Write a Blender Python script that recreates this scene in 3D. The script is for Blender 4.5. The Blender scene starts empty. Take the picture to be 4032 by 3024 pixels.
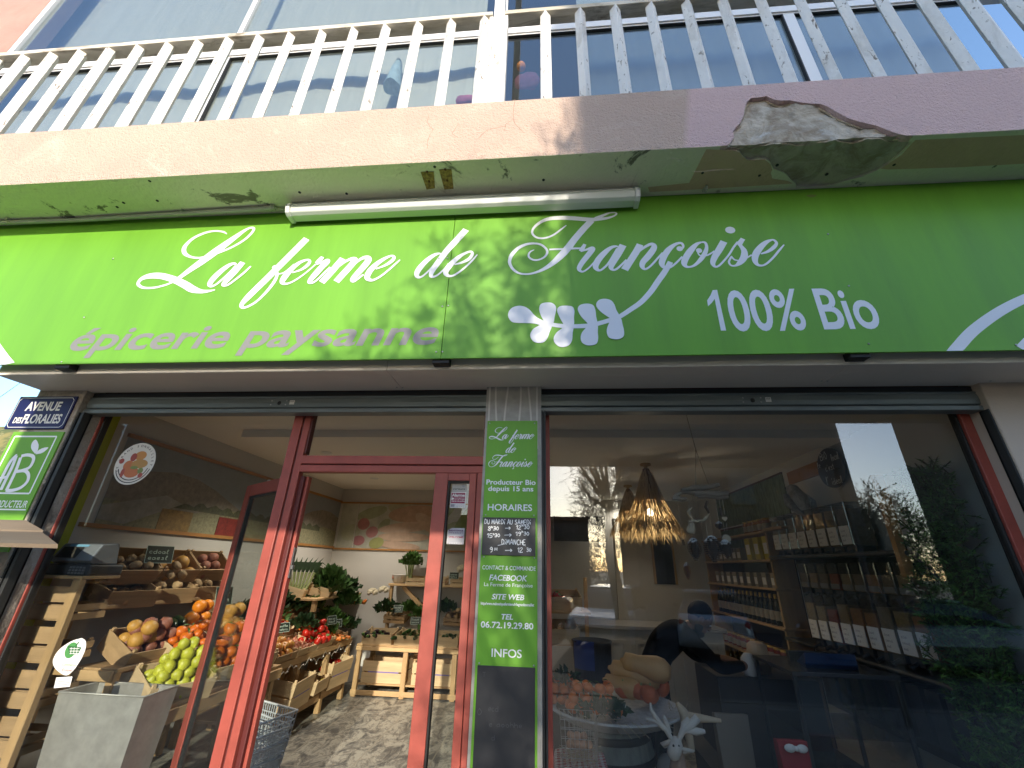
import bpy, bmesh, math, random
from mathutils import Vector, Matrix, noise
R = math.radians
rnd = random.Random(7)
scn = bpy.context.scene
COL = scn.collection

# ---------------------------------------------------------------- camera
PITCH, ROLL, YAW, FPX, CX, CY, CAMZ = R(23.58), R(1.55), R(5.18), 1640.0, 2016.0, 1512.0, 1.55
def _axes():
    cp, sp = math.cos(PITCH), math.sin(PITCH)
    f, u, r = Vector((0, cp, sp)), Vector((0, -sp, cp)), Vector((1, 0, 0))
    Z = Matrix.Rotation(YAW, 3, 'Z')
    f, u, r = Z @ f, Z @ u, Z @ r
    cr, sr = math.cos(ROLL), math.sin(ROLL)
    return cr * r + sr * u, -sr * r + cr * u, f
RT, UP, FW = _axes()
CAMP = Vector((0, 0, CAMZ))
cam_d = bpy.data.cameras.new('camera'); cam = bpy.data.objects.new('camera', cam_d); COL.objects.link(cam)
cam_d.sensor_width = 36; cam_d.lens = FPX / 4032 * 36; cam_d.clip_start = 0.05; cam_d.clip_end = 3000
cam.matrix_world = Matrix(((RT.x, UP.x, -FW.x, 0), (RT.y, UP.y, -FW.y, 0), (RT.z, UP.z, -FW.z, CAMZ), (0, 0, 0, 1)))
scn.camera = cam
def P(px, py, Y=None, Z=None, X=None):
    """point of the place seen at a photograph pixel, on a plane of known depth, height or side"""
    d = FW + RT * ((px - CX) / FPX) - UP * ((py - CY) / FPX)
    if Y is not None: return CAMP + d * (Y / d.y)
    if Z is not None: return CAMP + d * ((Z - CAMZ) / d.z)
    return CAMP + d * (X / d.x)

# ---------------------------------------------------------------- sky, sun, exposure
SUN_EL, SUN_AZ = R(17.5), R(10.26)
w = bpy.data.worlds.new("World"); scn.world = w; w.use_nodes = True
nt = w.node_tree; bg = nt.nodes['Background']
sky = nt.nodes.new('ShaderNodeTexSky'); sky.sky_type = 'NISHITA'; sky.sun_disc = False
sky.sun_elevation = SUN_EL; sky.sun_rotation = math.pi - SUN_AZ; sky.air_density = 1.0; sky.dust_density = 0.7; sky.ozone_density = 2.6
nt.links.new(sky.outputs[0], bg.inputs[0]); bg.inputs[1].default_value = 0.15
sd = bpy.data.lights.new('sun', 'SUN'); sd.energy = 2.0; sd.angle = R(0.55); sd.color = (1, 0.90, 0.76)
sun = bpy.data.objects.new('sun', sd); COL.objects.link(sun)
tos = Vector((math.sin(SUN_AZ) * math.cos(SUN_EL), -math.cos(SUN_AZ) * math.cos(SUN_EL), math.sin(SUN_EL)))
sun.rotation_euler = tos.to_track_quat('Z', 'Y').to_euler()
scn.view_settings.view_transform = 'Standard'; scn.view_settings.look = 'None'
scn.view_settings.exposure = 1.60; scn.view_settings.gamma = 1.0
scn.render.engine = 'CYCLES'
cy = scn.cycles
cy.use_denoising = True; cy.max_bounces = 9; cy.diffuse_bounces = 5; cy.glossy_bounces = 4; cy.transmission_bounces = 6
cy.transparent_max_bounces = 24; cy.caustics_reflective = False; cy.caustics_refractive = False; cy.sample_clamp_indirect = 6

# ---------------------------------------------------------------- materials
MATS = {}
def mat(name, col, rough=0.6, metal=0.0, var=0.0, vscale=6.0, bump=0.0, bscale=60.0, spec=0.5, col2=None, emit=None, stretch=None, coat=0.0, sss=0.0):
    if name in MATS: return MATS[name]
    m = bpy.data.materials.new(name); m.use_nodes = True; MATS[name] = m
    n, l = m.node_tree.nodes, m.node_tree.links
    b = n['Principled BSDF']
    b.inputs['Base Color'].default_value = (*col, 1); b.inputs['Roughness'].default_value = rough
    b.inputs['Metallic'].default_value = metal; b.inputs['Specular IOR Level'].default_value = spec
    b.inputs['Coat Weight'].default_value = coat
    if emit: b.inputs['Emission Color'].default_value = (*emit[:3], 1); b.inputs['Emission Strength'].default_value = emit[3]
    if var or bump:
        tc = n.new('ShaderNodeTexCoord'); src = tc.outputs['Object']
        if stretch:
            mp = n.new('ShaderNodeMapping'); mp.inputs['Scale'].default_value = stretch; l.new(src, mp.inputs[0]); src = mp.outputs[0]
    if var:
        t = n.new('ShaderNodeTexNoise'); t.inputs['Scale'].default_value = vscale; t.inputs['Detail'].default_value = 6; t.inputs['Roughness'].default_value = 0.65
        l.new(src, t.inputs['Vector'])
        cr = n.new('ShaderNodeValToRGB'); e = cr.color_ramp.elements
        c2 = col2 or tuple(c * (1 - var) for c in col)
        e[0].position = 0.3; e[1].position = 0.7
        e[0].color = (*c2, 1); e[1].color = (*[min(1, c * (1 + var * .35)) for c in col], 1)
        l.new(t.outputs['Fac'], cr.inputs[0]); l.new(cr.outputs[0], b.inputs['Base Color'])
        mr = n.new('ShaderNodeMapRange'); mr.inputs[3].default_value = max(0.02, rough - .08); mr.inputs[4].default_value = min(1, rough + .1)
        l.new(t.outputs['Fac'], mr.inputs[0]); l.new(mr.outputs[0], b.inputs['Roughness'])
    if bump:
        t2 = n.new('ShaderNodeTexNoise'); t2.inputs['Scale'].default_value = bscale; t2.inputs['Detail'].default_value = 4
        l.new(src, t2.inputs['Vector'])
        bp = n.new('ShaderNodeBump'); bp.inputs['Strength'].default_value = bump; bp.inputs['Distance'].default_value = 0.01
        l.new(t2.outputs['Fac'], bp.inputs['Height']); l.new(bp.outputs[0], b.inputs['Normal'])
    return m
def ramp_mask(n, l, src, scale, lo, hi, detail=8, dist=0.0):
    t = n.new('ShaderNodeTexNoise'); t.inputs['Scale'].default_value = scale; t.inputs['Detail'].default_value = detail; t.inputs['Roughness'].default_value = .7
    t.inputs['Distortion'].default_value = dist
    l.new(src, t.inputs['Vector']); cr = n.new('ShaderNodeValToRGB'); cr.color_ramp.elements[0].position = lo; cr.color_ramp.elements[1].position = hi
    l.new(t.outputs['Fac'], cr.inputs[0]); return cr.outputs[0]
def mixcol(n, l, fac, a, b):
    mx = n.new('ShaderNodeMix'); mx.data_type = 'RGBA'
    l.new(fac, mx.inputs[0])
    for s, v in ((mx.inputs[6], a), (mx.inputs[7], b)):
        if isinstance(v, tuple): s.default_value = (*v, 1)
        else: l.new(v, s)
    return mx.outputs[2]
def layered(name, base, layers, rough=0.8, bump=0.4, bscale=70, bump2=None, stretch=None):
    """base colour with worn layers: (colour, scale, lo, hi, distortion)"""
    m = mat(name, base, rough); n, l = m.node_tree.nodes, m.node_tree.links; b = n['Principled BSDF']
    tc = n.new('ShaderNodeTexCoord'); src = tc.outputs['Object']
    if stretch:
        mp = n.new('ShaderNodeMapping'); mp.inputs['Scale'].default_value = stretch; l.new(src, mp.inputs[0]); src = mp.outputs[0]
    c = base
    for (cc, sc, lo, hi, ds) in layers: c = mixcol(n, l, ramp_mask(n, l, src, sc, lo, hi, dist=ds), c, cc)
    l.new(c, b.inputs['Base Color'])
    t = n.new('ShaderNodeTexNoise'); t.inputs['Scale'].default_value = bscale; t.inputs['Detail'].default_value = 5; l.new(src, t.inputs['Vector'])
    h = t.outputs['Fac']
    if bump2:
        v = n.new('ShaderNodeTexNoise'); v.inputs['Scale'].default_value = bump2; v.inputs['Detail'].default_value = 2; l.new(src, v.inputs['Vector'])
        ad = n.new('ShaderNodeMath'); ad.operation = 'ADD'; l.new(h, ad.inputs[0]); l.new(v.outputs['Fac'], ad.inputs[1]); h = ad.outputs[0]
    bp = n.new('ShaderNodeBump'); bp.inputs['Strength'].default_value = bump; bp.inputs['Distance'].default_value = 0.012
    l.new(h, bp.inputs['Height']); l.new(bp.outputs[0], b.inputs['Normal'])
    return m
def glass(name, f0=0.06, tint=(0.93, 0.95, 0.94), rough=0.0):
    m = bpy.data.materials.new(name); m.use_nodes = True; MATS[name] = m
    n, l = m.node_tree.nodes, m.node_tree.links; n.remove(n['Principled BSDF'])
    tr = n.new('ShaderNodeBsdfTransparent'); tr.inputs[0].default_value = (*tint, 1)
    gl = n.new('ShaderNodeBsdfGlossy'); gl.inputs['Roughness'].default_value = rough
    lw = n.new('ShaderNodeLayerWeight'); lw.inputs[0].default_value = 0.5
    pw = n.new('ShaderNodeMath'); pw.operation = 'POWER'; pw.inputs[1].default_value = 4.5; l.new(lw.outputs['Facing'], pw.inputs[0])
    mr = n.new('ShaderNodeMapRange'); mr.inputs[3].default_value = f0; mr.inputs[4].default_value = 0.9; l.new(pw.outputs[0], mr.inputs[0])
    mx = n.new('ShaderNodeMixShader'); l.new(mr.outputs[0], mx.inputs[0]); l.new(tr.outputs[0], mx.inputs[1]); l.new(gl.outputs[0], mx.inputs[2])
    l.new(mx.outputs[0], n['Material Output'].inputs[0]); return m

# ---------------------------------------------------------------- mesh builder
class MB:
    def __init__(s): s.v, s.f, s.mi, s.sm = [], [], [], []
    def add(s, vs, fs, mi=0, smooth=False):
        o = len(s.v); s.v += [Vector(v) for v in vs]
        for f in fs: s.f.append([i + o for i in f]); s.mi.append(mi); s.sm.append(smooth)
        return s
    def box(s, x0, x1, y0, y1, z0, z1, mi=0, M=None, j=0.0):
        vs = [Vector((x, y, z)) for z in (z0, z1) for x, y in ((x0, y0), (x1, y0), (x1, y1), (x0, y1))]
        if j: vs = [v + Vector((rnd.uniform(-j, j), rnd.uniform(-j, j), rnd.uniform(-j, j))) for v in vs]
        if M is not None: vs = [M @ v for v in vs]
        return s.add(vs, [(3, 2, 1, 0), (4, 5, 6, 7), (0, 1, 5, 4), (1, 2, 6, 5), (2, 3, 7, 6), (3, 0, 4, 7)], mi)
    def beam(s, a, b, wd, dp, mi=0, up=(0, 0, 1)):
        a, b = Vector(a), Vector(b); d = (b - a); L = d.length; d.normalize()
        u = Vector(up); 
        if abs(d.dot(u)) > .97: u = Vector((0, 1, 0))
        r = d.cross(u).normalized(); u = r.cross(d)
        M = Matrix(((r.x, d.x, u.x, a.x), (r.y, d.y, u.y, a.y), (r.z, d.z, u.z, a.z), (0, 0, 0, 1)))
        return s.box(-wd / 2, wd / 2, 0, L, -dp / 2, dp / 2, mi, M)
    def tube(s, pts, r, n=8, mi=0, caps=True, smooth=True):
        pts = [Vector(p) for p in pts]; rs = r if isinstance(r, (list, tuple)) else [r] * len(pts)
        rings = []; prev = None
        for i, p in enumerate(pts):
            d = (pts[min(i + 1, len(pts) - 1)] - pts[max(i - 1, 0)])
            d = d.normalized() if d.length > 1e-9 else Vector((0, 0, 1))
            if prev is None: a = d.orthogonal().normalized()
            else:
                a = prev - d * prev.dot(d); a = a.normalized() if a.length > 1e-6 else d.orthogonal().normalized()
            prev = a; b = d.cross(a)
            rings.append([p + (a * math.cos(t * 2 * math.pi / n) + b * math.sin(t * 2 * math.pi / n)) * rs[i] for t in range(n)])
        vs = [v for rg in rings for v in rg]; fs = []
        for i in range(len(pts) - 1):
            for t in range(n): fs.append((i * n + t, i * n + (t + 1) % n, (i + 1) * n + (t + 1) % n, (i + 1) * n + t))
        s.add(vs, fs, mi, smooth)
        if caps: s.add(rings[0], [tuple(reversed(range(n)))], mi); s.add(rings[-1], [tuple(range(n))], mi)
        return s
    def lathe(s, prof, c=(0, 0, 0), n=20, mi=0, M=None, smooth=True, wob=0.0, seed=0):
        c = Vector(c); vs = []
        for k, (r, z) in enumerate(prof):
            for t in range(n):
                a = t * 2 * math.pi / n; rr = r * (1 + wob * noise.noise(Vector((math.cos(a) * 1.5 + seed, math.sin(a) * 1.5, z * 6))))
                v = Vector((rr * math.cos(a), rr * math.sin(a), z)); vs.append((M @ v if M is not None else v) + c)
        fs = []
        for i in range(len(prof) - 1):
            for t in range(n): fs.append((i * n + t, i * n + (t + 1) % n, (i + 1) * n + (t + 1) % n, (i + 1) * n + t))
        s.add(vs, fs, mi, smooth)
        if prof[0][0] > 1e-5: s.add(vs[:n], [tuple(reversed(range(n)))], mi)
        if prof[-1][0] > 1e-5: s.add(vs[-n:], [tuple(range(n))], mi)
        return s
    def ball(s, c, r, n=12, mi=0, M=None, wob=0.0, seed=0):
        rx, ry, rz = r if isinstance(r, (tuple, list)) else (r, r, r); c = Vector(c); vs = []; m = max(6, n // 2 + 1)
        for i in range(m + 1):
            th = math.pi * i / m
            for t in range(n):
                a = t * 2 * math.pi / n; v = Vector((math.sin(th) * math.cos(a), math.sin(th) * math.sin(a), math.cos(th)))
                k = 1 + wob * noise.noise(v * 1.7 + Vector((seed * 3.1, seed, 0)))
                v = Vector((v.x * rx, v.y * ry, v.z * rz)) * k; vs.append((M @ v if M is not None else v) + c)
        fs = [(i * n + t, (i + 1) * n + t, (i + 1) * n + (t + 1) % n, i * n + (t + 1) % n) for i in range(m) for t in range(n)]
        return s.add(vs, fs, mi, True)
    def prism(s, poly, ext, mi=0, side=None):
        poly = [Vector(p) for p in poly]; e = Vector(ext); n = len(poly)
        s.add(poly, [tuple(range(n))], mi); s.add([p + e for p in poly], [tuple(reversed(range(n)))], mi)
        s.add(poly + [p + e for p in poly], [(i, i + n, (i + 1) % n + n, (i + 1) % n) for i in range(n)], mi if side is None else side)
        return s
    def xform(s, M):
        s.v = [M @ v for v in s.v]; return s
    def build(s, name, mats, parent=None, bevel=0.0, origin=None, seg=2, fix=False, tri=False):
        me = bpy.data.meshes.new(name); mats = mats if isinstance(mats, (list, tuple)) else [mats]
        o3 = Vector(origin) if origin is not None else None
        vs = [tuple(v - o3) for v in s.v] if o3 is not None else [tuple(v) for v in s.v]
        me.from_pydata(vs, [], s.f)
        for m in mats: me.materials.append(m)
        me.polygons.foreach_set('material_index', s.mi); me.polygons.foreach_set('use_smooth', s.sm)
        if fix or bevel or tri:
            b = bmesh.new(); b.from_mesh(me); bmesh.ops.remove_doubles(b, verts=b.verts, dist=1e-5)
            if not tri: bmesh.ops.recalc_face_normals(b, faces=b.faces)
            if tri: bmesh.ops.triangulate(b, faces=b.faces)
            b.to_mesh(me); b.free()
        me.update()
        o = bpy.data.objects.new(name, me); COL.objects.link(o)
        if o3 is not None: o.location = o3
        if parent is not None: o.parent = parent; 
        if parent is not None and o3 is None: o.matrix_parent_inverse = Matrix.Translation(-parent.location)
        if parent is not None and o3 is not None: o.location = o3 - parent.location
        if bevel:
            md = o.modifiers.new('bevel', 'BEVEL'); md.width = bevel; md.segments = seg; md.limit_method = 'ANGLE'; md.angle_limit = R(40)
        return o
def tag(o, label=None, cat=None, group=None, kind=None):
    if label: o['label'] = label
    if cat: o['category'] = cat
    if group: o['group'] = group
    if kind: o['kind'] = kind
    return o
def empty(name, loc, label, cat, group=None):
    o = bpy.data.objects.new(name, None); COL.objects.link(o); o.location = loc; o.empty_display_size = .1
    return tag(o, label, cat, group)
def copy_tree(o, parent=None):
    c = o.copy(); COL.objects.link(c)
    if parent is not None: c.parent = parent
    for ch in list(KIDS.get(o.name, [])) or [x for x in o.children]: copy_tree(ch, c)
    return c
KIDS = {}
def place(o, loc, rz=0.0, label=None, group=None, s=1.0, rx=0.0, ry=0.0):
    o.location = loc; o.rotation_euler = (rx, ry, rz); o.scale = (s, s, s)
    if label: o['label'] = label
    if group: o['group'] = group
    return o
def local(parent):      # parts of a thing built round its own base: no inverse
    for c in parent.children: c.matrix_parent_inverse = Matrix.Identity(4)
def catmull(pts, n=7):
    out = []
    Q = [pts[0]] + list(pts) + [pts[-1]]
    for i in range(1, len(Q) - 2):
        p0, p1, p2, p3 = Q[i - 1:i + 3]
        for k in range(n):
            t = k / n
            out.append(tuple(.5 * (2 * b + (c - a) * t + (2 * a - 5 * b + 4 * c - d) * t * t + (3 * b - a - 3 * c + d) * t ** 3) for a, b, c, d in zip(p0, p1, p2, p3)))
    out.append(tuple(pts[-1])); return out

# ---------------------------------------------------------------- lettering
def ribbon(mb, pts, lay, mi=0, th=0.0006, n=7):
    """flat brush stroke in a plane: pts (u, v, width), lay(u, v, h) -> point raised by h"""
    c = catmull(pts, n); L, Rr = [], []
    for i, (x, y, wd) in enumerate(c):
        a, b = c[max(i - 1, 0)], c[min(i + 1, len(c) - 1)]
        d = Vector((b[0] - a[0], b[1] - a[1])); d = d.normalized() if d.length > 1e-9 else Vector((1, 0))
        nn = Vector((-d.y, d.x)) * max(wd, .0001) / 2; h = th * i / len(c)
        L.append(lay(x + nn.x, y + nn.y, h)); Rr.append(lay(x - nn.x, y - nn.y, h))
    k = len(c); mb.add(L + Rr, [(i, i + 1, i + 1 + k, i + k) for i in range(k - 1)], mi)
def disc(mb, cx, cy, rx, ry, lay, h=0.0, n=20, mi=0):
    mb.add([lay(cx + rx * math.cos(t * 2 * math.pi / n), cy + ry * math.sin(t * 2 * math.pi / n), h) for t in range(n)], [tuple(range(n))], mi)
_txt = {}
def text_mesh(body, bold=0.0):
    cu = bpy.data.curves.new('t', 'FONT'); cu.body = body; cu.size = 1; cu.offset = bold; cu.resolution_u = 5
    ob = bpy.data.objects.new('t', cu); me = bpy.data.meshes.new_from_object(ob)
    vs = [v.co.copy() for v in me.vertices]; fs = [tuple(p.vertices) for p in me.polygons]
    bpy.data.objects.remove(ob); bpy.data.curves.remove(cu); bpy.data.meshes.remove(me)
    return vs, fs
def text_to(mb, body, u0, u1, base, cap, lay, bold=0.02, shear=0.0, ref='H', h=0.0, mi=0):
    """text between u0..u1, baseline at v=base, cap (or x) height cap"""
    key = (ref, bold)
    if key not in _txt:
        vs, _ = text_mesh(ref, bold); _txt[key] = max(v.y for v in vs)
    vs, fs = text_mesh(body, bold); k = cap / _txt[key]
    vs = [Vector((v.x * 1.0, v.y * k, 0)) for v in vs]
    vs = [Vector((v.x + shear * v.y / k * 1.0, v.y, 0)) for v in vs]
    a, b = min(v.x for v in vs), max(v.x for v in vs); sc = (u1 - u0) / (b - a)
    mb.add([lay(u0 + (v.x - a) * sc, base + v.y, h) for v in vs], fs, mi)
HAND = {  # single-line hand letters on a 0..1 grid
 'A': [[(0,0),(.45,1),(.5,1),(.9,0)],[(.18,.38),(.75,.38)]], 'B': [[(.05,0),(.08,1),(.6,.9),(.6,.6),(.1,.52),(.7,.45),(.7,.1),(.05,0)]], 'C': [[(.8,.9),(.4,1),(.05,.5),(.35,0),(.8,.12)]],
 'D': [[(.05,0),(.1,1),(.6,.85),(.75,.45),(.45,.05),(.0,0)]], 'E': [[(.7,1),(.05,.98),(.0,0),(.7,0)],[(.02,.5),(.6,.52)]], 'F': [[(.7,1),(.05,.98),(.0,0)],[(.02,.5),(.6,.52)]],
 'H': [[(.05,1),(.0,0)],[(.7,1),(.7,0)],[(.0,.5),(.72,.5)]], 'I': [[(.2,.75),(.2,0)],[(.18,1),(.24,.98)]], 'L': [[(.05,1),(.0,0),(.6,.0)]], 'M': [[(0,0),(.12,1),(.4,.3),(.75,1),(.85,0)]],
 'N': [[(0,0),(.08,1),(.65,0),(.72,1)]], 'O': [[(.4,1),(.05,.5),(.4,0),(.75,.5),(.4,1)]], 'R': [[(0,0),(.06,1),(.6,.85),(.5,.55),(.05,.5),(.75,0)]], 'S': [[(.7,.92),(.35,1),(.1,.75),(.6,.4),(.5,.05),(.0,.06)]],
 'T': [[(0,1),(.8,1)],[(.42,1),(.38,0)]], 'U': [[(.0,1),(.05,.2),(.35,0),(.6,.25),(.65,1)]], 'V': [[(0,1),(.35,0),(.7,1)]], 'i': [[(.2,.6),(.2,0)],[(.18,.9),(.3,1.1)]],
 'h': [[(.0,1),(.0,0)],[(.0,.4),(.3,.6),(.5,.4),(.5,0)]], '8': [[(.6,.9),(.3,1),(.1,.75),(.6,.35),(.4,0),(.05,.2),(.5,.6),(.6,.9)]], '3': [[(.05,.95),(.5,1),(.5,.65),(.2,.52),(.6,.4),(.5,.05),(.0,.05)]],
 '0': [[(.35,1),(.02,.5),(.35,0),(.65,.5),(.35,1)]], '1': [[(.05,.7),(.35,1),(.3,0)]], '2': [[(.05,.8),(.35,1),(.6,.75),(.0,0),(.65,.02)]], '5': [[(.6,1),(.1,1),(.08,.55),(.5,.5),(.5,.1),(.0,.02)]],
 '9': [[(.6,.85),(.3,1),(.05,.7),(.4,.5),(.6,.85),(.55,.2),(.2,0)]], '>': [[(0,.45),(1.6,.5)],[(1.2,.8),(1.65,.5),(1.2,.15)]], ' ': [], 'c': [[(.5,.55),(.2,.6),(.05,.3),(.25,0),(.55,.1)]],
 'e': [[(.05,.3),(.5,.35),(.4,.6),(.1,.5),(.1,.1),(.5,.05)]], 's': [[(.5,.55),(.15,.55),(.45,.25),(.4,0),(.05,.05)]], 't': [[(.2,1),(.2,.1),(.45,0)],[(0,.65),(.45,.65)]], 'l': [[(.1,.2),(.4,.9),(.2,1),(.15,.1),(.4,0)]],
 'a': [[(.5,.55),(.1,.5),(.1,.05),(.45,.1),(.52,.55),(.55,0)]], 'd': [[(.5,.5),(.1,.5),(.1,.05),(.5,.1),(.55,1),(.6,0)]], 'o': [[(.3,.6),(.05,.3),(.3,0),(.55,.3),(.3,.6)]], "'": [[(.15,1.05),(.1,.8)]], 'G': [[(.8,.9),(.4,1),(.05,.5),(.35,0),(.75,.1),(.75,.45),(.5,.45)]],
}
def hand(mb, body, u0, v0, hgt, lay, wd=None, k=.78, th=.004, mi=0, jit=.03, h=0.0):
    """hand-written line; optional total width"""
    adv = 0; items = []
    for ch in body:
        sm = ch == '^'
        g = HAND.get(ch, []); wc = max([p[0] for st in g for p in st] or [.35])
        items.append((g, adv)); adv += wc + .22
    sx = (wd / adv) if wd else hgt * k
    for g, a in items:
        for st in g:
            pts = [(u0 + (a + x + rnd.uniform(-jit, jit)) * sx, v0 + (y + rnd.uniform(-jit, jit)) * hgt, th * rnd.uniform(.8, 1.15)) for x, y in st]
            ribbon(mb, pts, lambda u, v, q: lay(u, v, q + h), mi, .0003, 5)

# ================================================================ palette
M_green = mat('sign_green_vinyl', (0.152, 0.39, 0.029), 0.5, var=.16, vscale=2.2, spec=.4, stretch=(2.5, 1, .3))
M_white_v = mat('white_vinyl', (0.80, 0.80, 0.82), 0.4)
M_grey_v = mat('grey_vinyl', (0.215, 0.21, 0.20), 0.5)
M_red = mat('red_lacquer', (0.36, 0.073, 0.050), 0.5, var=.28, vscale=5, bump=.05, bscale=40)
M_redd = mat('red_lacquer_groove', (0.10, 0.016, 0.014), 0.5)
M_case = mat('cream_cladding', (0.80, 0.73, 0.64), 0.35, var=.05, vscale=2)
M_black = mat('black_gasket', (0.012, 0.012, 0.012), 0.6)
M_alu = mat('grey_aluminium', (0.20, 0.23, 0.23), 0.42, metal=.35, var=.25, vscale=4, stretch=(.6, 6, 6))
M_alud = mat('dark_aluminium', (0.035, 0.038, 0.038), 0.5, metal=.3)
M_steel = mat('steel', (0.45, 0.45, 0.44), 0.3, metal=.9)
M_zinc = mat('zinc_sheet', (0.42, 0.41, 0.38), 0.5, metal=.55, var=.2, vscale=14, bump=.03, bscale=30)
M_wall = mat('white_plaster', (0.54, 0.52, 0.48), 0.85, var=.04, vscale=2, bump=.08, bscale=120)
M_ceil = mat('white_ceiling', (0.88, 0.84, 0.77), 0.9)
M_wood = mat('pine_wood', (0.47, 0.30, 0.14), 0.6, var=.35, vscale=9, stretch=(1, 1, .12), bump=.06, bscale=40)
M_woodx = mat('pine_wood_lengthwise', (0.50, 0.33, 0.16), 0.6, var=.32, vscale=9, stretch=(.12, 1, 1), bump=.06, bscale=40)
M_woody = mat('pine_wood_depthwise', (0.48, 0.31, 0.15), 0.6, var=.32, vscale=9, stretch=(1, .12, 1), bump=.06, bscale=40)
M_crate = mat('poplar_crate', (0.60, 0.44, 0.25), 0.7, var=.28, vscale=8, stretch=(.2, .6, 2), bump=.08, bscale=50)
M_crate2 = mat('dark_poplar_crate', (0.40, 0.26, 0.13), 0.7, var=.3, vscale=8, stretch=(.2, .6, 2), bump=.08, bscale=50)
M_orw = mat('varnished_batten', (0.42, 0.20, 0.06), 0.45, var=.25, vscale=6)
M_purple = mat('purple_print', (0.16, 0.13, 0.36), 0.6)
M_glass = glass('shop_glass', 0.035); M_glassr = glass('shop_glass_large', 0.082, (.90, .92, .92)); M_glassu = glass('upper_glass', 0.13, (.86, .90, .91))
M_chalk = mat('blackboard_slate', (0.016, 0.017, 0.02), 0.42, var=.5, vscale=5, col2=(0.03, 0.031, 0.034))
M_white = mat('white_chalk', (0.80, 0.80, 0.78), 0.9)
M_label = mat('white_paper', (0.74, 0.73, 0.70), 0.7)
M_ink = mat('black_ink', (0.02, 0.02, 0.025), 0.6)
M_bolt = mat('rust', (0.12, 0.05, 0.015), 0.8, var=.5, vscale=60)

# ================================================================ stucco materials
def stucco():
    m = layered('salmon_stucco', (0.60, 0.44, 0.345), [((0.54, 0.385, 0.305), 1.4, .42, .68, .4), ((0.65, 0.51, 0.41), 3.2, .55, .72, .8)], .9, 1.0, 48, 120)
    n, l = m.node_tree.nodes, m.node_tree.links; b = n['Principled BSDF']
    # newer pink paint on the right-hand length of the fascia: a real repaint with a slanting edge
    tc = n.new('ShaderNodeTexCoord'); sx = n.new('ShaderNodeSeparateXYZ'); l.new(tc.outputs['Object'], sx.inputs[0])
    a = n.new('ShaderNodeMath'); a.operation = 'MULTIPLY_ADD'; a.inputs[1].default_value = -.18; a.inputs[2].default_value = 0; l.new(sx.outputs['Z'], a.inputs[0])
    s = n.new('ShaderNodeMath'); s.operation = 'ADD'; l.new(sx.outputs['X'], s.inputs[0]); l.new(a.outputs[0], s.inputs[1])
    mr = n.new('ShaderNodeMapRange'); mr.inputs[1].default_value = .12; mr.inputs[2].default_value = .16; l.new(s.outputs[0], mr.inputs[0])
    src = b.inputs['Base Color'].links[0].from_socket
    l.new(mixcol(n, l, mr.outputs[0], src, (0.70, 0.49, 0.46)), b.inputs['Base Color'])
    return m
M_stucco = stucco()
M_under = layered('stained_underside', (0.80, 0.76, 0.60), [((0.20, 0.185, 0.14), 2.6, .60, .64, .6), ((0.36, 0.30, 0.2), 5.0, .62, .72, 1.0), ((0.10, 0.09, 0.07), 16, .70, .74, .3)], .92, .8, 45, 14)
M_undp = layered('brown_underside_paint', (0.66, 0.46, 0.33), [((0.58, 0.40, 0.28), 3, .5, .7, .4)], .9, .6, 55, 20)
M_conc = layered('broken_concrete', (0.54, 0.48, 0.39), [((0.33, 0.27, 0.20), 4.6, .44, .62, 1.4), ((0.56, 0.55, 0.52), 5, .58, .68, .5), ((0.25, 0.20, 0.14), 8, .66, .74, 1.2)], .95, 1.0, 30, 9)
M_peel = layered('peeling_white_paint', (0.80, 0.78, 0.74), [((0.20, 0.165, 0.13), 27, .600, .622, .6), ((0.58, 0.54, 0.48), 4, .5, .7, .3)], .75, .5, 40, None, (1, 1, .35))
M_wframe = mat('white_window_frame', (0.72, 0.72, 0.72), 0.45)
M_curt = mat('beige_curtain', (0.56, 0.53, 0.44), 0.9, var=.12, vscale=3, stretch=(6, 1, .3))
M_pink = layered('brown_pink_render', (0.40, 0.25, 0.20), [((0.34, 0.2, 0.16), 2, .4, .7, .3)], .9, .5, 60)
M_cement = layered('worn_cement', (0.36, 0.32, 0.27), [((0.18, 0.15, 0.12), 4, .5, .62, .6), ((0.52, 0.47, 0.40), 6, .56, .66, .5)], .92, .8, 40, 12)
def tiles_mat():      # grey pillar panel with pale wavy inlay bands
    m = mat('grey_inlay_panel', (0.40, 0.375, 0.335), .5, var=.25, vscale=16); return m
M_inlay = tiles_mat()
M_inlay2 = mat('pale_inlay_band', (0.60, 0.57, 0.53), .5)

# ================================================================ geometry constants
SY, SZ0, SZ1 = 2.12, 2.645, 3.851          # green sign face, bottom, top (= slab underside)
FY, FZ1 = 1.777, 4.39                     # slab fascia face and top
PY, GY = 2.46, 2.60                       # pillar face, window frame face
XL, XR = -3.60, 6.0
def on(Y):                                 # pixel -> (x, z) on the plane Y
    return lambda px, py: P(px, py, Y=Y)

# ================================================================ building
B = empty('corner_building', (0, 2.6, 0), 'salmon rendered corner building with shop on ground floor and balcony above', 'building')
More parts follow.
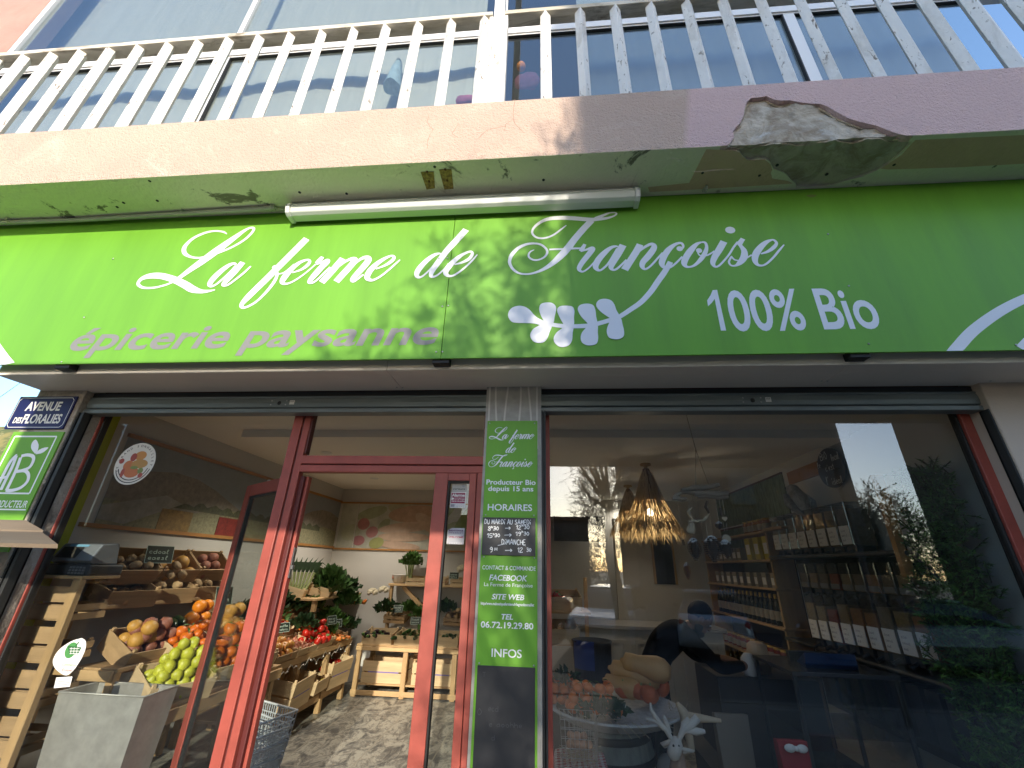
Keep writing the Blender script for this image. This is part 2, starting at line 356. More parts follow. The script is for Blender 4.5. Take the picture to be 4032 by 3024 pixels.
# left, middle and right pillars
pl_r = P(300, 1627, Y=PY).x; pr_l = P(3868, 1535, Y=PY).x
m = MB(); m.box(XL, pl_r, PY, 2.62, -.15, 2.72); m.box(pl_r, P(338, 1627, Y=2.53).x + .06, 2.53, 2.62, -.15, 2.5); m.build('left_pillar', M_cement, B, .006)
M_pier = mat('cream_render', (0.56, 0.45, 0.35), .8, var=.08, vscale=3, bump=.15, bscale=70)
m = MB(); m.box(pr_l, XR, PY, 2.62, -.15, 2.72); m.build('right_pillar', M_pier, B, .006)
rj = P(3905, 1643, Y=2.53).x
m = MB(); m.box(2.555, pr_l + .10, 2.53, 2.62, -.15, 2.62); m.build('right_reveal', M_pier, B)
m = MB(); m.box(-.385, -.035, PY, 2.64, -.15, 2.7, 0)
for k, xs in enumerate((-.365, -.31, -.25, -.18, -.11, -.06)):
    pts = [(xs + .016 * math.sin(z * 6 + k * 1.7) * (1 if 0 < k < 5 else .1), z, .011) for z in [2.2 + i * .1 for i in range(6)]]
    ribbon(m, pts, lambda u, v, h: Vector((u, PY - .002 - h, v)), 1)
m.build('middle_pillar', [M_inlay, M_inlay2], B)
# wall behind the sign, above the shop
m = MB(); m.box(XL, XR, 2.30, 2.62, 2.70, 3.87); m.build('upper_band_wall', M_cement, B)
# slab with broken plaster
fr = [(305,960),(322,915),(345,880),(338,845),(358,815),(385,790),(408,742),(412,700),(428,655),(452,632),(500,628),(552,618),(600,640),(645,648),(700,645),(780,660),(850,668),(900,668),(945,685),(1000,718),(1080,762),(1140,780),(1200,795),(1260,808),(1320,832),(1400,862),(1462,884),(1500,896)]
frw = [P(2680 + x / 1.636, y / 1.636, Y=FY) for x, y in fr]
for p in frw: p.z = max(p.z, SZ1)
frw[0].z = frw[-1].z = SZ1
un = [(1500,905),(1420,985),(1330,1060),(1260,1100),(1150,1145),(1060,1165),(980,1190),(900,1205),(745,1208),(742,1185),(712,1160),(690,1132),(665,1112),(600,1092),(588,1070),(575,1040),(545,1022),(500,1020),(455,1032),(425,1028),(400,1005),(378,975),(340,966)]
unw = [P(2680 + x / 1.636, y / 1.636, Z=SZ0 + SZ1 - SZ0) for x, y in un]
x0, x1 = frw[0].x, frw[-1].x; XS = -5.6
m = MB()
poly = [(XS, FY, SZ1), (x0, FY, SZ1)] + [(p.x, FY, p.z) for p in frw] + [(x1 + .004, FY, SZ1), (XR, FY, SZ1), (XR, FY, FZ1), (XS, FY, FZ1)]
m.prism([Vector(p) for p in reversed(poly)], (0, .04, 0), 0)
m.box(XS, XR, FY + .001, 2.05, FZ1 - .02, FZ1 + .002, 0)
m.build('fascia_plaster', M_stucco, B, tri=True)
m = MB()
uy = [(p.x, max(FY + .041, min(p.y, 2.2))) for p in unw]
polyu = [(XS, FY + .041), (x0 - .03, FY + .041)] + list(reversed(uy)) + [(XR, FY + .041), (XR, 2.3), (XS, 2.3)]
m.prism([Vector((a, b, SZ1)) for a, b in polyu], (0, 0, .024), 0)
m.build('underside_plaster', M_under, B, tri=True)
for a, b in ((XS, x0 - .035), (x1 + .01, XR)):
    m = MB(); m.box(a, b, FY + .0012, FY + .0412, SZ1 - .0022, SZ1 - .0002); m.build('underside_paint', M_under, B)
m = MB()                                    # rough concrete core, laid bare by the break
nx, ny = 90, 34
xa, xb = x0 - .05, x1 + .12
def rough(x, z, s): 
    v = Vector((x * s, 1.3, z * s)); return noise.fractal(v, 1.0, 2.0, 5) + .35 * abs(noise.noise(v * 2.2))
g = [(xa + (xb - xa) * i / nx, SZ1 + .016 + (FZ1 - .03 - SZ1) * k / ny) for k in range(ny + 1) for i in range(nx + 1)]
m.add([(x, FY + .034 - .024 * rough(x, z, 8) - .006, z - (0.008 if z < SZ1 + .02 else 0)) for x, z in g], [(k * (nx + 1) + i, k * (nx + 1) + i + 1, (k + 1) * (nx + 1) + i + 1, (k + 1) * (nx + 1) + i) for k in range(ny) for i in range(nx)], 0, True)
g = [(xa + (xb - xa) * i / nx, FY + .012 + .40 * k / 26) for k in range(27) for i in range(nx + 1)]
m.add([(x, y, SZ1 + .016 - .012 * rough(x, y, 6)) for x, y in g], [((k + 1) * (nx + 1) + i, (k + 1) * (nx + 1) + i + 1, k * (nx + 1) + i + 1, k * (nx + 1) + i) for k in range(26) for i in range(nx)], 0, True)
m.box(XS, XR, FY + .05, 2.62, SZ1 + .03, FZ1 - .022, 0)
m.build('slab_concrete', M_conc, B)
# raised plaster lip along the break, brown patches on the underside
m = MB()
pts = [Vector((p.x + .004, FY + .030 + .005 * math.sin(i * 2.1), max(SZ1 + .010, p.z - .010 + .005 * math.sin(i * 3.3)))) for i, p in enumerate(frw)]
m.tube(pts, [.004 + .004 * abs(math.sin(i * 1.7)) for i in range(len(pts))], 6)
m.build('broken_edge', layered('ochre_break', (0.50, 0.41, 0.30), [((0.34, 0.26, 0.17), 14, .5, .66, .6)], .95, 1, 40), B)
def under_patch(px, name='brown_patch', dz=.003, mm=None):
    q = [P(2680 + x / 1.636, y / 1.636, Z=SZ1) for x, y in px]
    MB().prism([Vector((p.x, max(FY + .002, min(p.y, SY - .002)), SZ1 - dz)) for p in q], (0, 0, dz - .0005)).build(name, mm or M_undp, B, tri=True)
under_patch([(165,960),(345,967),(385,985),(398,1010),(430,1032),(540,1026),(580,1060),(590,1092),(580,1110),(590,1150),(690,1165),(720,1180),(-20,1225),(-200,1235),(-210,1205),(55,1178)])
under_patch([(1512,900),(2212,868),(2600,852),(2600,1030),(2212,1052),(1800,1075),(1500,1085),(1340,1090),(1290,1085),(1420,1000)], dz=.0026)
# upper storey
YW = 2.62
zf = P(1350, 196, Y=YW).z; zf2 = P(1350, 160, Y=YW).z
UW = empty('upstairs_window', (0, YW, FZ1), 'wide white framed sliding window behind the balcony railing', 'window')
xj = P(150, 92, Y=YW).x; xm = P(905, 215, Y=YW).x; xc = P(1965, 200, Y=YW).x; xs2 = P(3155, 190, Y=YW).x
m = MB(); m.box(-14, xj - .05, YW - .02, YW + .2, 3.8, 10.2); m.build('upper_wall', M_pink, B)
m = MB(); m.box(-6, XR + 1, YW - .05, YW + .2, 10.0, 10.3); m.build('upper_lintel', M_pink, B)
m = MB()
m.box(xj - .06, xj + .02, YW - .02, YW + .05, FZ1, 10.0); m.box(xj + .02, XR, YW - .01, YW + .05, zf, zf2); m.box(xj + .02, XR, YW - .025, YW - .0101, zf + .02, zf + .035)
m.box(xm - .035, xm + .035, YW - .012, YW + .04, FZ1, zf - .001); m.box(xm - .03, xm + .03, YW - .012, YW + .04, zf2 + .001, 10.0)
m.box(xc - .07, xc + .07, YW - .012, YW + .04, FZ1, zf - .001); m.box(xc - .07, xc + .07, YW - .012, YW + .04, zf2 + .001, 10.0)
m.box(xs2 - .05, xs2 + .06, YW - .012, YW + .04, FZ1, zf - .001); m.box(4.2, 4.3, YW - .012, YW + .04, FZ1, 10.0)
m.build('window_frame', M_wframe, UW, .004)
m = MB()
for a, b in ((xj + .02, xm - .035), (xm + .035, xc - .07), (xc + .07, xs2 - .05), (xs2 + .06, 4.2)):
    m.box(a, b, YW + .012, YW + .018, FZ1, zf); m.box(a, b, YW + .012, YW + .018, zf2, 10.0)
m.build('pane', M_glassu, UW)
m = MB(); m.box(xm + .035, xm + .047, YW - .013, YW + .02, FZ1, zf); m.box(xs2 - .062, xs2 - .05, YW - .013, YW + .02, FZ1, zf); m.box(xj + .02, xc, YW - .011, YW + .02, zf - .012, zf - .001); m.box(xc, 4.2, YW - .011, YW + .02, zf - .012, zf - .001)
m.build('gasket', M_black, UW)
for nm, a, b, yy, cc in (('curtain', xj - .7, xc - .25, 2.95, M_curt), ('curtain', xc + .9, 4.3, 3.0, mat('grey_net_curtain', (.30, .32, .31), .9))):
    m = MB(); n = 60; top, bot = [], []
    for i in range(n + 1):
        x = a + (b - a) * i / n; y = yy + .012 * math.sin(i * 1.9); top.append((x, y, 10.0)); bot.append((x, y, FZ1))
    m.add(top + bot, [(i, i + 1, i + n + 2, i + n + 1) for i in range(n)], 0, True); m.build(nm, cc, UW)
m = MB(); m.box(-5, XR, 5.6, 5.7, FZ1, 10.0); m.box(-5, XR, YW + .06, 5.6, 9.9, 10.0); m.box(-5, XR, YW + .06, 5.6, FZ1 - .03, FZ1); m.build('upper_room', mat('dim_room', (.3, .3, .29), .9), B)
# things on the sill inside, blurred behind the glass
for nm, lab, cat, px, py, col, rx, rz in (('toy_ball', 'orange ball resting inside the upstairs window', 'ball', 2052, 262, (.8, .25, .03), .05, .05), ('cushion', 'pink and purple cushion inside the upstairs window beside the white post', 'cushion', 2080, 320, (.5, .16, .22), .14, .13), ('cloth', 'pale blue cloth hanging inside the upstairs window above the sign', 'cloth', 1560, 290, (.45, .55, .55), .10, .26), ('folded_blanket', 'folded pink blanket low inside the upstairs window', 'blanket', 1840, 395, (.5, .12, .2), .12, .05)):
    p = P(px, py, Y=YW + .16); m = MB()
    if nm == 'toy_ball': m.ball((0, 0, 0), rx, 18)
    elif nm == 'cloth': m.lathe([(rx * .15, rz), (rx * .4, rz * .8), (rx * .7, 0), (rx, -rz)], n=22, wob=.35)
    else: m.ball((0, 0, 0), (rx, .05, rz), 18, wob=.25)
    tag(m.build(nm, mat(nm + '_cloth', col, .8, var=.3, vscale=12), None), lab, cat).location = p

# ================================================================ balcony railing
zr = P(1350, 107, Y=1.86).z; yb = P(1350, 163, Z=zr).y
RL = empty('balcony_railing', (0, 1.9, FZ1), 'white painted balcony railing of peeling diamond balusters above the pink fascia', 'railing')
pc = P(1957, 250, Y=1.92).x
def rail_run(a, b):
    m = MB(); m.box(a, b, 1.86, yb, zr, zr + .05, 0); m.build('handrail', [M_rail], RL, .004)
M_rail = layered('handrail_paint', (0.66, 0.61, 0.52), [((0.25, 0.21, 0.15), 9, .52, .66, 1.0), ((0.45, 0.40, 0.30), 4, .5, .65, .5)], .8, .4, 40, None, (.2, 1, 1))
rail_run(XS, pc - .05); rail_run(pc + .05, XR)
m = MB(); m.box(pc - .042, pc + .042, 1.875, 1.96, FZ1 - .02, 10.0); m.build('post', M_peel, RL, .004)
m = MB(); m.box(pc - .075, pc - .043, 1.87, 1.93, FZ1 - .02, zr - .001); m.build('post', M_peel, RL, .003)
m = MB(); m.box(pc + .043, pc + .075, 1.87, 1.93, FZ1 - .02, zr + .052); m.build('post', M_peel, RL, .003)
ybal = P(2147, 37, Z=zr).y + .043
bx = []
for px, py in ((33, 262), (104, 250), (189, 240), (290, 228), (405, 212), (520, 200), (640, 185), (758, 172), (880, 163), (1003, 150), (1127, 140), (1255, 128), (1380, 118), (1511, 107), (1640, 95), (1775, 82), (1907, 70)): bx.append(P(px, py - 15, Y=ybal - .043).x)
b0 = bx[3]; step = (bx[16] - bx[3]) / 13
xs = [b0 + step * k for k in range(-8, 14)]
r0 = P(2147, 37, Y=ybal - .043).x; r4 = P(2690, 20, Y=ybal - .043).x; st2 = (P(3140, 0, Y=ybal - .043).x - r0) / 6.0
st2 = (P(2567, 12, Y=ybal - .043).x - r0) / 3
xs += [r0 + st2 * k for k in range(0, 14)]
for x in xs:
    if abs(x - pc) < .06 or x < XS + .05: continue
    m = MB(); c = .043 * rnd.uniform(.94, 1.04); q = rnd.uniform(-.006, .006)
    vs = [(x + q + dx, ybal + dy, FZ1 - .02) for dx, dy in ((0, -c), (c, 0), (0, c), (-c, 0))] + [(x + dx, ybal + dy, zr) for dx, dy in ((0, -c), (c, 0), (0, c), (-c, 0))]
    m.add(vs, [(0, 1, 5, 4), (1, 2, 6, 5), (2, 3, 7, 6), (3, 0, 4, 7), (4, 5, 6, 7), (3, 2, 1, 0)])
    m.build('baluster', M_peel, RL, .003)

# ================================================================ fascia sign
S = empty('fascia_sign', (-.6, SY, SZ0), 'long bright green shop sign with white script lettering over both windows', 'sign')
xj1 = P(1735, 1407, Y=SY).x; xj2 = 3.35; TH = .012
for a, b in ((-5.2, xj1 - .0015), (xj1 + .0015, XR)):
    m = MB(); m.box(a, b, SY, SY + TH, SZ0, SZ1 - .004); m.build('panel', M_green, S, .0015, seg=1)
def lay_sign(Y, h0=.0012): return lambda u, v, h=0.0: Vector((u, Y - h0 - h, v))
LS = lay_sign(SY)
def px_stroke(m, pts, org, sc, Y, lay, k=1.0, th=.0008):
    out = []
    for x, y, wd in pts:
        a = P(org[0] + x / sc, org[1] + y / sc, Y=Y); b = P(org[0] + (x + wd * .7) / sc, org[1] + (y + wd * .7) / sc, Y=Y)
        out.append((a.x, a.z, (b - a).length * k))
    ribbon(m, out, lay, 0, th); return out
def parse(s): return [tuple(float(q) for q in t.split(',')) for t in s.split()]
A_, B_, C_, D_, E_, F_ = ((520, 860), 3.6867), ((900, 900), 3.6867), ((1350, 860), 3.6867), ((1970, 820), 3.6867), ((2250, 860), 4.424), ((2620, 860), 4.424)
SCRIPT = {
 'La': [(A_, "1378,228,8 1345,205,18 1290,190,20 1190,185,22 1050,215,28 900,285,35 800,370,42 757,440,48 770,510,40 850,560,26 960,575,22 1050,562,22 1110,545,22"),
        (A_, "1180,530,20 1300,485,24 1450,420,26 1600,335,28 1700,255,30 1762,180,30 1765,145,28 1725,138,26 1650,170,36 1500,275,64 1300,420,90 1150,530,98 1000,640,88 850,745,70 700,855,48 560,940,26 430,985,24 300,1010,24 180,1010,26 110,980,30 95,935,36 150,875,50 260,838,66 400,835,72 520,860,72 650,905,76 780,970,82 880,1030,80 1000,1062,50 1100,1060,34 1208,1040,12"),
        (A_, "1518,672,18 1480,658,30 1400,690,52 1280,780,68 1180,880,72 1135,950,60 1150,985,36 1210,970,26 1300,900,26 1420,790,26 1510,690,26"),
        (A_, "1610,640,70 1500,770,74 1400,880,70 1335,950,52 1340,975,32 1400,965,28 1500,895,26 1620,800,28 1728,698,20")],
 'ferme': [(B_, "1135,148,84 1000,285,86 850,435,86 700,585,86 550,735,86 400,880,84 280,1000,80 205,1085,60 192,1130,46 225,1150,30 300,1125,30 420,1050,30 560,910,36 660,780,40 705,680,36 690,610,34"),
        (B_, "650,590,50 675,572,76 700,570,50"), (B_, "715,665,16 800,645,18 880,590,22 955,520,18"),
        (B_, "930,642,16 1050,602,30 1140,542,44 1180,485,36 1150,457,26 1050,490,42 950,560,62 860,650,78 792,750,72 792,795,42 850,805,26 950,765,24 1080,680,22 1180,600,20 1270,520,20"),
        (B_, "1368,415,44 1320,470,58 1280,512,50"), (B_, "1280,518,26 1350,500,30 1415,478,56 1430,490,74 1350,570,78 1260,670,76 1192,750,60 1180,785,42 1230,788,28 1300,740,24 1400,640,24 1480,565,24"),
        (B_, "1660,436,84 1550,565,86 1450,680,86 1352,784,84"), (B_, "1430,730,20 1560,590,24 1700,480,32 1795,442,50 1830,470,80 1760,560,84 1650,680,86 1565,774,84"),
        (B_, "1650,660,20 1800,540,28 1930,440,40 2010,425,60 2030,465,80 1960,560,82 1860,670,76 1800,740,56 1818,768,36 1870,740,26 1960,670,24"),
        (C_, "330,810,22 400,740,26"), (C_, "480,737,18 600,692,32 700,632,46 745,577,40 715,547,28 620,582,42 500,660,62 400,760,76 357,850,70 385,893,46 450,897,30 560,838,28 680,742,26 770,662,26 832,606,16")],
 'de': [(C_, "1435,525,16 1390,512,30 1300,550,54 1180,650,68 1092,760,72 1075,830,56 1110,857,36 1170,832,26 1270,740,24 1400,590,26 1440,535,22"),
        (C_, "1790,164,84 1650,320,84 1520,460,82 1400,620,80 1312,740,72 1280,820,54 1305,850,36 1370,828,26 1470,742,22 1540,655,20"),
        (C_, "1622,672,18 1730,642,34 1830,592,46 1880,522,40 1855,484,28 1760,517,42 1650,592,62 1550,692,74 1495,780,68 1520,830,46 1590,837,30 1690,782,28 1800,692,26 1890,602,26 1952,528,14")],
 'Francoise': [(D_, "958,248,14 880,310,24 760,395,28 640,435,28 540,430,28 475,385,28 465,330,28 510,260,36 620,185,46 740,150,56 900,142,64 1050,147,66 1200,160,64 1330,167,60 1420,160,54 1540,148,40 1640,118,26 1685,85,24 1660,66,20 1580,72,26 1480,112,42 1380,155,56"),
        (D_, "1325,180,84 1200,310,88 1080,450,92 980,580,98 880,690,96 760,800,72 640,880,50 520,932,34 400,958,26 280,947,28 190,892,34 140,810,38 140,740,44 180,660,52 270,575,46 380,527,38 490,514,30 590,532,30 665,592,30 680,650,30 640,710,28 560,750,26 480,752,26 420,717,26 412,672,24 440,632,22 492,606,12"),
        (D_, "712,602,26 800,598,26 900,596,28 1050,588,30 1165,585,26"), (D_, "1228,525,40 1190,590,58 1165,628,54"),
        (D_, "1165,632,22 1250,605,32 1325,585,56 1335,605,72 1270,690,76 1190,790,72 1145,870,62 1155,910,42 1200,924,28 1270,882,24 1350,802,22 1420,720,22"),
        (E_, "822,505,20 770,492,40 680,520,62 560,620,94 460,740,104 420,840,92 450,897,62 500,910,38 560,872,36 640,792,36 730,650,38 795,530,30"),
        (E_, "900,466,112 810,620,118 730,750,110 690,850,82 720,897,46 780,887,38 860,822,36 960,722,34"),
        (E_, "1195,456,106 1130,580,112 1040,720,114 925,898,120"), (E_, "960,800,30 1100,640,40 1250,520,46 1380,452,56 1438,480,84 1420,550,102 1330,670,108 1250,760,98 1230,830,82 1260,880,52 1310,880,38 1390,820,36 1500,700,34 1590,600,28"),
        (E_, "1885,560,30 1942,510,36 1935,455,42 1890,432,44 1800,460,58 1690,550,94 1610,670,104 1572,780,98 1600,850,62 1660,872,42 1730,852,36 1820,782,36 1930,670,32"),
        (F_, "630,418,28 540,455,62 440,560,104 360,680,108 325,780,98 356,840,58 430,850,38 520,812,52 620,712,74 690,600,74 715,500,52 690,430,42 630,420,30"),
        (F_, "558,595,24 600,652,28 700,655,30 780,622,30 850,575,26"), (F_, "1018,404,112 940,540,114 860,670,104 825,770,86 850,832,52 900,842,38 970,792,36 1100,642,34 1190,500,36 1262,410,36"),
        (F_, "1350,355,74 1295,440,84 1310,480,64 1370,570,96 1365,680,116 1300,770,94 1220,825,42 1140,820,34 1105,760,36 1140,682,32 1160,660,18"), (F_, "1150,672,30 1200,722,30 1262,738,26"), (F_, "1400,702,30 1500,640,26"),
        (F_, "1660,622,26 1780,582,52 1880,512,68 1930,442,52 1900,392,42 1850,380,36 1750,422,74 1650,512,104 1570,632,114 1557,740,94 1600,810,62 1680,827,38 1760,792,38 1870,692,38 1970,572,38 2062,464,22")]}
SCR = {}
for word, strokes in SCRIPT.items():
    m = MB(); SCR[word] = []
    for q, ((org, sc), s) in enumerate(strokes):
        SCR[word].append(px_stroke(m, parse(s), org, sc, SY, lay_sign(SY, .0012 + .0004 * (q % 6))))
    if word == 'Francoise':
        a = P(2620 + 1128 / 4.424, 860 + 205 / 4.424, Y=SY); disc(m, a.x, a.z, .0305, .0275, LS)
        for cx_, cy_, org, r_ in ((1885, 530, E_[0], .0195), (585, 563, F_[0], .0185)):
            a = P(org[0] + cx_ / 4.424, org[1] + cy_ / 4.424, Y=SY); disc(m, a.x, a.z, r_, r_, LS, .0005)
    m.build('script_lettering', M_white_v, S)
# olive sprig growing from the cedilla
m = MB(); og, sc = (1980, 1060), 3.16
def pxp(x, y): return P(og[0] + x / sc, og[1] + y / sc, Y=SY)
vine = parse("2085,-90,62 2040,-10,66 1995,60,70 1930,150,70 1840,280,68 1720,410,66 1590,502,62 1450,592,58 1330,635,58 1170,682,58 1050,705,58 880,712,56 740,708,54 610,690,52 480,662,54 400,628,50")
px_stroke(m, vine, og, sc, SY, lay_sign(SY, .0012))
for i, pl in enumerate(("500,640 430,605 380,560 330,505 270,468 190,458 110,485 70,540 70,600 110,655 180,670 300,672 400,680 490,700", "510,660 500,630 470,570 452,500 470,440 530,418 610,422 655,460 662,510 645,590 620,680", "490,680 465,695 380,745 345,800 345,850 380,900 440,920 510,910 555,860 580,790 610,690",
        "760,710 750,680 715,620 680,540 682,490 720,462 800,458 865,470 890,520 885,600 876,710", "765,700 740,735 670,790 635,850 640,910 690,960 750,972 820,950 860,890 868,800 874,700", "1060,700 1045,668 980,600 938,530 935,480 970,445 1050,432 1120,450 1150,510 1160,590 1170,690",
        "1055,690 1035,730 985,790 968,850 980,910 1030,945 1100,952 1165,930 1185,870 1180,790 1172,680", "1350,625 1230,545 1170,480 1162,430 1200,385 1270,373 1340,390 1385,440 1410,510 1450,600", "1345,630 1320,675 1295,740 1293,800 1320,855 1380,875 1450,872 1500,840 1507,780 1490,700 1455,600")):
    q = [pxp(*[float(t) for t in w_.split(',')]) for w_ in pl.split()]
    cs = catmull([(p.x, p.z) for p in q] + [(q[0].x, q[0].z)], 4)[:-1]
    m.add([LS(a, b, .0012 + .0003 * i) for a, b in cs], [tuple(range(len(cs)))])
m.build('leaf_emblem', M_white_v, S, tri=True)
m = MB(); og, sc = (2600, 1080), 1.5447
px_stroke(m, parse("1770,490,76 1805,448,76 1900,345,73 2050,235,68 2212,150,62 2420,70,58"), og, sc, SY, LS); m3 = MB(); px_stroke(m3, parse("2185,450,50 2260,375,50 2360,300,50"), og, sc, SY, LS)
m4 = MB(); px_stroke(m4, parse("-60,590,46 0,672,46 34,712,46"), (0, 800), 1.095, SY, LS)
for mq in (m, m3, m4):                    # keep only what lies on the panel
    for v in mq.v: v.z = max(SZ0 + .001, min(SZ1 - .006, v.z))
    mq.build('white_arc', M_white_v, S)
m = MB(); a = P(266, 1384, Y=SY); b = P(1724, 1348, Y=SY)
xh = P(1000, 1285, Y=SY).z - P(990, 1365, Y=SY).z
text_to(m, 'épicerie paysanne', a.x, b.x, (a.z + b.z) / 2, .112, LS, .020, .22, 'x'); m.build('grey_lettering', M_grey_v, S, tri=True)
m = MB(); a = P(2787, 1302, Y=SY); b = P(3478, 1295, Y=SY); zt = P(2815, 1142, Y=SY).z
text_to(m, '00% Bio', P(2867, 1219, Y=SY).x, b.x, (a.z + b.z) / 2 + .004, zt - a.z - .005, LS, .016, 0, '0')
one = [P(2600 + x / 1.5447, 1080 + y / 1.5447, Y=SY) for x, y in ((345, 95), (400, 343), (368, 343), (330, 150), (312, 175), (290, 195), (284, 160), (305, 128), (318, 97))]
m.add([LS(p.x, p.z) for p in one], [tuple(reversed(range(9)))]); m.build('white_lettering', M_white_v, S, tri=True)
for px, py in ((1728, 1018), (1762, 1016), (1742, 1207), (1765, 1204), (1718, 1386), (1742, 1385), (332, 1250), (243, 1425), (446, 1020), (3260, 922), (3342, 1126), (3420, 1354), (4000, 1358), (3420, 1354)):
    p = P(px, py, Y=SY); m = MB(); m.ball((p.x, SY - .001, p.z), (.006, .004, .006), 8); m.build('screw', M_steel, S)
m = MB(); p = P(2400 + 500, 800, Y=SY); p = P(3195, 772, Y=SY); q = [(p.x + .03 * math.cos(t) * (1 + .3 * math.sin(3 * t)), p.z + .012 * math.sin(t)) for t in [i * .45 for i in range(14)]]
m.add([LS(a, b, 0) for a, b in q], [tuple(range(14))]); m.build('scuff', mat('scuff_mark', (.20, .25, .08), .8), S, tri=True)
for px in (255, 1735, 3395):              # brackets under the sign
    p = P(px, 1430, Y=2.14); m = MB(); m.box(p.x - .05, p.x + .05, SY + .013, 2.189, SZ0 - .022, SZ0 + .02); m.build('bracket', M_black, S, .003)
# casing behind and below the sign
CS = empty('sign_casing', (0, 2.3, 2.608), 'cream box casing with flat soffit under the green sign', 'casing')
cuts = [XL + .02, P(1520, 1470, Y=2.19).x, P(3352, 1440, Y=2.19).x, XR]
for a, b in zip(cuts[:-1], cuts[1:]):
    m = MB(); m.box(a + .001, b - .001, 2.19, 2.299, 2.608, 2.70); m.box(a + .001, b - .001, 2.2991, 2.505, 2.6085, 2.66); m.build('casing_panel', M_case, CS, .002, seg=1)
for px, py in ((1562, 1525), (1585, 1526), (3235, 1500), (3258, 1500), (240, 1540), (3900, 1500)):
    p = P(px, py, Z=2.608); m = MB(); m.ball((p.x, p.y, 2.608), (.006, .006, .003), 8); m.build('screw', M_steel, CS)

# ================================================================ tube light, conduit, fixings
M_lamp = mat('white_lamp_housing', (0.74, 0.75, 0.76), .35); M_diff = mat('frosted_diffuser', (0.66, 0.70, 0.66), .25)
a = P(1150, 868, Y=2.10); b = P(2512, 808, Y=2.10); fz0 = (a.z + b.z) / 2 - .018
FX = empty('tube_light', ((a.x + b.x) / 2, 2.06, SZ1), 'long white tube light fixed at the top edge of the green sign', 'light fixture')
sec = [(2.10, SZ1 - .004), (2.040, SZ1 - .003), (2.015, SZ1 - .045), (2.013, SZ1 - .052), (2.10, SZ1 - .052)]
m = MB(); m.prism([(a.x + .03, y, z) for y, z in sec], (b.x - a.x - .06, 0, 0)); m.build('housing', M_lamp, FX, .003, seg=1)
sec = [(2.10, SZ1 - .0525), (2.014, SZ1 - .0525), (2.008, SZ1 - .07), (2.020, fz0 + .012), (2.042, fz0), (2.10, fz0)]
m = MB(); m.prism([(a.x + .032, y, z) for y, z in sec], (b.x - a.x - .064, 0, 0)); m.build('diffuser', M_diff, FX, .003, seg=1)
sec = [(2.108, SZ1 - .003), (2.035, SZ1 - .002), (2.006, SZ1 - .045), (2.000, SZ1 - .07), (2.014, fz0 + .006), (2.040, fz0 - .007), (2.108, fz0 - .007)]
for xa_ in (a.x, b.x - .031):
    m = MB(); m.prism([(xa_, y, z) for y, z in sec], (.0305, 0, 0)); m.build('end_cap', M_lamp, FX, .004)
M_pvc = mat('grey_pvc', (0.52, 0.52, 0.48), .45, var=.12, vscale=8)
pts = [P(x, y, Y=2.06) for x, y in ((-120, 872), (0, 864), (300, 852), (700, 830), (900, 822), (1085, 812))]
cz = SZ1 - .019
CD = empty('conduit', (pts[2].x, 2.06, cz), 'grey plastic conduit under the slab, left of the tube light', 'pipe')
m = MB(); m.tube([(-5.2, 2.06, cz - .004), (pts[2].x, 2.087, cz), (pts[-1].x, 2.06, cz + .002)], .0165, 10); m.build('pipe', M_pvc, CD)
m = MB(); m.tube([(pts[-1].x, 2.06, cz), (pts[-1].x + .02, 2.08, cz + .006), (a.x + .005, 2.07, SZ1 - .05)], .006, 8); m.build('cable', M_pvc, CD)
for px in (722, 1066, 60):
    x = P(px, 830, Y=2.06).x; m = MB(); m.tube([(x, 2.06 + .019 * math.cos(t), cz + .019 * math.sin(t)) for t in [i * math.pi / 5 for i in range(-3, 7)]], .005, 6); m.box(x - .006, x + .006, 2.07, 2.10, cz + .015, SZ1); m.build('clip', M_pvc, CD)
x = P(2773, 742, Y=2.08).x; m = MB(); m.tube([(x, 2.06 + .02 * math.cos(t), SZ1 - .028 + .02 * math.sin(t)) for t in [i * math.pi / 5 for i in range(-2, 8)]], .005, 6); m.box(x - .008, x + .008, 2.07, 2.10, SZ1 - .012, SZ1)
tag(m.build('pipe_clip', M_pvc), 'small grey pipe clip left empty above the letters of the sign', 'clip')
for i, (c4, lab) in enumerate((([(1657, 677), (1708, 675), (1713, 740), (1680, 745)], 'small rusty plate under the slab, left one of two'), ([(1729, 667), (1778, 665), (1786, 742), (1750, 745)], 'small rusty plate under the slab, right one of two'))):
    q = [P(x, y, Z=SZ1) for x, y in c4]; m = MB(); m.prism([Vector((p.x, p.y, SZ1 - .004)) for p in reversed(q)], (0, 0, .0035)); o = m.build('rusty_plate', mat('rusty_paint', (.34, .24, .06), .8, var=.85, vscale=40, col2=(.08, .035, .012)), None, fix=True)
    tag(o, lab, 'plate', 'rusty plates under the slab')
    for dx in (0, 1):
        p = (q[0] + q[1] + q[2] * dx * 1.2 + q[3] * dx * 1.2) / (2 + 2.4 * dx); mm = MB(); mm.ball((p.x, p.y, SZ1 - .004), (.008, .010, .005), 8, wob=.4); mm.build('bolt', M_bolt, o)
m = MB()
for px, py in ((590, 712), (487, 798), (462, 815), (1180, 757), (2140, 708), (2766, 680), (2990, 690), (3255, 686), (3520, 648), (1365, 762), (1712, 656), (3060, 650), (620, 790)):
    p = P(px, py, Z=SZ1); m.lathe([(.0001, -.003), (.009, -.003), (.010, 0), (.008, .004)], (p.x, min(p.y, 2.09), SZ1 - .0008), 8)
tag(m.build('anchor_holes', M_ink, B))
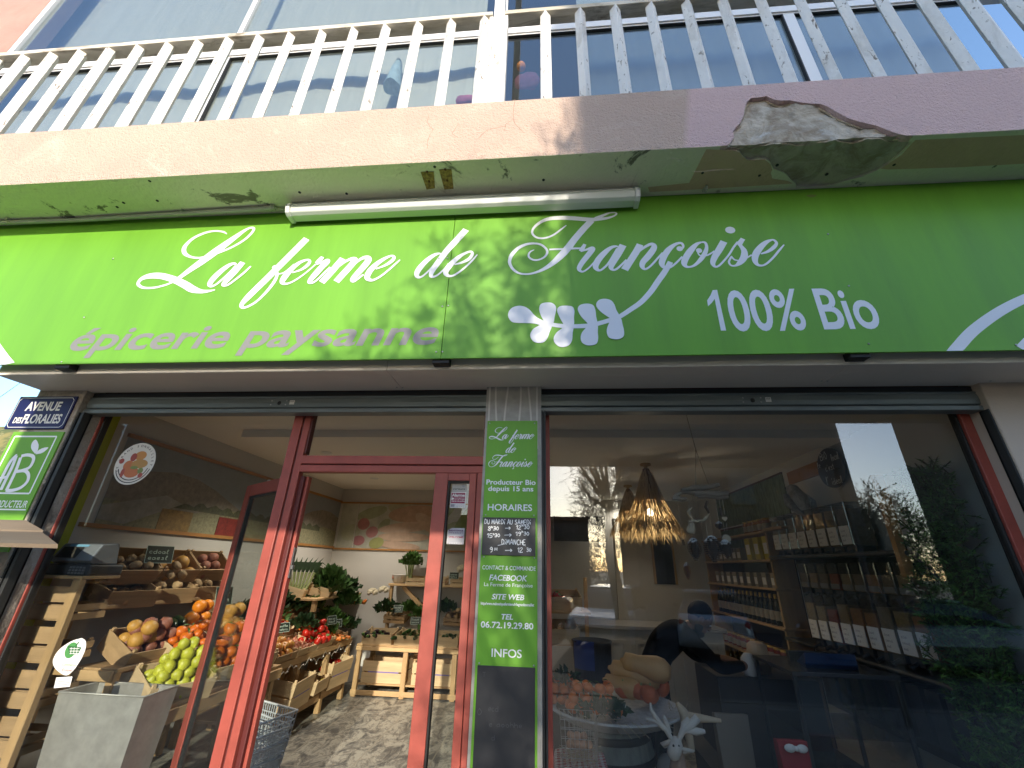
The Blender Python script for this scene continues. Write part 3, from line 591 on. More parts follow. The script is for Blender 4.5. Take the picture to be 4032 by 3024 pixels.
# plaster cracks in the fascia: thin dark lines laid flat on the plaster, depth only coloured in
def cracks(lst, wd):
    m = MB()
    for s in lst:
        pts = [P(1340 + x / 1.6385, y / 1.6385, Y=FY) for x, y in s]
        q = []
        for i in range(len(pts) - 1):
            for k in range(4):
                t = k / 4; p = pts[i].lerp(pts[i + 1], t); q.append((p.x + rnd.uniform(-.003, .003), p.z + rnd.uniform(-.003, .003), wd * rnd.uniform(.5, 1.3)))
        q.append((pts[-1].x, pts[-1].z, wd * .3)); ribbon(m, q, lambda u, v, h: Vector((u, FY - .0006 - h, v)), 0, .0003, 3)
    return m
cracks([[(1125, 640), (1120, 700), (1115, 770), (1130, 800), (1160, 835), (1190, 860)], [(1115, 770), (1070, 800), (1055, 860)], [(570, 740), (560, 790), (595, 840), (565, 900), (560, 960)], [(1070, 815), (950, 835), (880, 900)], [(760, 800), (720, 860), (760, 890)]], .0030).build('plaster_crack', mat('crack_shadow', (.34, .225, .165), .95), B)
cracks([[(2280, 1110), (2400, 1098), (2560, 1090)], [(2130, 1020), (2210, 1035)], [(2660, 1035), (2760, 1020)]], .0026).build('plaster_crack', MATS['crack_shadow'], B)

# ================================================================ roller shutters
def shutter(x0, x1, lab):
    s = empty('roller_shutter', ((x0 + x1) / 2, 2.5, 2.44), lab, 'shutter', 'roller shutters over the shop windows')
    m = MB(); m.box(x0, x1, 2.515, 2.60, 2.575, 2.607); m.build('housing', M_alud, s)
    pr = [(2.575, 2.574), (2.505, 2.572), (2.498, 2.566), (2.505, 2.560), (2.500, 2.548), (2.496, 2.52), (2.500, 2.492), (2.508, 2.487), (2.575, 2.487)]
    m = MB(); m.prism([(x0 + .005, y, z) for y, z in pr], (x1 - x0 - .01, 0, 0)); m.build('slat', M_alu, s, .003)
    m = MB(); m.box(x0 + .004, x1 - .004, 2.512, 2.57, 2.482, 2.4865); m.build('slat_gap', M_black, s)
    m = MB(); m.box(x0 - .012, x1 + .012, 2.497, 2.575, 2.452, 2.4815); m.build('bottom_rail', M_alu, s, .004)
    xm_ = (x0 + x1) / 2
    m = MB(); m.ball((xm_, 2.497, 2.52), (.014, .004, .014), 12); m.build('lock', M_black, s)
    for dx, dz in ((-.055, .016), (-.058, -.012), (.05, .016), (.047, -.012)):
        m = MB(); m.ball((xm_ + dx, 2.4965, 2.52 + dz), (.005, .003, .005), 8); m.build('rivet', M_steel, s)
    m = MB(); m.box(xm_ + .075, xm_ + .108, 2.4935, 2.4950, 2.508, 2.538, 0); text_to(m, '157', xm_ + .079, xm_ + .104, 2.524, .009, lambda u, v, h: Vector((u, 2.4930, v)), .01, 0, 'H', 0, 1); m.build('tag_plate', [M_label, M_ink], s)
    return s
sl0 = P(338, 1600, Y=2.5).x; sl1 = P(1925, 1600, Y=2.5).x; sr0 = P(2127, 1600, Y=2.5).x; sr1 = P(3885, 1600, Y=2.5).x
shutter(sl0, sl1, 'grey roller shutter rolled up over the door and left window')
shutter(sr0, sr1, 'grey roller shutter rolled up over the right window')
# guide rails
for nm, a, b, lab in (('shutter_guide', sl0 - .012, sl0 + .05, 'dark shutter guide rail beside the left pillar'), ('shutter_guide', -.033, -.008, 'dark shutter guide rail right of the green banner'), ('shutter_guide', sr1 - .03, sr1 + .02, 'dark shutter guide rail beside the right pillar')):
    m = MB(); m.box(a, a + (b - a) * .38, 2.47, 2.528, 0.0, 2.45); m.box(a + (b - a) * .62, b, 2.47, 2.528, 0, 2.45); m.box(a, b, 2.515, 2.529, 0, 2.45)
    tag(m.build(nm, M_alud, None, .002, seg=1), lab, 'rail', 'shutter guide rails')

# ================================================================ shopfront frames, glass
F0, F1 = 2.59, 2.65
SF = empty('shopfront_frame', (-.4, 2.62, 0), 'red lacquered shopfront frame with transom and posts', 'shopfront')
def fr_bar(x0, x1, z0, z1, y0=F0, y1=F1, nm='frame_bar', mm=None):
    m = MB(); m.box(x0, x1, y0, y1, z0, z1); return m.build(nm, mm or M_red, SF, .004)
jl = P(371, 1640, Y=F0).x; jr = P(3825, 1643, Y=F0).x
fr_bar(jl, jl + .065, .30, 2.60, nm='jamb'); fr_bar(jl + .066, jl + .08, .30, 2.6, F0 + .015, F1, 'jamb_gasket', M_black)
fr_bar(jr - .06, jr, .30, 2.60, nm='jamb'); fr_bar(jr - .075, jr - .061, .30, 2.6, F0 + .015, F1, 'jamb_gasket', M_black)
p0, p1 = -1.73, -1.612
fr_bar(p0, p0 + .062, 0, 2.60, nm='post'); fr_bar(p0 + .0625, p0 + .073, 0, 2.60, F0 + .012, F1, 'post_groove', M_redd)
fr_bar(p0 + .0735, p1, 0, 2.6, F0 + .006, F1, 'post'); fr_bar(p1 + .0005, p1 + .03, 0, 2.055, F0 + .03, F1 + .02, 'door_rebate', M_redd); fr_bar(p1 + .0305, p1 + .05, 0, 2.055, F0 + .05, F1 + .03, 'door_rebate', M_red)
fr_bar(p1, p1 + .012, 2.2, 2.6, F0 + .012, F1, 'post_groove', M_redd)
tr0, tr1 = 2.078, 2.185
fr_bar(p1 + .0005, -.39, tr0 + .052, tr1, nm='transom'); fr_bar(p1 + .0005, -.39, tr0 + .046, tr0 + .0515, F0 + .014, F1, 'transom_groove', M_redd); fr_bar(p1 + .0005, -.39, tr0, tr0 + .0455, F0 + .006, F1, 'transom')
fr_bar(-.41, -.386, tr1 + .0005, 2.6, F0, F1, 'jamb'); fr_bar(-.437, -.388, 0, tr0 - .0005, F0, F1, 'jamb'); fr_bar(-.441, -.4375, 0, tr0 - .001, F0 + .012, F1, 'jamb_groove', M_redd)
fr_bar(-.018, .016, .30, 2.60, nm='jamb'); fr_bar(jl + .065, p0 - .0005, .30, .40, nm='sill'); fr_bar(.0165, jr - .061, .3, .40, nm='sill')
m = MB(); m.box(jl, p0, 2.58, 2.66, 0, .299); m.build('stall_riser', M_cement, B); m = MB(); m.box(-.03, jr, 2.58, 2.66, 0, .299); m.build('stall_riser', M_cement, B)
m = MB(); m.box(-3.45, 2.7, 2.585, 2.645, 2.601, 2.72); m.build('frame_head', M_redd, SF)
def pane(nm, x0, x1, z0, z1, lab, mm, y=2.622):
    m = MB(); m.box(x0, x1, y, y + .006, z0, z1); o = m.build(nm, mm, None, origin=((x0 + x1) / 2, y, z0)); return tag(o, lab, 'window pane')
pane('window_pane', jl + .08, p0, .40, 2.60, 'large clear shop window left of the open door', M_glass)
pane('window_pane', p1 + .012, -.41, tr1, 2.60, 'clear transom pane above the doorway', M_glass)
pane('window_pane', .016, jr - .075, .40, 2.60, 'large reflecting shop window right of the green banner', M_glassr)
# narrow fixed leaf
NL = empty('narrow_door_leaf', (-.57, 2.6, 0), 'narrow closed red door leaf with slim glass beside the green banner', 'door')
def part_box(par, nm, mm, *bx, bv=.003):
    m = MB(); m.box(*bx); return m.build(nm, mm, par, bv)
part_box(NL, 'stile', M_red, -.705, -.622, F0 + .002, F1, .02, 2.076); part_box(NL, 'stile', M_red, -.485, -.4415, F0 + .002, F1, .02, 2.076)
part_box(NL, 'top_rail', M_red, -.6215, -.4855, F0 + .002, F1, 2.03, 2.076); part_box(NL, 'bottom_rail', M_red, -.6215, -.4855, F0 + .002, F1, .02, .2)
part_box(NL, 'gasket', M_black, -.6215, -.612, F0 + .012, F1 - .01, .2, 2.0295, bv=0); part_box(NL, 'gasket', M_black, -.612, -.4855, F0 + .012, F1 - .01, 2.02, 2.0295, bv=0)
part_box(NL, 'pane', M_glass, -.612, -.4855, 2.625, 2.630, .2, 2.02, bv=0)
# open leaf, swung inwards
h0 = Vector((-1.715, 2.675, 0)); h1 = Vector((-2.27, 3.07, 0)); dv = (h1 - h0); LW = dv.length
DL = empty('open_door_leaf', (0, 0, 0), 'red framed glass door leaf swung open into the shop', 'door')
for bxs, nm, mm, bv in (((0, .085, -.022, .022, .02, 2.06), 'stile', M_red, .004), ((LW - .085, LW, -.022, .022, .02, 2.06), 'stile', M_red, .004), ((.0855, LW - .0855, -.022, .022, 1.975, 2.06), 'top_rail', M_red, .004),
        ((.0855, LW - .0855, -.022, .022, .02, .16), 'bottom_rail', M_red, .004), ((.0855, .10, -.014, .014, .16, 1.9745), 'gasket', M_black, 0), ((LW - .10, LW - .0855, -.014, .014, .16, 1.9745), 'gasket', M_black, 0), ((.10, LW - .10, -.014, .014, 1.962, 1.9745), 'gasket', M_black, 0), ((.10, LW - .10, -.003, .003, .16, 1.962), 'pane', M_glass, 0)):
    m = MB(); m.box(*bxs); m.build(nm, mm, DL, bv)
m = MB(); m.tube([(LW - .05, -.022, 1.06), (LW - .05, -.07, 1.06), (LW - .16, -.075, 1.06)], .011, 8); m.build('handle', M_red, DL)
for k in (.2, .5): m = MB(); m.ball((LW * k, 0, 2.066), (.018, .012, .010), 8); m.build('pin', M_steel, DL)
m = MB(); m.box(LW - .0005, LW + .001, -.01, .01, .98, 1.14); m.build('lock_plate', M_steel, DL)
DL.location = (h0.x, h0.y, 0); DL.rotation_euler = (0, 0, math.atan2(dv.y, dv.x))
# lock keeper on the post
m = MB(); m.box(p1 + .0505, p1 + .056, F0 + .055, F1 + .02, 1.45, 1.62); m.box(p1 + .052, p1 + .066, F0 + .06, F0 + .08, 1.5, 1.52); m.build('lock_keeper', M_steel, SF)

# ================================================================ green banner and boards
BY = 2.44
L_, R_ = (P(1920, 1658, Y=BY).x + P(1850, 3024, Y=BY).x) / 2, P(2116, 2300, Y=BY).x; zt = P(2016, 1657, Y=BY).z
BN = empty('door_banner', ((L_ + R_) / 2, BY, .3), 'tall narrow green information panel on the pillar between door and right window', 'sign')
m = MB(); m.box(L_, R_, BY, BY + .012, .25, zt); m.build('panel', M_green, BN, .001, seg=1)
LB = lay_sign(BY, .001)
def btext(body, x0, y0, x1, y1, cap_px, bold=.02, shear=0, mm=None):
    """pixel positions of the first and last letter on the base line"""
    a = P(x0, y0, Y=BY); b = P(x1, y1, Y=BY); c = P(x0, y0 - cap_px, Y=BY)
    m = MB(); text_to(m, body, a.x, b.x, (a.z + b.z) / 2, c.z - a.z, LB, bold, shear); m.build('lettering', mm or M_white_v, BN, tri=True)
def small_script(word, cx, cy, wpx):
    a = P(cx, cy, Y=BY); wd = P(cx + wpx, cy, Y=BY).x - a.x
    allp = [p for st in SCR[word] for p in st]; mnx, mxx = min(p[0] for p in allp), max(p[0] for p in allp); mnz, mxz = min(p[1] for p in allp), max(p[1] for p in allp)
    return a, wd, mnx, mxx, mnz, mxz
def script_line(words, x0, x1, base_px, scale=None):
    a = P(x0, base_px, Y=BY); b = P(x1, base_px, Y=BY)
    allp = [p for wd in words for st in SCR[wd] for p in st]; mn = min(p[0] for p in allp); mx = max(p[0] for p in allp); k = (b.x - a.x) / (mx - mn)
    zb = {'La': 3.07, 'de': 3.10, 'Francoise': 3.10}[words[0]]
    m = MB(); q = 0
    for wd in words:
        for st in SCR[wd]:
            ribbon(m, [(a.x + (p[0] - mn) * k, a.z + (p[1] - zb) * k, max(p[2] * k * 1.1, .0022)) for p in st], lay_sign(BY, .001 + .0002 * (q % 6)), 0, .0002, 4); q += 1
    if words[0] == 'Francoise':
        p = P(2620 + 1128 / 4.424, 860 + 205 / 4.424, Y=SY); disc(m, a.x + (p.x - mn) * k, a.z + (p.z - zb) * k, .0042, .0042, LB)
        c = P(2250 + 1600 / 4.424, 860 + 920 / 4.424, Y=SY); ribbon(m, [(a.x + (c.x - mn) * k, a.z + (c.z - zb) * k, .004), (a.x + (c.x - mn) * k + .003, a.z + (c.z - zb) * k - .006, .004), (a.x + (c.x - mn) * k - .006, a.z + (c.z - zb) * k - .010, .003)], lay_sign(BY, .0024))
    m.build('script_lettering', M_white_v, BN)
base_z = {w_: min(p[1] for st in SCR[w_] for p in st) for w_ in SCR}
script_line(['La', 'ferme'], 1926, 2104, 1742); script_line(['de'], 1992, 2032, 1796); script_line(['Francoise'], 1923, 2098, 1852)
btext('Producteur Bio', 1915, 1908, 2109, 1908, 19); btext('depuis 15 ans', 1922, 1933, 2100, 1934, 19)
btext('HORAIRES', 1920, 2010, 2095, 2011, 25, .012); btext('CONTACT & COMMANDE', 1899, 2243, 2109, 2246, 16, .008); btext('FACEBOOK', 1926, 2285, 2076, 2288, 22, .02, .2)
btext('La Ferme de Françoise', 1906, 2307, 2097, 2313, 14, .006); btext('SITE WEB', 1936, 2360, 2064, 2362, 21, .02, .2); btext('https/www.maboutiquefermiere.fr/legrandsonnaillet', 1893, 2380, 2103, 2388, 11, .03)
btext('TEL', 1974, 2438, 2020, 2440, 21, .02, .2); btext('06.72.19.29.80', 1893, 2470, 2100, 2478, 24, .02); btext('INFOS', 1935, 2586, 2054, 2590, 32, .012)
for px, py in ((1928, 1667), (2105, 1667), (1912, 2028), (2102, 2030), (1905, 2192), (2104, 2197), (1887, 2611), (2102, 2621)):
    p = P(px, py, Y=BY); m = MB(); m.ball((p.x, BY - .002, p.z), (.0045, .004, .0045), 8); m.build('screw', M_steel, BN)
def board(x0, y0, x1, y1, lab):
    a = P(x0, y0, Y=BY - .01); b = P(x1, y1, Y=BY - .01)
    o = empty('chalkboard', ((a.x + b.x) / 2, BY - .008, min(a.z, b.z)), lab, 'blackboard', 'chalkboards screwed on the green banner')
    m = MB(); m.box(a.x, b.x, BY - .008, BY - .0012, b.z, a.z); m.build('slate', M_chalk, o, .001, seg=1); return o, a, b
cb, a, b = board(1903, 2036, 2108, 2190, 'small blackboard with chalked opening hours on the green banner')
LC = lay_sign(BY - .008, .0008); m = MB()
for s, px, py, x1, hp in (('DU MARDi AU SAMEDi', 1908, 2062, 2092, 17), ('8', 1921, 2089, 1934, 16), ('h', 1934, 2080, 1941, 9), ('30', 1942, 2087, 1966, 14), ('>', 1988, 2087, 2012, 16), ('12', 2032, 2084, 2054, 15), ('h', 2055, 2073, 2062, 9), ('30', 2063, 2082, 2087, 14),
        ('15', 1917, 2117, 1942, 16), ('h', 1942, 2108, 1948, 9), ('30', 1948, 2114, 1970, 13), ('>', 1986, 2114, 2016, 16), ('19', 2030, 2109, 2054, 15), ('h', 2055, 2098, 2061, 9), ('30', 2062, 2107, 2086, 13), ('DiMANCHE', 1975, 2143, 2072, 19), ('9', 1928, 2174, 1942, 20), ('H', 1948, 2168, 1960, 12), ('>', 1988, 2174, 2020, 16), ('12', 2037, 2174, 2062, 18), ("'", 2066, 2160, 2072, 12), ('30', 2073, 2172, 2094, 14)):
    q = P(px, py, Y=BY - .01); e = P(x1, py, Y=BY - .01); hh = P(px, py - hp, Y=BY - .01).z - q.z
    hand(m, s, q.x, q.z, hh, LC, e.x - q.x, th=.0038, jit=.04)
q = P(1960, 2148, Y=BY - .01); e = P(1990, 2141, Y=BY - .01); ribbon(m, [(q.x, q.z, .003), (e.x, e.z, .003)], LC)
m.build('chalk_writing', M_white, cb)
zb_ = .30
a2 = P(1880, 2620, Y=BY - .01); b2 = P(2107, 2628, Y=BY - .01)
cb2 = empty('chalkboard', ((a2.x + b2.x) / 2, BY - .008, zb_), 'tall blank blackboard with faint wiped chalk at the foot of the green banner', 'blackboard', 'chalkboards screwed on the green banner')
m = MB(); m.box(a2.x, b2.x, BY - .008, BY - .0012, zb_, a2.z); m.build('slate', M_chalk, cb2, .001, seg=1)
m = MB(); M_faint = mat('wiped_chalk', (.075, .076, .08), .9)
for s, px, py, x1, hp in (('T', 1900, 2665, 1915, 18), ('O', 1878, 2815, 1900, 26), ('ecd', 1922, 2800, 1965, 22), ('e aoohhe', 1925, 2860, 2060, 20), ('d', 1935, 2915, 1952, 22)):
    q = P(px, py, Y=BY - .01); e = P(x1, py, Y=BY - .01); hand(m, s, q.x, q.z, P(px, py - hp, Y=BY - .01).z - q.z, LC, e.x - q.x, th=.0022)
m.build('chalk_writing', M_faint, cb2)

# ================================================================ street name plate, round-cornered organic panel
M_enamel = mat('blue_enamel', (0.010, 0.012, 0.085), .45, spec=.3); SPY = PY - .012
def quad_sign(tl, tr, bl, br, Y):
    q = [P(*p, Y=Y) for p in (tl, tr, bl, br)]; return (q[0].x + q[2].x) / 2, (q[1].x + q[3].x) / 2, (q[2].z + q[3].z) / 2, (q[0].z + q[1].z) / 2
x0, x1, z0, z1 = quad_sign((82, 1560), (296, 1562), (14, 1688), (254, 1690), SPY)
st = empty('street_sign', ((x0 + x1) / 2, SPY, z0), 'dark blue enamel street name plate on the left pillar', 'street sign')
m = MB(); m.box(x0, x1, SPY, SPY + .011, z0, z1); m.build('plate', M_enamel, st, .003)
LP = lay_sign(SPY, .0008); m = MB(); e = .012; c = .018
ring = [(x0 + e + c, z0 + e), (x1 - e - c, z0 + e), (x1 - e, z0 + e + c), (x1 - e, z1 - e - c), (x1 - e - c, z1 - e), (x0 + e + c, z1 - e), (x0 + e, z1 - e - c), (x0 + e, z0 + e + c)]
for i in range(8):
    a, b = ring[i], ring[(i + 1) % 8]; ribbon(m, [(*a, .004), (*b, .004)], LP, 0, .0001, 2)
W_ = x1 - x0; H_ = z1 - z0
text_to(m, 'AVENUE', x0 + .20 * W_, x0 + .80 * W_, z0 + .56 * H_, .27 * H_, LP, .03); text_to(m, 'DES', x0 + .10 * W_, x0 + .235 * W_, z0 + .18 * H_, .17 * H_, LP, .03); text_to(m, 'FLORALIES', x0 + .25 * W_, x0 + .90 * W_, z0 + .175 * H_, .27 * H_, LP, .03)
m.build('lettering', M_label, st, tri=True)
ABY = PY - .010
ax1 = P(252, 1702, Y=ABY).x; az1 = P(150, 1700, Y=ABY).z; ax0 = XL - .02; az0 = 1.55
ab = empty('organic_label_panel', ((ax0 + ax1) / 2, ABY, az0), 'green and white organic farming panel below the blue street plate', 'sign')
m = MB(); m.box(ax0, ax1, ABY, ABY + .009, az0, az1); m.build('panel', M_green, ab, .001, seg=1)
LAB = lay_sign(ABY, .0008)
def abp(x, y): p = P(x / 2.3029, 1480 + y / 2.3041, Y=ABY); return p.x, p.z
m = MB()
def abl(s, wd, q=0): ribbon(m, [(*abp(*[float(t) for t in w_.split(',')]), wd) for w_ in s.split()], lay_sign(ABY, .0008 + q * .0003), 0, .0002, 6)
rx1, rz1 = abp(515, 550); rx0 = ax0 + .03; rz0 = abp(300, 1068)[1]
for i, (p, q) in enumerate((((rx0, rz1), (rx1, rz1)), ((rx1, rz1), (rx1, rz0)), ((rx1, rz0), (rx0, rz0)), ((rx0, rz0), (rx0, rz1)))): ribbon(m, [(*p, .010), (*q, .010)], lay_sign(ABY, .0008 + i * .0002), 0, 0, 2)
abl("-60,1040 -20,1000 40,880 95,780 140,730 150,725", .022); abl("150,725 110,830 60,930 10,1035", .022, 1); abl("-20,935 70,915", .018, 2)
abl("190,740 150,850 100,960 60,1040", .022, 3); abl("195,728 250,718 300,730 305,770 270,830 200,860 150,868", .021, 4); abl("160,868 230,862 262,900 250,960 190,1015 110,1040 60,1038", .021, 5)
for pl in ("320,708 285,660 290,610 325,578 350,620 348,660 335,700", "325,712 345,680 390,655 440,650 400,690 360,708"):
    cs = catmull([abp(*[float(t) for t in w_.split(',')]) for w_ in pl.split()], 4); m.add([LAB(a, b) for a, b in cs[:-1]], [tuple(range(len(cs) - 1))])
u0, v0 = abp(-105, 1190); u1, v1 = abp(238, 1190)
text_to(m, 'PRODUCTEUR', u0, u1, v0, .042, LAB, .01); uu, vv = abp(235, 1215); ribbon(m, [(rx0, vv, .008), (uu, vv, .008)], LAB, 0, 0, 2)
m.build('white_print', M_white_v, ab, tri=True)

# ================================================================ stall roof in front of the left pillar
M_ply = mat('weathered_shaded_plywood', (0.20, 0.15, 0.10), .75, var=.3, vscale=7, stretch=(.15, 1, 1), bump=.1, bscale=30); M_plyd = mat('plywood_edge', (.20, .12, .06), .8)  # weathered boards, colour darkened further to stand for shade on the roof
q = [P(x, y, Y=yy) for x, y, yy in ((228, 2143, 1.95), (165, 2095, 2.30))]
stl = empty('stall_roof', (-2.6, 2.1, 1.6), 'small sloping wooden roof of a display stand by the left window', 'stand')
e0, e1 = q[0], q[1]; pt = P(100, 2048, Y=2.4)
XE = e0.x - 1.3
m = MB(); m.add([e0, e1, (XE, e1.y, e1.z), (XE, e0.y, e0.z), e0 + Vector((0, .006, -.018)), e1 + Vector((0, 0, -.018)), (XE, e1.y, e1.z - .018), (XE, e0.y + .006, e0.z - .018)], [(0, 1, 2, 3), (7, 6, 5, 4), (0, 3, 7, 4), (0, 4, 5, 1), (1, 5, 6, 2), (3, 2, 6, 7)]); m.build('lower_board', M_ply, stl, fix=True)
f0 = e1 + Vector((0, .004, .010))
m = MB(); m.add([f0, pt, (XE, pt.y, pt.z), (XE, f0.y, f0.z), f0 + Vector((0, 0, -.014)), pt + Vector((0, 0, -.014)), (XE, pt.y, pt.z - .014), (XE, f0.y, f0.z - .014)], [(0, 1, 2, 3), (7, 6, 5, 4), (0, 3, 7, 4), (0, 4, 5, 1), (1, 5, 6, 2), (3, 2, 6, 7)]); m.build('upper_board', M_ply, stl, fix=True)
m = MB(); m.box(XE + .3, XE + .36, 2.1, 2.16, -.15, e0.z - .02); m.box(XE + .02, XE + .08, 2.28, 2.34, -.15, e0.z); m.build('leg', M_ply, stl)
m = MB(); m.beam((XE + .3, 2.13, e0.z - .04), (e0.x - .62, 2.13, e0.z - .04), .04, .035); m.build('batten', M_plyd, stl)
# overhead wire
m = MB(); a = P(-40, 1592, Y=14); b = P(90, 1500, Y=20); m.tube([a + (a - b) * 1.2, a, b, b + (b - a) * .6], .012, 5); tag(m.build('overhead_wire', M_ink), 'thin dark overhead wire crossing the sky at the left', 'wire')

# ================================================================ stickers on the glass
def sticker(nm, lab, loc): return empty(nm, loc, lab, 'sticker')
GS = 2.6218
def lay_g(h0): return lambda u, v, h=0.0: Vector((u, GS - h0 - h, v))
# round farm sticker
cx_, cz_ = (lambda p: (p.x, p.z))(P(400 + 1040 / 7.9, 1720 + 830 / 7.9, Y=GS)); rr = (P(608, 1825, Y=GS).x - P(455, 1825, Y=GS).x) / 2
k1 = sticker('round_sticker', 'round farm sticker with fruit and bread drawings on the left shop window', (cx_, GS, cz_))
m = MB(); disc(m, cx_, cz_, rr, rr, lay_g(.0004), 0, 40); disc(m, cx_, cz_, rr, rr, lay_g(.0001), 0, 40); m.f[-1] = list(reversed(m.f[-1])); m.build('disc', mat('sticker_paper', (.55, .53, .47), .7), k1)
cols = [(.40, .13, .05), (.42, .19, .05), (.26, .05, .04), (.15, .20, .06), (.36, .20, .06), (.30, .07, .05)]
for i, (dx, dz, rx, rz, ci) in enumerate(((.15, .42, .3, .22, 1), (-.18, .33, .16, .2, 2), (-.3, -.12, .25, .25, 0), (.25, -.02, .42, .22, 4), (.0, -.48, .38, .24, 0), (-.72, .12, .13, .13, 2), (.42, -.38, .14, .14, 3), (-.45, -.5, .1, .22, 5), (.5, -.62, .12, .12, 5), (.05, -.22, .2, .08, 3))):
    m = MB(); disc(m, cx_ + dx * rr, cz_ + dz * rr * .9, rx * rr, rz * rr, lay_g(.0008 + i * .0002), 0, 18); m.build('printed_fruit', mat('print_%d' % ci, cols[ci], .7), k1)
m = MB(); word = 'LE GRAND SONNAILLET'
for i, chh in enumerate(word):
    if chh == ' ': continue
    a = R(205 - i * 11.6); vs, fs = text_mesh(chh, .02); s_ = .022
    rot = a - math.pi / 2; ca, sa = math.cos(rot), math.sin(rot)
    m.add([lay_g(.0009)(cx_ + rr * .80 * math.cos(a) + (v.x - .3) * s_ * ca - v.y * s_ * sa, cz_ + rr * .80 * math.sin(a) + (v.x - .3) * s_ * sa + v.y * s_ * ca) for v in vs], fs)
for r_ in (.78, .90): ribbon(m, [(cx_ + rr * r_ * math.cos(R(t)), cz_ + rr * r_ * math.sin(R(t)), .006) for t in range(200, 345, 12)], lay_g(.0009))
m.build('lettering', M_ink, k1, tri=True)
# teardrop basket sticker with small label below
def tdp(x, y): p = P(x / 2.143, 2250 + y / 2.143, Y=GS); return p.x, p.z
k2 = sticker('teardrop_sticker', 'white teardrop sticker with green basket low on the left window', (*tdp(590, 870)[:1], GS, tdp(590, 870)[1]))
out = catmull([tdp(*q) for q in ((690, 562), (600, 590), (500, 660), (450, 740), (455, 800), (500, 850), (560, 877), (615, 840), (660, 780), (700, 710), (725, 640), (722, 585), (690, 562))], 5)[:-1]
m = MB(); m.add([lay_g(.0004)(a, b) for a, b in out], [tuple(range(len(out)))]); m.build('paper', M_label, k2, tri=True)
m = MB(); c0 = tdp(600, 665); disc(m, c0[0], c0[1], .036, .040, lay_g(.0007), 0, 20); m.build('green_mark', mat('print_green', (.06, .24, .06), .6), k2)
m = MB()
for pl in ((570, 625, 690, 640, 660, 700, 590, 700),):
    pp = [tdp(pl[i], pl[i + 1]) for i in range(0, 8, 2)]; m.add([lay_g(.0010)(*q) for q in pp], [(0, 1, 2, 3)])
ribbon(m, [(*tdp(640, 630), .008), (*tdp(668, 595), .008)], lay_g(.0011)); m.build('basket_mark', mat('print_dark_green', (.02, .11, .03), .6), k2)
m = MB()
for yy in (650, 672, 692): a, b = tdp(590, yy), tdp(672, yy); ribbon(m, [(*a, .003), (*b, .003)], lay_g(.0014), 0, 0, 2)
for xx in (605, 630, 655): a, b = tdp(xx, 640), tdp(xx - 8, 698); ribbon(m, [(*a, .003), (*b, .003)], lay_g(.0015), 0, 0, 2)
m.build('basket_lines', M_label, k2)
m = MB(); a, b = tdp(522, 795), tdp(640, 795); text_to(m, 'Commerce', a[0], b[0], a[1], .013, lay_g(.0008), .01); m.build('lettering', MATS['print_green'], k2, tri=True)
m = MB(); a, b = tdp(522, 842), tdp(605, 842); text_to(m, 'Engagé', a[0], b[0], a[1], .014, lay_g(.0008), .01); m.build('lettering', mat('print_red', (.42, .05, .03), .6), k2, tri=True)
k3 = sticker('small_label', 'small white label stuck below the teardrop sticker', (*tdp(530, 980)[:1], GS, tdp(530, 980)[1]))
m = MB(); m.add([lay_g(.0004)(*tdp(*q)) for q in ((455, 985), (590, 972), (612, 886), (475, 895))], [(0, 1, 2, 3)]); m.build('paper', M_label, k3)
m = MB()
for yy, x0_, x1_ in ((945, 485, 590), (930, 490, 590), (960, 490, 570)): a, b = tdp(x0_, yy), tdp(x1_, yy - 8); ribbon(m, [(*a, .004), (*b, .004)], lay_g(.0008), 0, 0, 2)
m.build('print_lines', mat('grey_print', (.3, .3, .32), .7), k3)
# alarm and welcome stickers on the narrow leaf
NG = 2.6248
def lay_n(h0): return lambda u, v, h=0.0: Vector((u, NG - h0 - h, v))
def nlp(x, y): p = P(1680 + x / 4.741, 1850 + y / 4.740, Y=NG); return p.x, p.z
def flat(par, nm, pts, mm, h): m = MB(); m.add([lay_n(h)(*nlp(*q)) for q in pts], [tuple(range(len(pts)))]); return m.build(nm, mm, par)
k4 = sticker('alarm_sticker', 'white and crimson alarm warning sticker at the top of the narrow door glass', (*nlp(590, 715)[:1], NG, nlp(590, 715)[1]))
M_crim = mat('crimson_print', (.28, .012, .06), .6); M_silver = mat('silver_label', (.42, .40, .36), .5)
flat(k4, 'silver_field', ((468, 418), (740, 412), (748, 250), (478, 254)), M_silver, .0004); flat(k4, 'paper', ((432, 708), (720, 712), (742, 416), (455, 420)), M_label, .0004); flat(k4, 'red_field', ((450, 620), (710, 628), (722, 432), (466, 432)), M_crim, .0008)
flat(k4, 'hex_mark', ((655, 290), (680, 278), (712, 296), (706, 325), (670, 322)), mat('grey_print', (.3, .3, .32)), .0008)
def ntext(par, body, x0, y, x1, cap, mm, bold=.02):
    a, b, c = nlp(x0, y), nlp(x1, y), nlp(x0, y - cap); m = MB(); text_to(m, body, a[0], b[0], a[1], c[1] - a[1], lay_n(.0012), bold); m.build('lettering', mm, par, tri=True)
ntext(k4, 'verisure', 485, 370, 718, 34, M_ink); ntext(k4, 'Alarme', 470, 496, 712, 52, M_label, .04); ntext(k4, 'avec enregistrement', 520, 530, 708, 14, M_label); ntext(k4, 'sécurisé d\'images', 520, 555, 708, 14, M_label); ntext(k4, 'Alerte à la police', 460, 592, 706, 24, M_label, .03)
ntext(k4, 'Securitas Direct', 530, 662, 706, 16, MATS['grey_print'], .01); ntext(k4, '0 805 23 45 66', 530, 690, 700, 15, MATS['grey_print'], .01)
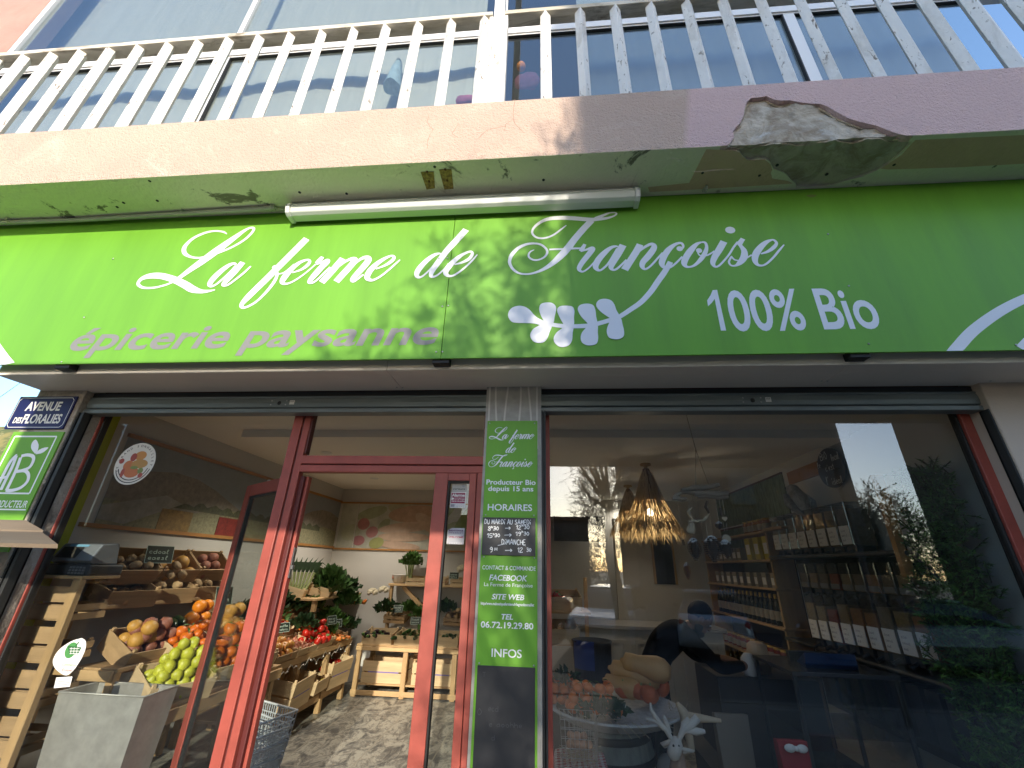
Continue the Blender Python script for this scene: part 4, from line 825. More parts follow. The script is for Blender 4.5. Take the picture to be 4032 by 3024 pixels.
flat(k4, 'side_mark', ((448, 692), (520, 694), (524, 642), (452, 642)), MATS['grey_print'], .0008); flat(k4, 'camera_mark', ((460, 560), (500, 556), (518, 530), (470, 512)), M_label, .0012)
k5 = sticker('welcome_sticker', 'pale square welcome sticker at eye height on the narrow door glass', (*nlp(545, 1390)[:1], NG, nlp(545, 1390)[1]))
flat(k5, 'paper', ((370, 1385), (690, 1392), (712, 1088), (470, 1084), (392, 1130)), mat('pale_sticker', (.42, .42, .44), .7), .0004)
M_vio = mat('violet_print', (.14, .05, .14), .6); M_rose = mat('rose_print', (.36, .06, .10), .6)
ntext(k5, 'BIENVENUE', 418, 1145, 688, 28, M_vio, .03); ntext(k5, 'WELCOME', 410, 1268, 682, 32, M_rose, .03); ntext(k5, '* * * * * * * *', 425, 1195, 680, 30, M_vio, .02)
m = MB()
for yy in (1288, 1305, 1322, 1340): a, b = nlp(402, yy), nlp(680, yy + 4); ribbon(m, [(*a, .0022), (*b, .0022)], lay_n(.001), 0, 0, 2)
for xx in range(400, 670, 44): a = nlp(xx, 1370); ribbon(m, [(a[0], a[1], .006), (a[0] + .005, a[1], .006)], lay_n(.001), 0, 0, 2)
m.build('print_lines', MATS['grey_print'], k5)

# ================================================================ shop interior shell
LX, RX, BYL, BYR, CZ = -3.40, 2.60, 6.85, 7.70, 2.66
def stone():
    m = mat('slate_floor', (.05, .05, .05), .45); n, l = m.node_tree.nodes, m.node_tree.links; b = n['Principled BSDF']
    tc = n.new('ShaderNodeTexCoord'); src = tc.outputs['Object']
    mp = n.new('ShaderNodeMapping'); mp.inputs['Scale'].default_value = (1, .55, 1); l.new(src, mp.inputs[0])
    f = ramp_mask(n, l, mp.outputs[0], 7.0, .46, .58, 12, .9); c = mixcol(n, l, f, (.36, .345, .29), (.085, .088, .085))
    f2 = ramp_mask(n, l, mp.outputs[0], 19, .52, .60, 8, 1.5); c = mixcol(n, l, f2, c, (.17, .16, .14))
    br = n.new('ShaderNodeTexBrick'); br.offset = 0; br.inputs['Scale'].default_value = 1; br.inputs['Brick Width'].default_value = .62; br.inputs['Row Height'].default_value = .62; br.inputs['Mortar Size'].default_value = .007
    mp2 = n.new('ShaderNodeMapping'); mp2.inputs['Location'].default_value = (1.63 - .62 * 3, .1, 0); l.new(src, mp2.inputs[0]); l.new(mp2.outputs[0], br.inputs['Vector'])
    c = mixcol(n, l, br.outputs['Fac'], c, (.28, .26, .21)); l.new(c, b.inputs['Base Color']); 
    bp = n.new('ShaderNodeBump'); bp.inputs['Strength'].default_value = .35; bp.inputs['Distance'].default_value = .006; l.new(f, bp.inputs['Height']); l.new(bp.outputs[0], b.inputs['Normal']); return m
m = MB(); m.add([(LX, 2.6, 0), (RX, 2.6, 0), (RX, BYR, 0), (LX, BYR, 0)], [(0, 1, 2, 3)]); tag(m.build('shop_floor', stone()), 'grey veined stone tile floor of the shop', 'floor', kind='structure')
m = MB(); m.box(LX, RX, 2.646, BYR, CZ, CZ + .1); m.build('shop_ceiling', M_ceil, B)
m = MB(); m.box(LX - .1, LX, 2.63, BYL, 0, CZ); m.build('side_wall', M_wall, B)
m = MB(); m.box(RX, RX + .1, 2.63, BYR, 0, CZ); m.build('side_wall', M_wall, B)
m = MB(); m.box(LX, -.25, BYL, BYL + .1, 0, CZ); m.box(-.35, -.25, BYL + .1, BYR, 0, CZ); m.build('back_wall', M_wall, B)
m = MB(); m.box(-.25, RX, BYR, BYR + .1, 0, CZ); m.build('back_wall', M_wall, B)
m = MB(); m.add([(LX + .003, 2.665, 0), (LX + .003, 2.90, 0), (LX + .003, 2.90, CZ - .002), (LX + .003, 2.665, CZ - .002)], [(0, 1, 2, 3)]); m.build('lime_paint_band', mat('lime_paint', (.36, .42, .012), .6), B)
m = MB(); m.box(LX + .55, RX - .1, 3.55, 3.85, CZ - .07, CZ - .001); m.build('ceiling_beam', M_ceil, B)
# murals
MU = empty('left_mural', (LX, 4.9, 1.76), 'landscape mural of field and hills between wooden battens on the left wall', 'mural')
mz0, mz1, my0, my1 = 1.765, 2.435, 3.02, BYL - .02
def mural_poly(par, nm, pts, col, h, var=.3, vs=14):
    m = MB(); m.add([(LX + .004 + h, y, z) for y, z in pts], [tuple(range(len(pts)))]); m.build(nm, mat('mural_' + nm, col, .7, var=var, vscale=vs), par, tri=True)
mural_poly(MU, 'printed_sky', [(my0, mz0), (my1, mz0), (my1, mz1), (my0, mz1)], (.26, .28, .29), .0, .1)
hill = [(my0, mz0)] + [(my1, mz0)] + [(my1 - (my1 - my0) * i / 14, 2.10 + .16 * math.sin(i * .62 + .6)) for i in range(15)]
mural_poly(MU, 'printed_hill', hill, (.27, .235, .19), .002, .35, 22)
fld = [(my0, mz0), (my1, mz0)] + [(my1 - (my1 - my0) * i / 10, 1.98 + .04 * math.sin(i * 1.3) - .04 * (i > 7)) for i in range(11)]
mural_poly(MU, 'printed_field', fld, (.30, .285, .17), .004, .45, 40)
mural_poly(MU, 'printed_wood', [(y, 1.99 + .05 * abs(math.sin(y * 17)) * (.4 + .6 * (y > 3.9))) for y in [3.5 + i * .055 for i in range(52)]] + [(6.3, 1.95), (3.5, 1.96)], (.12, .125, .07), .0055, .5, 30)
mural_poly(MU, 'printed_path', [(my0, 1.80), (3.25, 1.78), (3.75, 2.0), (3.55, 2.05), (my0, 1.90)], (.34, .33, .29), .007)
m = MB(); m.box(LX, LX + .02, my0 - .01, BYL, mz1, mz1 + .03); m.box(LX, LX + .02, 2.92, BYL, mz0 - .03, mz0); m.build('batten', M_orw, MU)
m = MB(); m.box(LX, LX + .016, my1 - 1.4, my1 - 1.37, mz0, mz1); m.build('joint_strip', M_wall, MU)
for y0, y1, z0, col, lab in ((3.55, 3.9, 1.80, (.30, .19, .06), 'small brown picture panel pinned on the left mural'), (4.25, 4.62, 1.80, (.24, .03, .02), 'small red picture panel pinned on the left mural')):
    m = MB(); m.box(LX + .009, LX + .014, y0, y1, z0 - .06, z0 + .14); tag(m.build('picture_panel', mat('panel_%d' % (col[0] * 100), col, .6, var=.5, vscale=30)), lab, 'picture', None)
MB2 = empty('back_mural', (-2, BYL, 1.74), 'photo mural of hands holding red radishes on the back wall', 'mural')
bz0, bz1 = 1.745, 2.425
def bm(nm, pts, col, h, var=.25, vs=10):
    m = MB(); m.add([(x, BYL - .004 - h, z) for x, z in pts], [tuple(range(len(pts)))]); m.build(nm, mat('mural2_%s_%d' % (nm, int(col[0] * 1000 + col[2] * 7000)), col, .7, var=var, vscale=vs), MB2, tri=True)
def ell(cx, cz, rx, rz, rot=0, n=18): return [(cx + rx * math.cos(t) * math.cos(rot) - rz * math.sin(t) * math.sin(rot), cz + rx * math.cos(t) * math.sin(rot) + rz * math.sin(t) * math.cos(rot)) for t in [i * 2 * math.pi / n for i in range(n)]]
def clampz(pts): return [(max(LX + .05, min(-.26, x)), max(bz0, min(bz1, z))) for x, z in pts]
bm('printed_backdrop', [(LX + .04, bz0), (-.26, bz0), (-.26, bz1), (LX + .04, bz1)], (.50, .50, .42), 0, .35, 5)
for i, (cx, cz, rx, rz, ro, col, nm) in enumerate(((-2.85, 2.28, .26, .09, .3, (.33, .36, .23), 'printed_leaf'), (-2.3, 2.33, .3, .10, -.2, (.40, .38, .25), 'printed_leaf'), (-3.15, 1.98, .16, .12, .4, (.42, .42, .30), 'printed_root'), (-2.96, 2.11, .10, .09, 0, (.40, .17, .17), 'printed_radish'), (-2.80, 1.99, .10, .085, .3, (.42, .19, .19), 'printed_radish'), (-3.0, 1.86, .10, .075, 0, (.37, .15, .16), 'printed_radish'), (-2.62, 2.10, .12, .07, .8, (.32, .35, .22), 'printed_leaf'),
        (-2.15, 2.28, .42, .13, .08, (.46, .31, .22), 'printed_thumb'), (-2.25, 2.07, .45, .080, .10, (.56, .41, .31), 'printed_finger'), (-2.28, 1.925, .42, .068, .0, (.52, .37, .27), 'printed_finger'), (-2.35, 1.80, .36, .058, -.08, (.48, .34, .25), 'printed_finger'), (-1.9, 2.13, .26, .10, -.6, (.53, .39, .29), 'printed_finger'),
        (-1.55, 1.98, .28, .14, .6, (.34, .38, .22), 'printed_leaf'), (-1.3, 2.2, .35, .1, 1.0, (.25, .32, .12), 'printed_leaf'), (-1.6, 2.30, .25, .05, .9, (.30, .36, .16), 'printed_stem'), (-2.7, 1.83, .12, .08, .2, (.32, .33, .12), 'printed_leaf'), (-1.0, 1.95, .4, .13, .3, (.42, .42, .3), 'printed_root'), (-.7, 2.2, .3, .14, -.4, (.33, .36, .24), 'printed_leaf'))):
    bm(nm, clampz(ell(cx, cz, rx, rz, ro)), col, .002 + i * .0008)
m = MB(); m.box(LX, -.26, BYL - .022, BYL, bz1, bz1 + .025); m.box(LX, -.26, BYL - .022, BYL, bz0 - .025, bz0); m.build('batten', M_orw, MB2)
m = MB(); m.box(-3.09, -3.075, BYL - .02, BYL - .003, bz0, bz1); m.build('joint_strip', M_wall, MB2)
# ceiling downlights that are lit
M_led = mat('lit_lamp_glass', (1, 1, 1), .3, emit=(1, .93, .82, 26)); M_ring = mat('white_ring', (.7, .7, .7), .4)
for i, (px, py) in enumerate(((1286, 1783), (1474, 1884), (2657, 1727), (2428, 1977))):
    p = P(px, py, Z=CZ - .004); y_ = min(p.y, 7.5)
    o = empty('ceiling_downlight', (p.x, y_, CZ - .004), ('lit ceiling spotlight seen through the transom pane', 'lit ceiling spotlight seen at the top of the open doorway', 'lit ceiling spotlight above the straw lamp shades', 'lit ceiling spotlight left of the rear straw lamp shade')[i], 'ceiling light', 'recessed lights in the shop ceiling')
    m = MB(); m.lathe([(.045, -.004), (.058, -.004), (.060, .003), (.045, .003)], (p.x, y_, CZ - .004), 20); m.build('ring', M_ring, o)
    m = MB(); m.lathe([(.0001, -.001), (.044, -.001), (.044, .002)], (p.x, y_, CZ - .004), 20); m.build('lamp_glass', M_led, o)
    ld = bpy.data.lights.new('downlight', 'SPOT'); ld.energy = (36, 34, 56, 8)[i]; ld.spot_size = R(125); ld.spot_blend = .6; ld.shadow_soft_size = .05; ld.color = (1, .90, .76)
    lo = bpy.data.objects.new('downlight_lamp', ld); COL.objects.link(lo); lo.location = (p.x, y_, CZ - .03); lo.parent = o; lo.matrix_parent_inverse = Matrix.Translation(-o.location)

# ================================================================ crates, racks, produce
def crate_mesh(w, d, h, sl=2, gap=.014, t=.007, purple=False):
    """five parts of one slatted crate round (0,0,0): front/back, ends, floor"""
    parts = []
    sh = (h - gap * (sl - 1)) / sl
    for y0, nm in ((-d / 2, 'front_panel'), (d / 2 - t, 'back_panel')):
        m = MB()
        for k in range(sl): m.box(-w / 2, w / 2, y0, y0 + t, k * (sh + gap), k * (sh + gap) + sh, 0, None, .001)
        if purple: m.box(-w * .36, w * .36, y0 + t * .2, y0 + t * .8, sh - .001, sh + gap + .001, 1)
        parts.append((nm, m))
    for x0 in (-w / 2, w / 2 - t):
        m = MB()
        for k in range(sl): m.box(x0, x0 + t, -d / 2 + t, d / 2 - t, k * (sh + gap), k * (sh + gap) + sh)
        parts.append(('end_panel', m))
    m = MB(); m.box(-w / 2 + t, w / 2 - t, -d / 2 + t, d / 2 - t, .002, .008); parts.append(('base', m))
    for sx in (-1, 1):
        for sy in (-1, 1): m = MB(); x, y = sx * (w / 2 - t - .011), sy * (d / 2 - t - .011); m.box(x - .01, x + .01, y - .01, y + .01, .008, h + .018); parts.append(('corner_block', m))
    return parts
CR = {}
def crate(kind, loc, rz, tilt, label, group='wooden produce crates', mm=None):
    dims = {'fruit': (.40, .30, .13, 1), 'kraft': (.34, .28, .12, 1), 'tall': (.46, .32, .26, 2), 'flat': (.30, .24, .09, 2), 'long': (.56, .36, .24, 2), 'tilt': (.36, .30, .10, 1)}[kind]
    k = (kind, mm.name if mm else '')
    if k not in CR:
        o = empty('produce_crate', (0, 0, 0), label, 'crate', group); CR[k] = []
        for nm, m in crate_mesh(*dims, purple=(kind in ('tall', 'long'))): CR[k].append(m.build(nm, [mm or M_crate, M_purple], o))
        CR[k].append(o)
    else:
        o = bpy.data.objects.new('produce_crate', None); COL.objects.link(o); o.empty_display_size = .1; tag(o, label, 'crate', group)
        for c in CR[k][:-1]:
            cc = c.copy(); COL.objects.link(cc); cc.parent = o; cc.matrix_parent_inverse = Matrix.Identity(4)
    o.location = loc; o.rotation_euler = (tilt, 0, rz)
    return Matrix.Translation(Vector(loc)) @ Matrix.Rotation(rz, 4, 'Z') @ Matrix.Rotation(tilt, 4, 'X'), dims
def fruit_mat(nm, col, var=.2, rough=.4, bump=.15, bs=160): return mat(nm, col, rough, var=var, vscale=11, bump=bump, bscale=bs)
M_leaf = mat('leaf_green', (.055, .13, .022), .5, var=.4, vscale=15); M_leafd = mat('dark_leaf', (.022, .06, .016), .55, var=.5, vscale=20); M_stem = mat('pale_stem', (.32, .38, .16), .5, var=.3, vscale=8)
FR = {}
def proto(kind):
    if kind in FR: return FR[kind]
    m = MB(); mats = None
    if kind == 'lemon': m.lathe([(.0001, -.062), (.010, -.058), (.014, -.050), (.034, -.036), (.046, -.012), (.047, .010), (.038, .034), (.018, .050), (.010, .056), (.0001, .060)], n=14, wob=.12); mats = [fruit_mat('lemon_peel', (.46, .47, .035), .35)]
    elif kind == 'orange': m.ball((0, 0, 0), (.055, .055, .052), 16, wob=.05); m.ball((0, 0, .050), (.007, .007, .004), 6, 1); mats = [fruit_mat('orange_peel', (.62, .19, .008), .12), M_stem]
    elif kind == 'clementine':
        m.ball((0, 0, 0), (.044, .044, .037), 14, wob=.06); m.ball((0, 0, .035), (.006, .006, .004), 6, 1)
        m.add([(0, 0, .036), (.02, .012, .046), (.055, .004, .040), (.025, -.010, .045)], [(0, 1, 2, 3)], 1); mats = [fruit_mat('clementine_peel', (.60, .13, .006), .15), M_leaf]
    elif kind == 'apple': m.lathe([(.0001, -.034), (.012, -.040), (.028, -.036), (.044, -.012), (.047, .010), (.036, .034), (.018, .040), (.0001, .028)], n=14, wob=.05); m.tube([(0, 0, .028), (.004, 0, .050)], .002, 5, 1); mats = [mat('apple_skin', (.42, .07, .03), .35, var=.6, vscale=9, col2=(.46, .30, .05)), M_bolt]
    elif kind == 'tomato': m.ball((0, 0, 0), (.045, .045, .037), 14, wob=.06); m.add([(0, 0, .036), (.02, .004, .040), (.004, .02, .040), (-.018, .008, .041), (-.01, -.018, .04), (.012, -.016, .04)], [(0, 1, 2), (0, 2, 3), (0, 3, 4), (0, 4, 5), (0, 5, 1)], 1); mats = [fruit_mat('tomato_skin', (.40, .018, .010), .15, .22, 0), M_leaf]
    elif kind == 'onion': m.lathe([(.0001, -.035), (.012, -.033), (.036, -.016), (.040, .004), (.026, .026), (.008, .036), (.005, .056), (.0001, .060)], n=12, wob=.08); mats = [mat('onion_skin', (.44, .24, .10), .35, var=.3, vscale=18, stretch=(1, 1, .2))]
    elif kind == 'shallot': m.lathe([(.0001, -.026), (.008, -.025), (.022, -.008), (.020, .008), (.008, .024), (.004, .040), (.0001, .042)], n=10, wob=.1); mats = [mat('shallot_skin', (.42, .16, .09), .4, var=.35, vscale=20)]
    elif kind == 'potato': m.ball((0, 0, 0), (.048, .036, .032), 12, wob=.25); mats = [fruit_mat('potato_skin', (.36, .24, .12), .3, .7)]
    elif kind == 'persimmon': m.ball((0, 0, 0), (.052, .052, .050), 14, wob=.12); mats = [mat('red_sweet_potato_skin', (.28, .10, .06), .6, var=.4, vscale=10)]
    elif kind == 'carrot': m.lathe([(.0001, -.085), (.004, -.08), (.010, -.03), (.015, .03), (.017, .06), (.010, .068), (.0001, .068)], n=10, wob=.06); m.tube([(0, 0, .068), (.006, .002, .10)], .003, 5, 1); mats = [fruit_mat('carrot_skin', (.58, .15, .015), .2, .5), M_leaf]
    elif kind == 'zucchini': m.lathe([(.0001, -.10), (.016, -.095), (.025, -.06), (.024, .05), (.016, .085), (.010, .10), (.0001, .11)], n=12, wob=.04); mats = [mat('zucchini_skin', (.018, .055, .012), .28, var=.6, vscale=30)]
    elif kind == 'aubergine': m.lathe([(.0001, -.09), (.028, -.08), (.040, -.045), (.034, .01), (.022, .06), (.012, .085), (.0001, .09)], n=14); m.lathe([(.020, .066), (.016, .092), (.005, .112), (.0001, .113)], n=8, mi=1); mats = [mat('aubergine_skin', (.012, .006, .014), .18), M_leaf]
    elif kind == 'cauliflower':
        for i in range(26):
            a, b_ = rnd.uniform(0, 6.28), rnd.uniform(.1, 1.3); m.ball((.055 * math.cos(a) * math.sin(b_), .055 * math.sin(a) * math.sin(b_), .05 * math.cos(b_)), .022, 8, wob=.3, seed=i)
        mats = [mat('cauliflower_curd', (.56, .50, .36), .8, var=.2, vscale=30)]
    elif kind == 'squash': m.lathe([(.0001, -.17), (.045, -.165), (.078, -.12), (.085, -.07), (.072, 0), (.058, .06), (.060, .12), (.055, .155), (.02, .172), (.012, .19), (.0001, .192)], n=18, wob=.05); mats = [mat('butternut_skin', (.52, .31, .13), .55, var=.14, vscale=8)]
    elif kind == 'pumpkin':
        vs = []
        m.ball((0, 0, 0), (.068, .068, .055), 20); m.v = [Vector((v.x * (1 + .07 * math.cos(8 * math.atan2(v.y, v.x))), v.y * (1 + .07 * math.cos(8 * math.atan2(v.y, v.x))), v.z)) for v in m.v]; m.tube([(0, 0, .05), (.008, 0, .075)], .007, 6, 1); mats = [fruit_mat('pumpkin_skin', (.55, .14, .05), .3, .55), M_stem]
    elif kind == 'grapefruit': m.ball((0, 0, 0), (.062, .062, .058), 16, wob=.04); mats = [fruit_mat('pomelo_peel', (.50, .26, .05), .3, .5)]
    me_o = m.build('fruit_' + kind, mats); FR[kind] = me_o.data; bpy.data.objects.remove(me_o); return FR[kind]
NFR = [0]
NAMES = {'persimmon': 'sweet_potato', 'grapefruit': 'pomelo', 'squash': 'butternut_squash'}
def heap(M, dims, kind, n, label, group, s=1.0, lay=2, lie=False, up=0.0, cat=None):
    w, d, h = dims[:3]; me = proto(kind); k = 0; nm = NAMES.get(kind, kind)
    r0 = max(me.vertices[i].co.xy.length for i in range(0, len(me.vertices), 3)) * s
    spots = []
    for L in range(6):
        z = (h * .35 + up) + L * r0 * 1.45; sh = L * .5 * r0
        xs = [(-w / 2 + r0 + sh) + i * 2.0 * r0 for i in range(int((w - 2 * sh) / (2.0 * r0)))]; ys = [(-d / 2 + r0 + sh) + i * 1.95 * r0 for i in range(int((d - 2 * sh) / (1.95 * r0)))]
        sp = [(x, y, z) for x in xs for y in ys]; rnd.shuffle(sp); spots.append(sp)
    flat_ = [p for sp in spots[max(0, 0):] for p in sp]
    L0 = spots[0]; need = n - len(L0)
    pick = L0[:n] if need <= 0 else L0 + [p for sp in spots[1:] for p in sp][:need]
    for (x, y, z) in pick:
        o = bpy.data.objects.new(nm, me); COL.objects.link(o)
        o.location = M @ Vector((x + rnd.uniform(-.25, .25) * r0, y + rnd.uniform(-.25, .25) * r0, z + rnd.uniform(-.12, .12) * r0))
        o.rotation_euler = (math.pi / 2 + rnd.uniform(-.35, .35), rnd.uniform(-.3, .3), rnd.uniform(-.5, .5) + (M.to_euler().z)) if lie else (rnd.uniform(-.7, .7), rnd.uniform(-.7, .7), rnd.uniform(0, 6.3))
        q = s * rnd.uniform(.86, 1.1); o.scale = (q, q, q * rnd.uniform(.94, 1.05)); tag(o, label, cat or nm.replace('_', ' '), group); NFR[0] += 1
def leafy(nm, label, loc, rx, rz, n, mm, size=.06, up=.4, cat='vegetable', group=None, seed=1, stemlen=0):
    """leaf cluster: many curled leaf faces through the volume"""
    r_ = random.Random(seed); m = MB()
    for i in range(n):
        a = r_.uniform(0, 6.283); t = r_.random() ** .6; ph = r_.uniform(.1, 1.5)
        c = Vector((math.cos(a) * math.sin(ph) * rx * t, math.sin(a) * math.sin(ph) * rx * t, rz * math.cos(ph) * t * 1.0 + stemlen))
        out = Vector((c.x, c.y, (c.z - stemlen) * .6 + rz * up)).normalized() if c.length > 1e-4 else Vector((0, 0, 1)); sd_ = out.cross(Vector((r_.uniform(-1, 1), r_.uniform(-1, 1), r_.uniform(-1, 1)))).normalized(); nn = sd_.cross(out)
        s_ = size * r_.uniform(.6, 1.3); w_ = s_ * .45
        m.add([c, c + out * s_ * .5 + sd_ * w_ + nn * s_ * .15, c + out * s_ + nn * s_ * r_.uniform(-.3, .1), c + out * s_ * .5 - sd_ * w_ + nn * s_ * .15], [(0, 1, 2, 3)], 0, False)
    if stemlen:
        for i in range(14):
            a = r_.uniform(0, 6.28); q = r_.uniform(.2, 1); m.tube([(q * rx * .28 * math.cos(a), q * rx * .28 * math.sin(a), 0), (q * rx * .3 * math.cos(a), q * rx * .3 * math.sin(a), stemlen * .5), (q * rx * .55 * math.cos(a), q * rx * .55 * math.sin(a), stemlen * 1.05)], .008, 5, 1)
    o = m.build(nm, [mm, M_stem]); o.location = loc; return tag(o, label, cat, group)
M_card = mat('slate_card', (.012, .022, .016), .5)
def card(loc, rz, tilt, label, w=.13, h=.085):
    o = empty('price_card', loc, label, 'price card', 'slate price cards among the vegetables'); m = MB(); m.box(-w / 2, w / 2, -.002, .002, 0, h); a = m.build('slate', M_card, o)
    m = MB(); l_ = lambda u, v, q=0.0: Vector((u, -.0026 - q, v))
    for k in range(2): hand(m, ''.join(rnd.choice('caoedsl') for _ in range(5)), -w * .4, h * (.55 - .36 * k), h * .22, l_, w * .75, th=.004)
    for (p, q) in (((-w / 2, 0), (w / 2, 0)), ((w / 2, 0), (w / 2, h)), ((w / 2, h), (-w / 2, h)), ((-w / 2, h), (-w / 2, 0))): ribbon(m, [(*p, .004), (*q, .004)], lambda u, v, q=0.0: Vector((u, -.0022 - q, v)), 0, 0, 2)
    b_ = m.build('scribble', mat('pale_green_chalk', (.34, .42, .36), .8), o); local(o); o.rotation_euler = (tilt, 0, rz)
    return o
HP = math.pi / 2
# ---- main display rack along the left wall
RK = empty('display_rack', (-2.9, 5.2, 0), 'long stepped pine rack of vegetable crates along the left wall', 'rack')
def rk(par, nm, mm, *bx): m = MB(); m.box(*bx); return m.build(nm, mm, par, .003, seg=1)
for y in (4.42, 4.87, 5.5, 6.05):
    rk(RK, 'leg', M_wood, -2.60, -2.545, y - .028, y + .028, 0, .585); rk(RK, 'leg', M_wood, -3.36, -3.305, y - .028, y + .028, 0, 1.05)
rk(RK, 'front_rail', M_woody, -2.585, -2.54, 4.38, 6.10, .5855, .645); rk(RK, 'shelf_board', M_woody, -3.30, -2.59, 4.38, 6.10, .19, .215); rk(RK, 'low_rail', M_woody, -2.60, -2.56, 4.40, 6.08, .12, .1895)
m = MB(); m.add([(-2.56, 4.38, .646), (-2.56, 6.1, .646), (-3.36, 6.1, 1.0), (-3.36, 4.38, 1.0), (-2.56, 4.38, .626), (-2.56, 6.1, .626), (-3.36, 6.1, .98), (-3.36, 4.38, .98)], [(0, 1, 2, 3), (7, 6, 5, 4), (0, 4, 5, 1), (2, 6, 7, 3), (1, 5, 6, 2), (0, 3, 7, 4)]); m.build('sloping_deck', M_woody, RK)
rows = [(0, [('apple', 16, 'apples'), ('shallot', 34, 'pink shallots'), ('tomato', 20, 'tomatoes'), ('carrot', 20, 'carrots')]), (1, [('tomato', 6, 'dark tomatoes'), ('tomato', 12, 'tomatoes in the second row'), ('carrot', 12, 'carrots in the second row'), ('potato', 8, 'potatoes')]), (2, [('zucchini', 6, 'courgettes'), ('aubergine', 5, 'aubergines'), ('potato', 7, 'potatoes at the wall'), ('onion', 7, 'onions at the wall')])]
for r_, cols_ in rows:
    for c_, (kd, n_, wd) in enumerate(cols_):
        x = -2.70 - .29 * r_; z = .66 + .145 * r_; y = 4.58 + .385 * c_
        M, dm = crate('tilt', (x, y, z), HP, .30, 'wooden crate of %s tilted on the long left rack' % wd, mm=M_crate if (r_ + c_) % 3 else M_crate2)
        heap(M, dm, kd, n_, '%s among the %s in the %s row of the long left rack' % (kd, wd.split(' in ')[0].split(' at ')[0], ('front', 'middle', 'back')[r_]), wd + ' on the long left rack', 1.0, up=.035, lie=kd in ('carrot', 'zucchini', 'aubergine'))
for i, (x, y, z, rx, rz, n_, mm, lab) in enumerate(((-3.1, 5.05, .98, .16, .12, 170, M_leafd, 'bunch of dark chard leaves in the middle of the long rack'), (-3.15, 5.5, 1.0, .15, .12, 150, M_leafd, 'bunch of dark spinach leaves near the back of the long rack'), (-2.85, 5.95, .86, .14, .10, 130, M_leaf, 'bunch of parsley at the far end of the long rack'), (-3.12, 4.65, 1.0, .15, .11, 140, M_leafd, 'dark kale leaves at the near end of the long rack'), (-2.72, 6.0, .80, .10, .08, 90, M_leaf, 'radish leaves hanging over the far end of the long rack'))):
    leafy('leaf_bunch', lab, (x, y, z), rx, rz, n_, mm, .075, seed=i + 3, group='leafy bunches on the long rack')
for i, (y, n_) in enumerate(((4.9, 0), (5.32, 1), (5.78, 2))):
    M, dm = crate('tall' if i != 1 else 'kraft', (-2.66 + .03 * (i == 1), y, .22 + .04 * (i == 1)), HP + rnd.uniform(-.1, .1), .16, 'slatted crate under the long left rack, %s' % ('with purple lining nearest the door', 'small one with yellow label in the middle', 'full of red peppers at the far end')[i])
    if i == 2: heap(M, dm, 'tomato', 9, 'red pepper in the slatted crate under the long left rack', 'red peppers under the rack', 1.15, up=.10, cat='pepper')
mm_ = MB(); mm_.box(-.03, .03, -.002, .002, 0, .06); o = mm_.build('yellow_tag', mat('yellow_paper', (.5, .42, .03), .7)); tag(o, 'small yellow paper label on a crate under the long left rack', 'label'); o.location = (-2.49, 5.32, .30); o.rotation_euler = (0, 0, HP)
# string of small lamps along the rack
m = MB(); pts = [(-2.53, 4.35 + i * .035, .60 - .05 * abs(math.sin(i * .32)) - .02 * math.sin(i * 1.9)) for i in range(50)]; m.tube(pts, .0022, 4)
for i in range(0, 50, 4): m.ball(Vector(pts[i]) + Vector((.004, 0, -.008)), .006, 6, 1)
tag(m.build('fairy_lights', [mat('pale_wire', (.5, .47, .40), .6), M_label]), 'string of tiny lights sagging along the front rail of the long rack', 'string light')
# high tier at the back-left corner: leeks, lettuce, carrots, celeriac
CN = empty('corner_shelf', (-3.15, 6.0, 0), 'raised dark wooden shelf in the back left corner under the leeks', 'shelf')
rk(CN, 'shelf_board', M_woody, -3.38, -2.80, 5.45, 6.8, 1.10, 1.125)
for y in (5.5, 6.7): rk(CN, 'leg', M_wood, -3.36, -3.31, y - .025, y + .025, 0, 1.0995); rk(CN, 'leg', M_wood, -2.86, -2.81, y - .025, y + .025, .98, 1.0995)
for i, (x, y) in enumerate(((-3.2, 5.62), (-3.0, 5.9))): crate('kraft', (x, y, 1.127), HP + .3, .25, ('open kraft box holding the leeks', 'open kraft box under the lettuce')[i], 'open boxes on the corner shelf')
for i in range(7):
    m = MB(); a = R(-12 + i * 5); L = .34; c = Vector((0, 0, 0)); dx = math.sin(a)
    m.tube([c, c + Vector((dx * .1, .01 * i, .14)), c + Vector((dx * .2, .01 * i, .24))], [.017, .016, .018], 8, 1)
    for k in range(5):
        b = a + R(-26 + 13 * k); w_ = .022; p0_ = c + Vector((dx * .2, .01 * i, .22)); p1_ = p0_ + Vector((math.sin(b) * .10, .01, .14)); p2_ = p1_ + Vector((math.sin(b) * .13, .03, .06 - .06 * abs(k - 2)))
        m.add([p0_ + Vector((-w_ / 2, 0, 0)), p0_ + Vector((w_ / 2, 0, 0)), p1_ + Vector((w_ / 2, .006, 0)), p1_ + Vector((-w_ / 2, -.006, 0)), p2_], [(0, 1, 2, 3), (3, 2, 4)])
    o = m.build('leek', [M_leafd, M_stem]); o.location = (-3.26 + .036 * i, 5.63 - .01 * i, 1.17); tag(o, 'leek with dark green top standing in the kraft box in the corner', 'leek', 'leeks in the corner box')
leafy('lettuce', 'large dark green lettuce on the corner shelf beside the leeks', (-2.92, 5.95, 1.16), .23, .27, 420, mat('lettuce_green', (.045, .105, .022), .5, var=.5, vscale=18), .10, seed=11)
leafy('lettuce', 'smaller lettuce hanging over the front of the corner shelf', (-2.72, 6.15, 1.0), .15, .17, 200, MATS['lettuce_green'], .08, seed=12)
M = Matrix.Translation((-2.62, 6.35, 1.0)) @ Matrix.Rotation(.5, 4, 'Z')
heap(M, (.18, .12, .1), 'carrot', 8, 'carrot in the bunch hanging beside the lettuce', 'bunch of carrots in the corner', 1.1, lie=True)
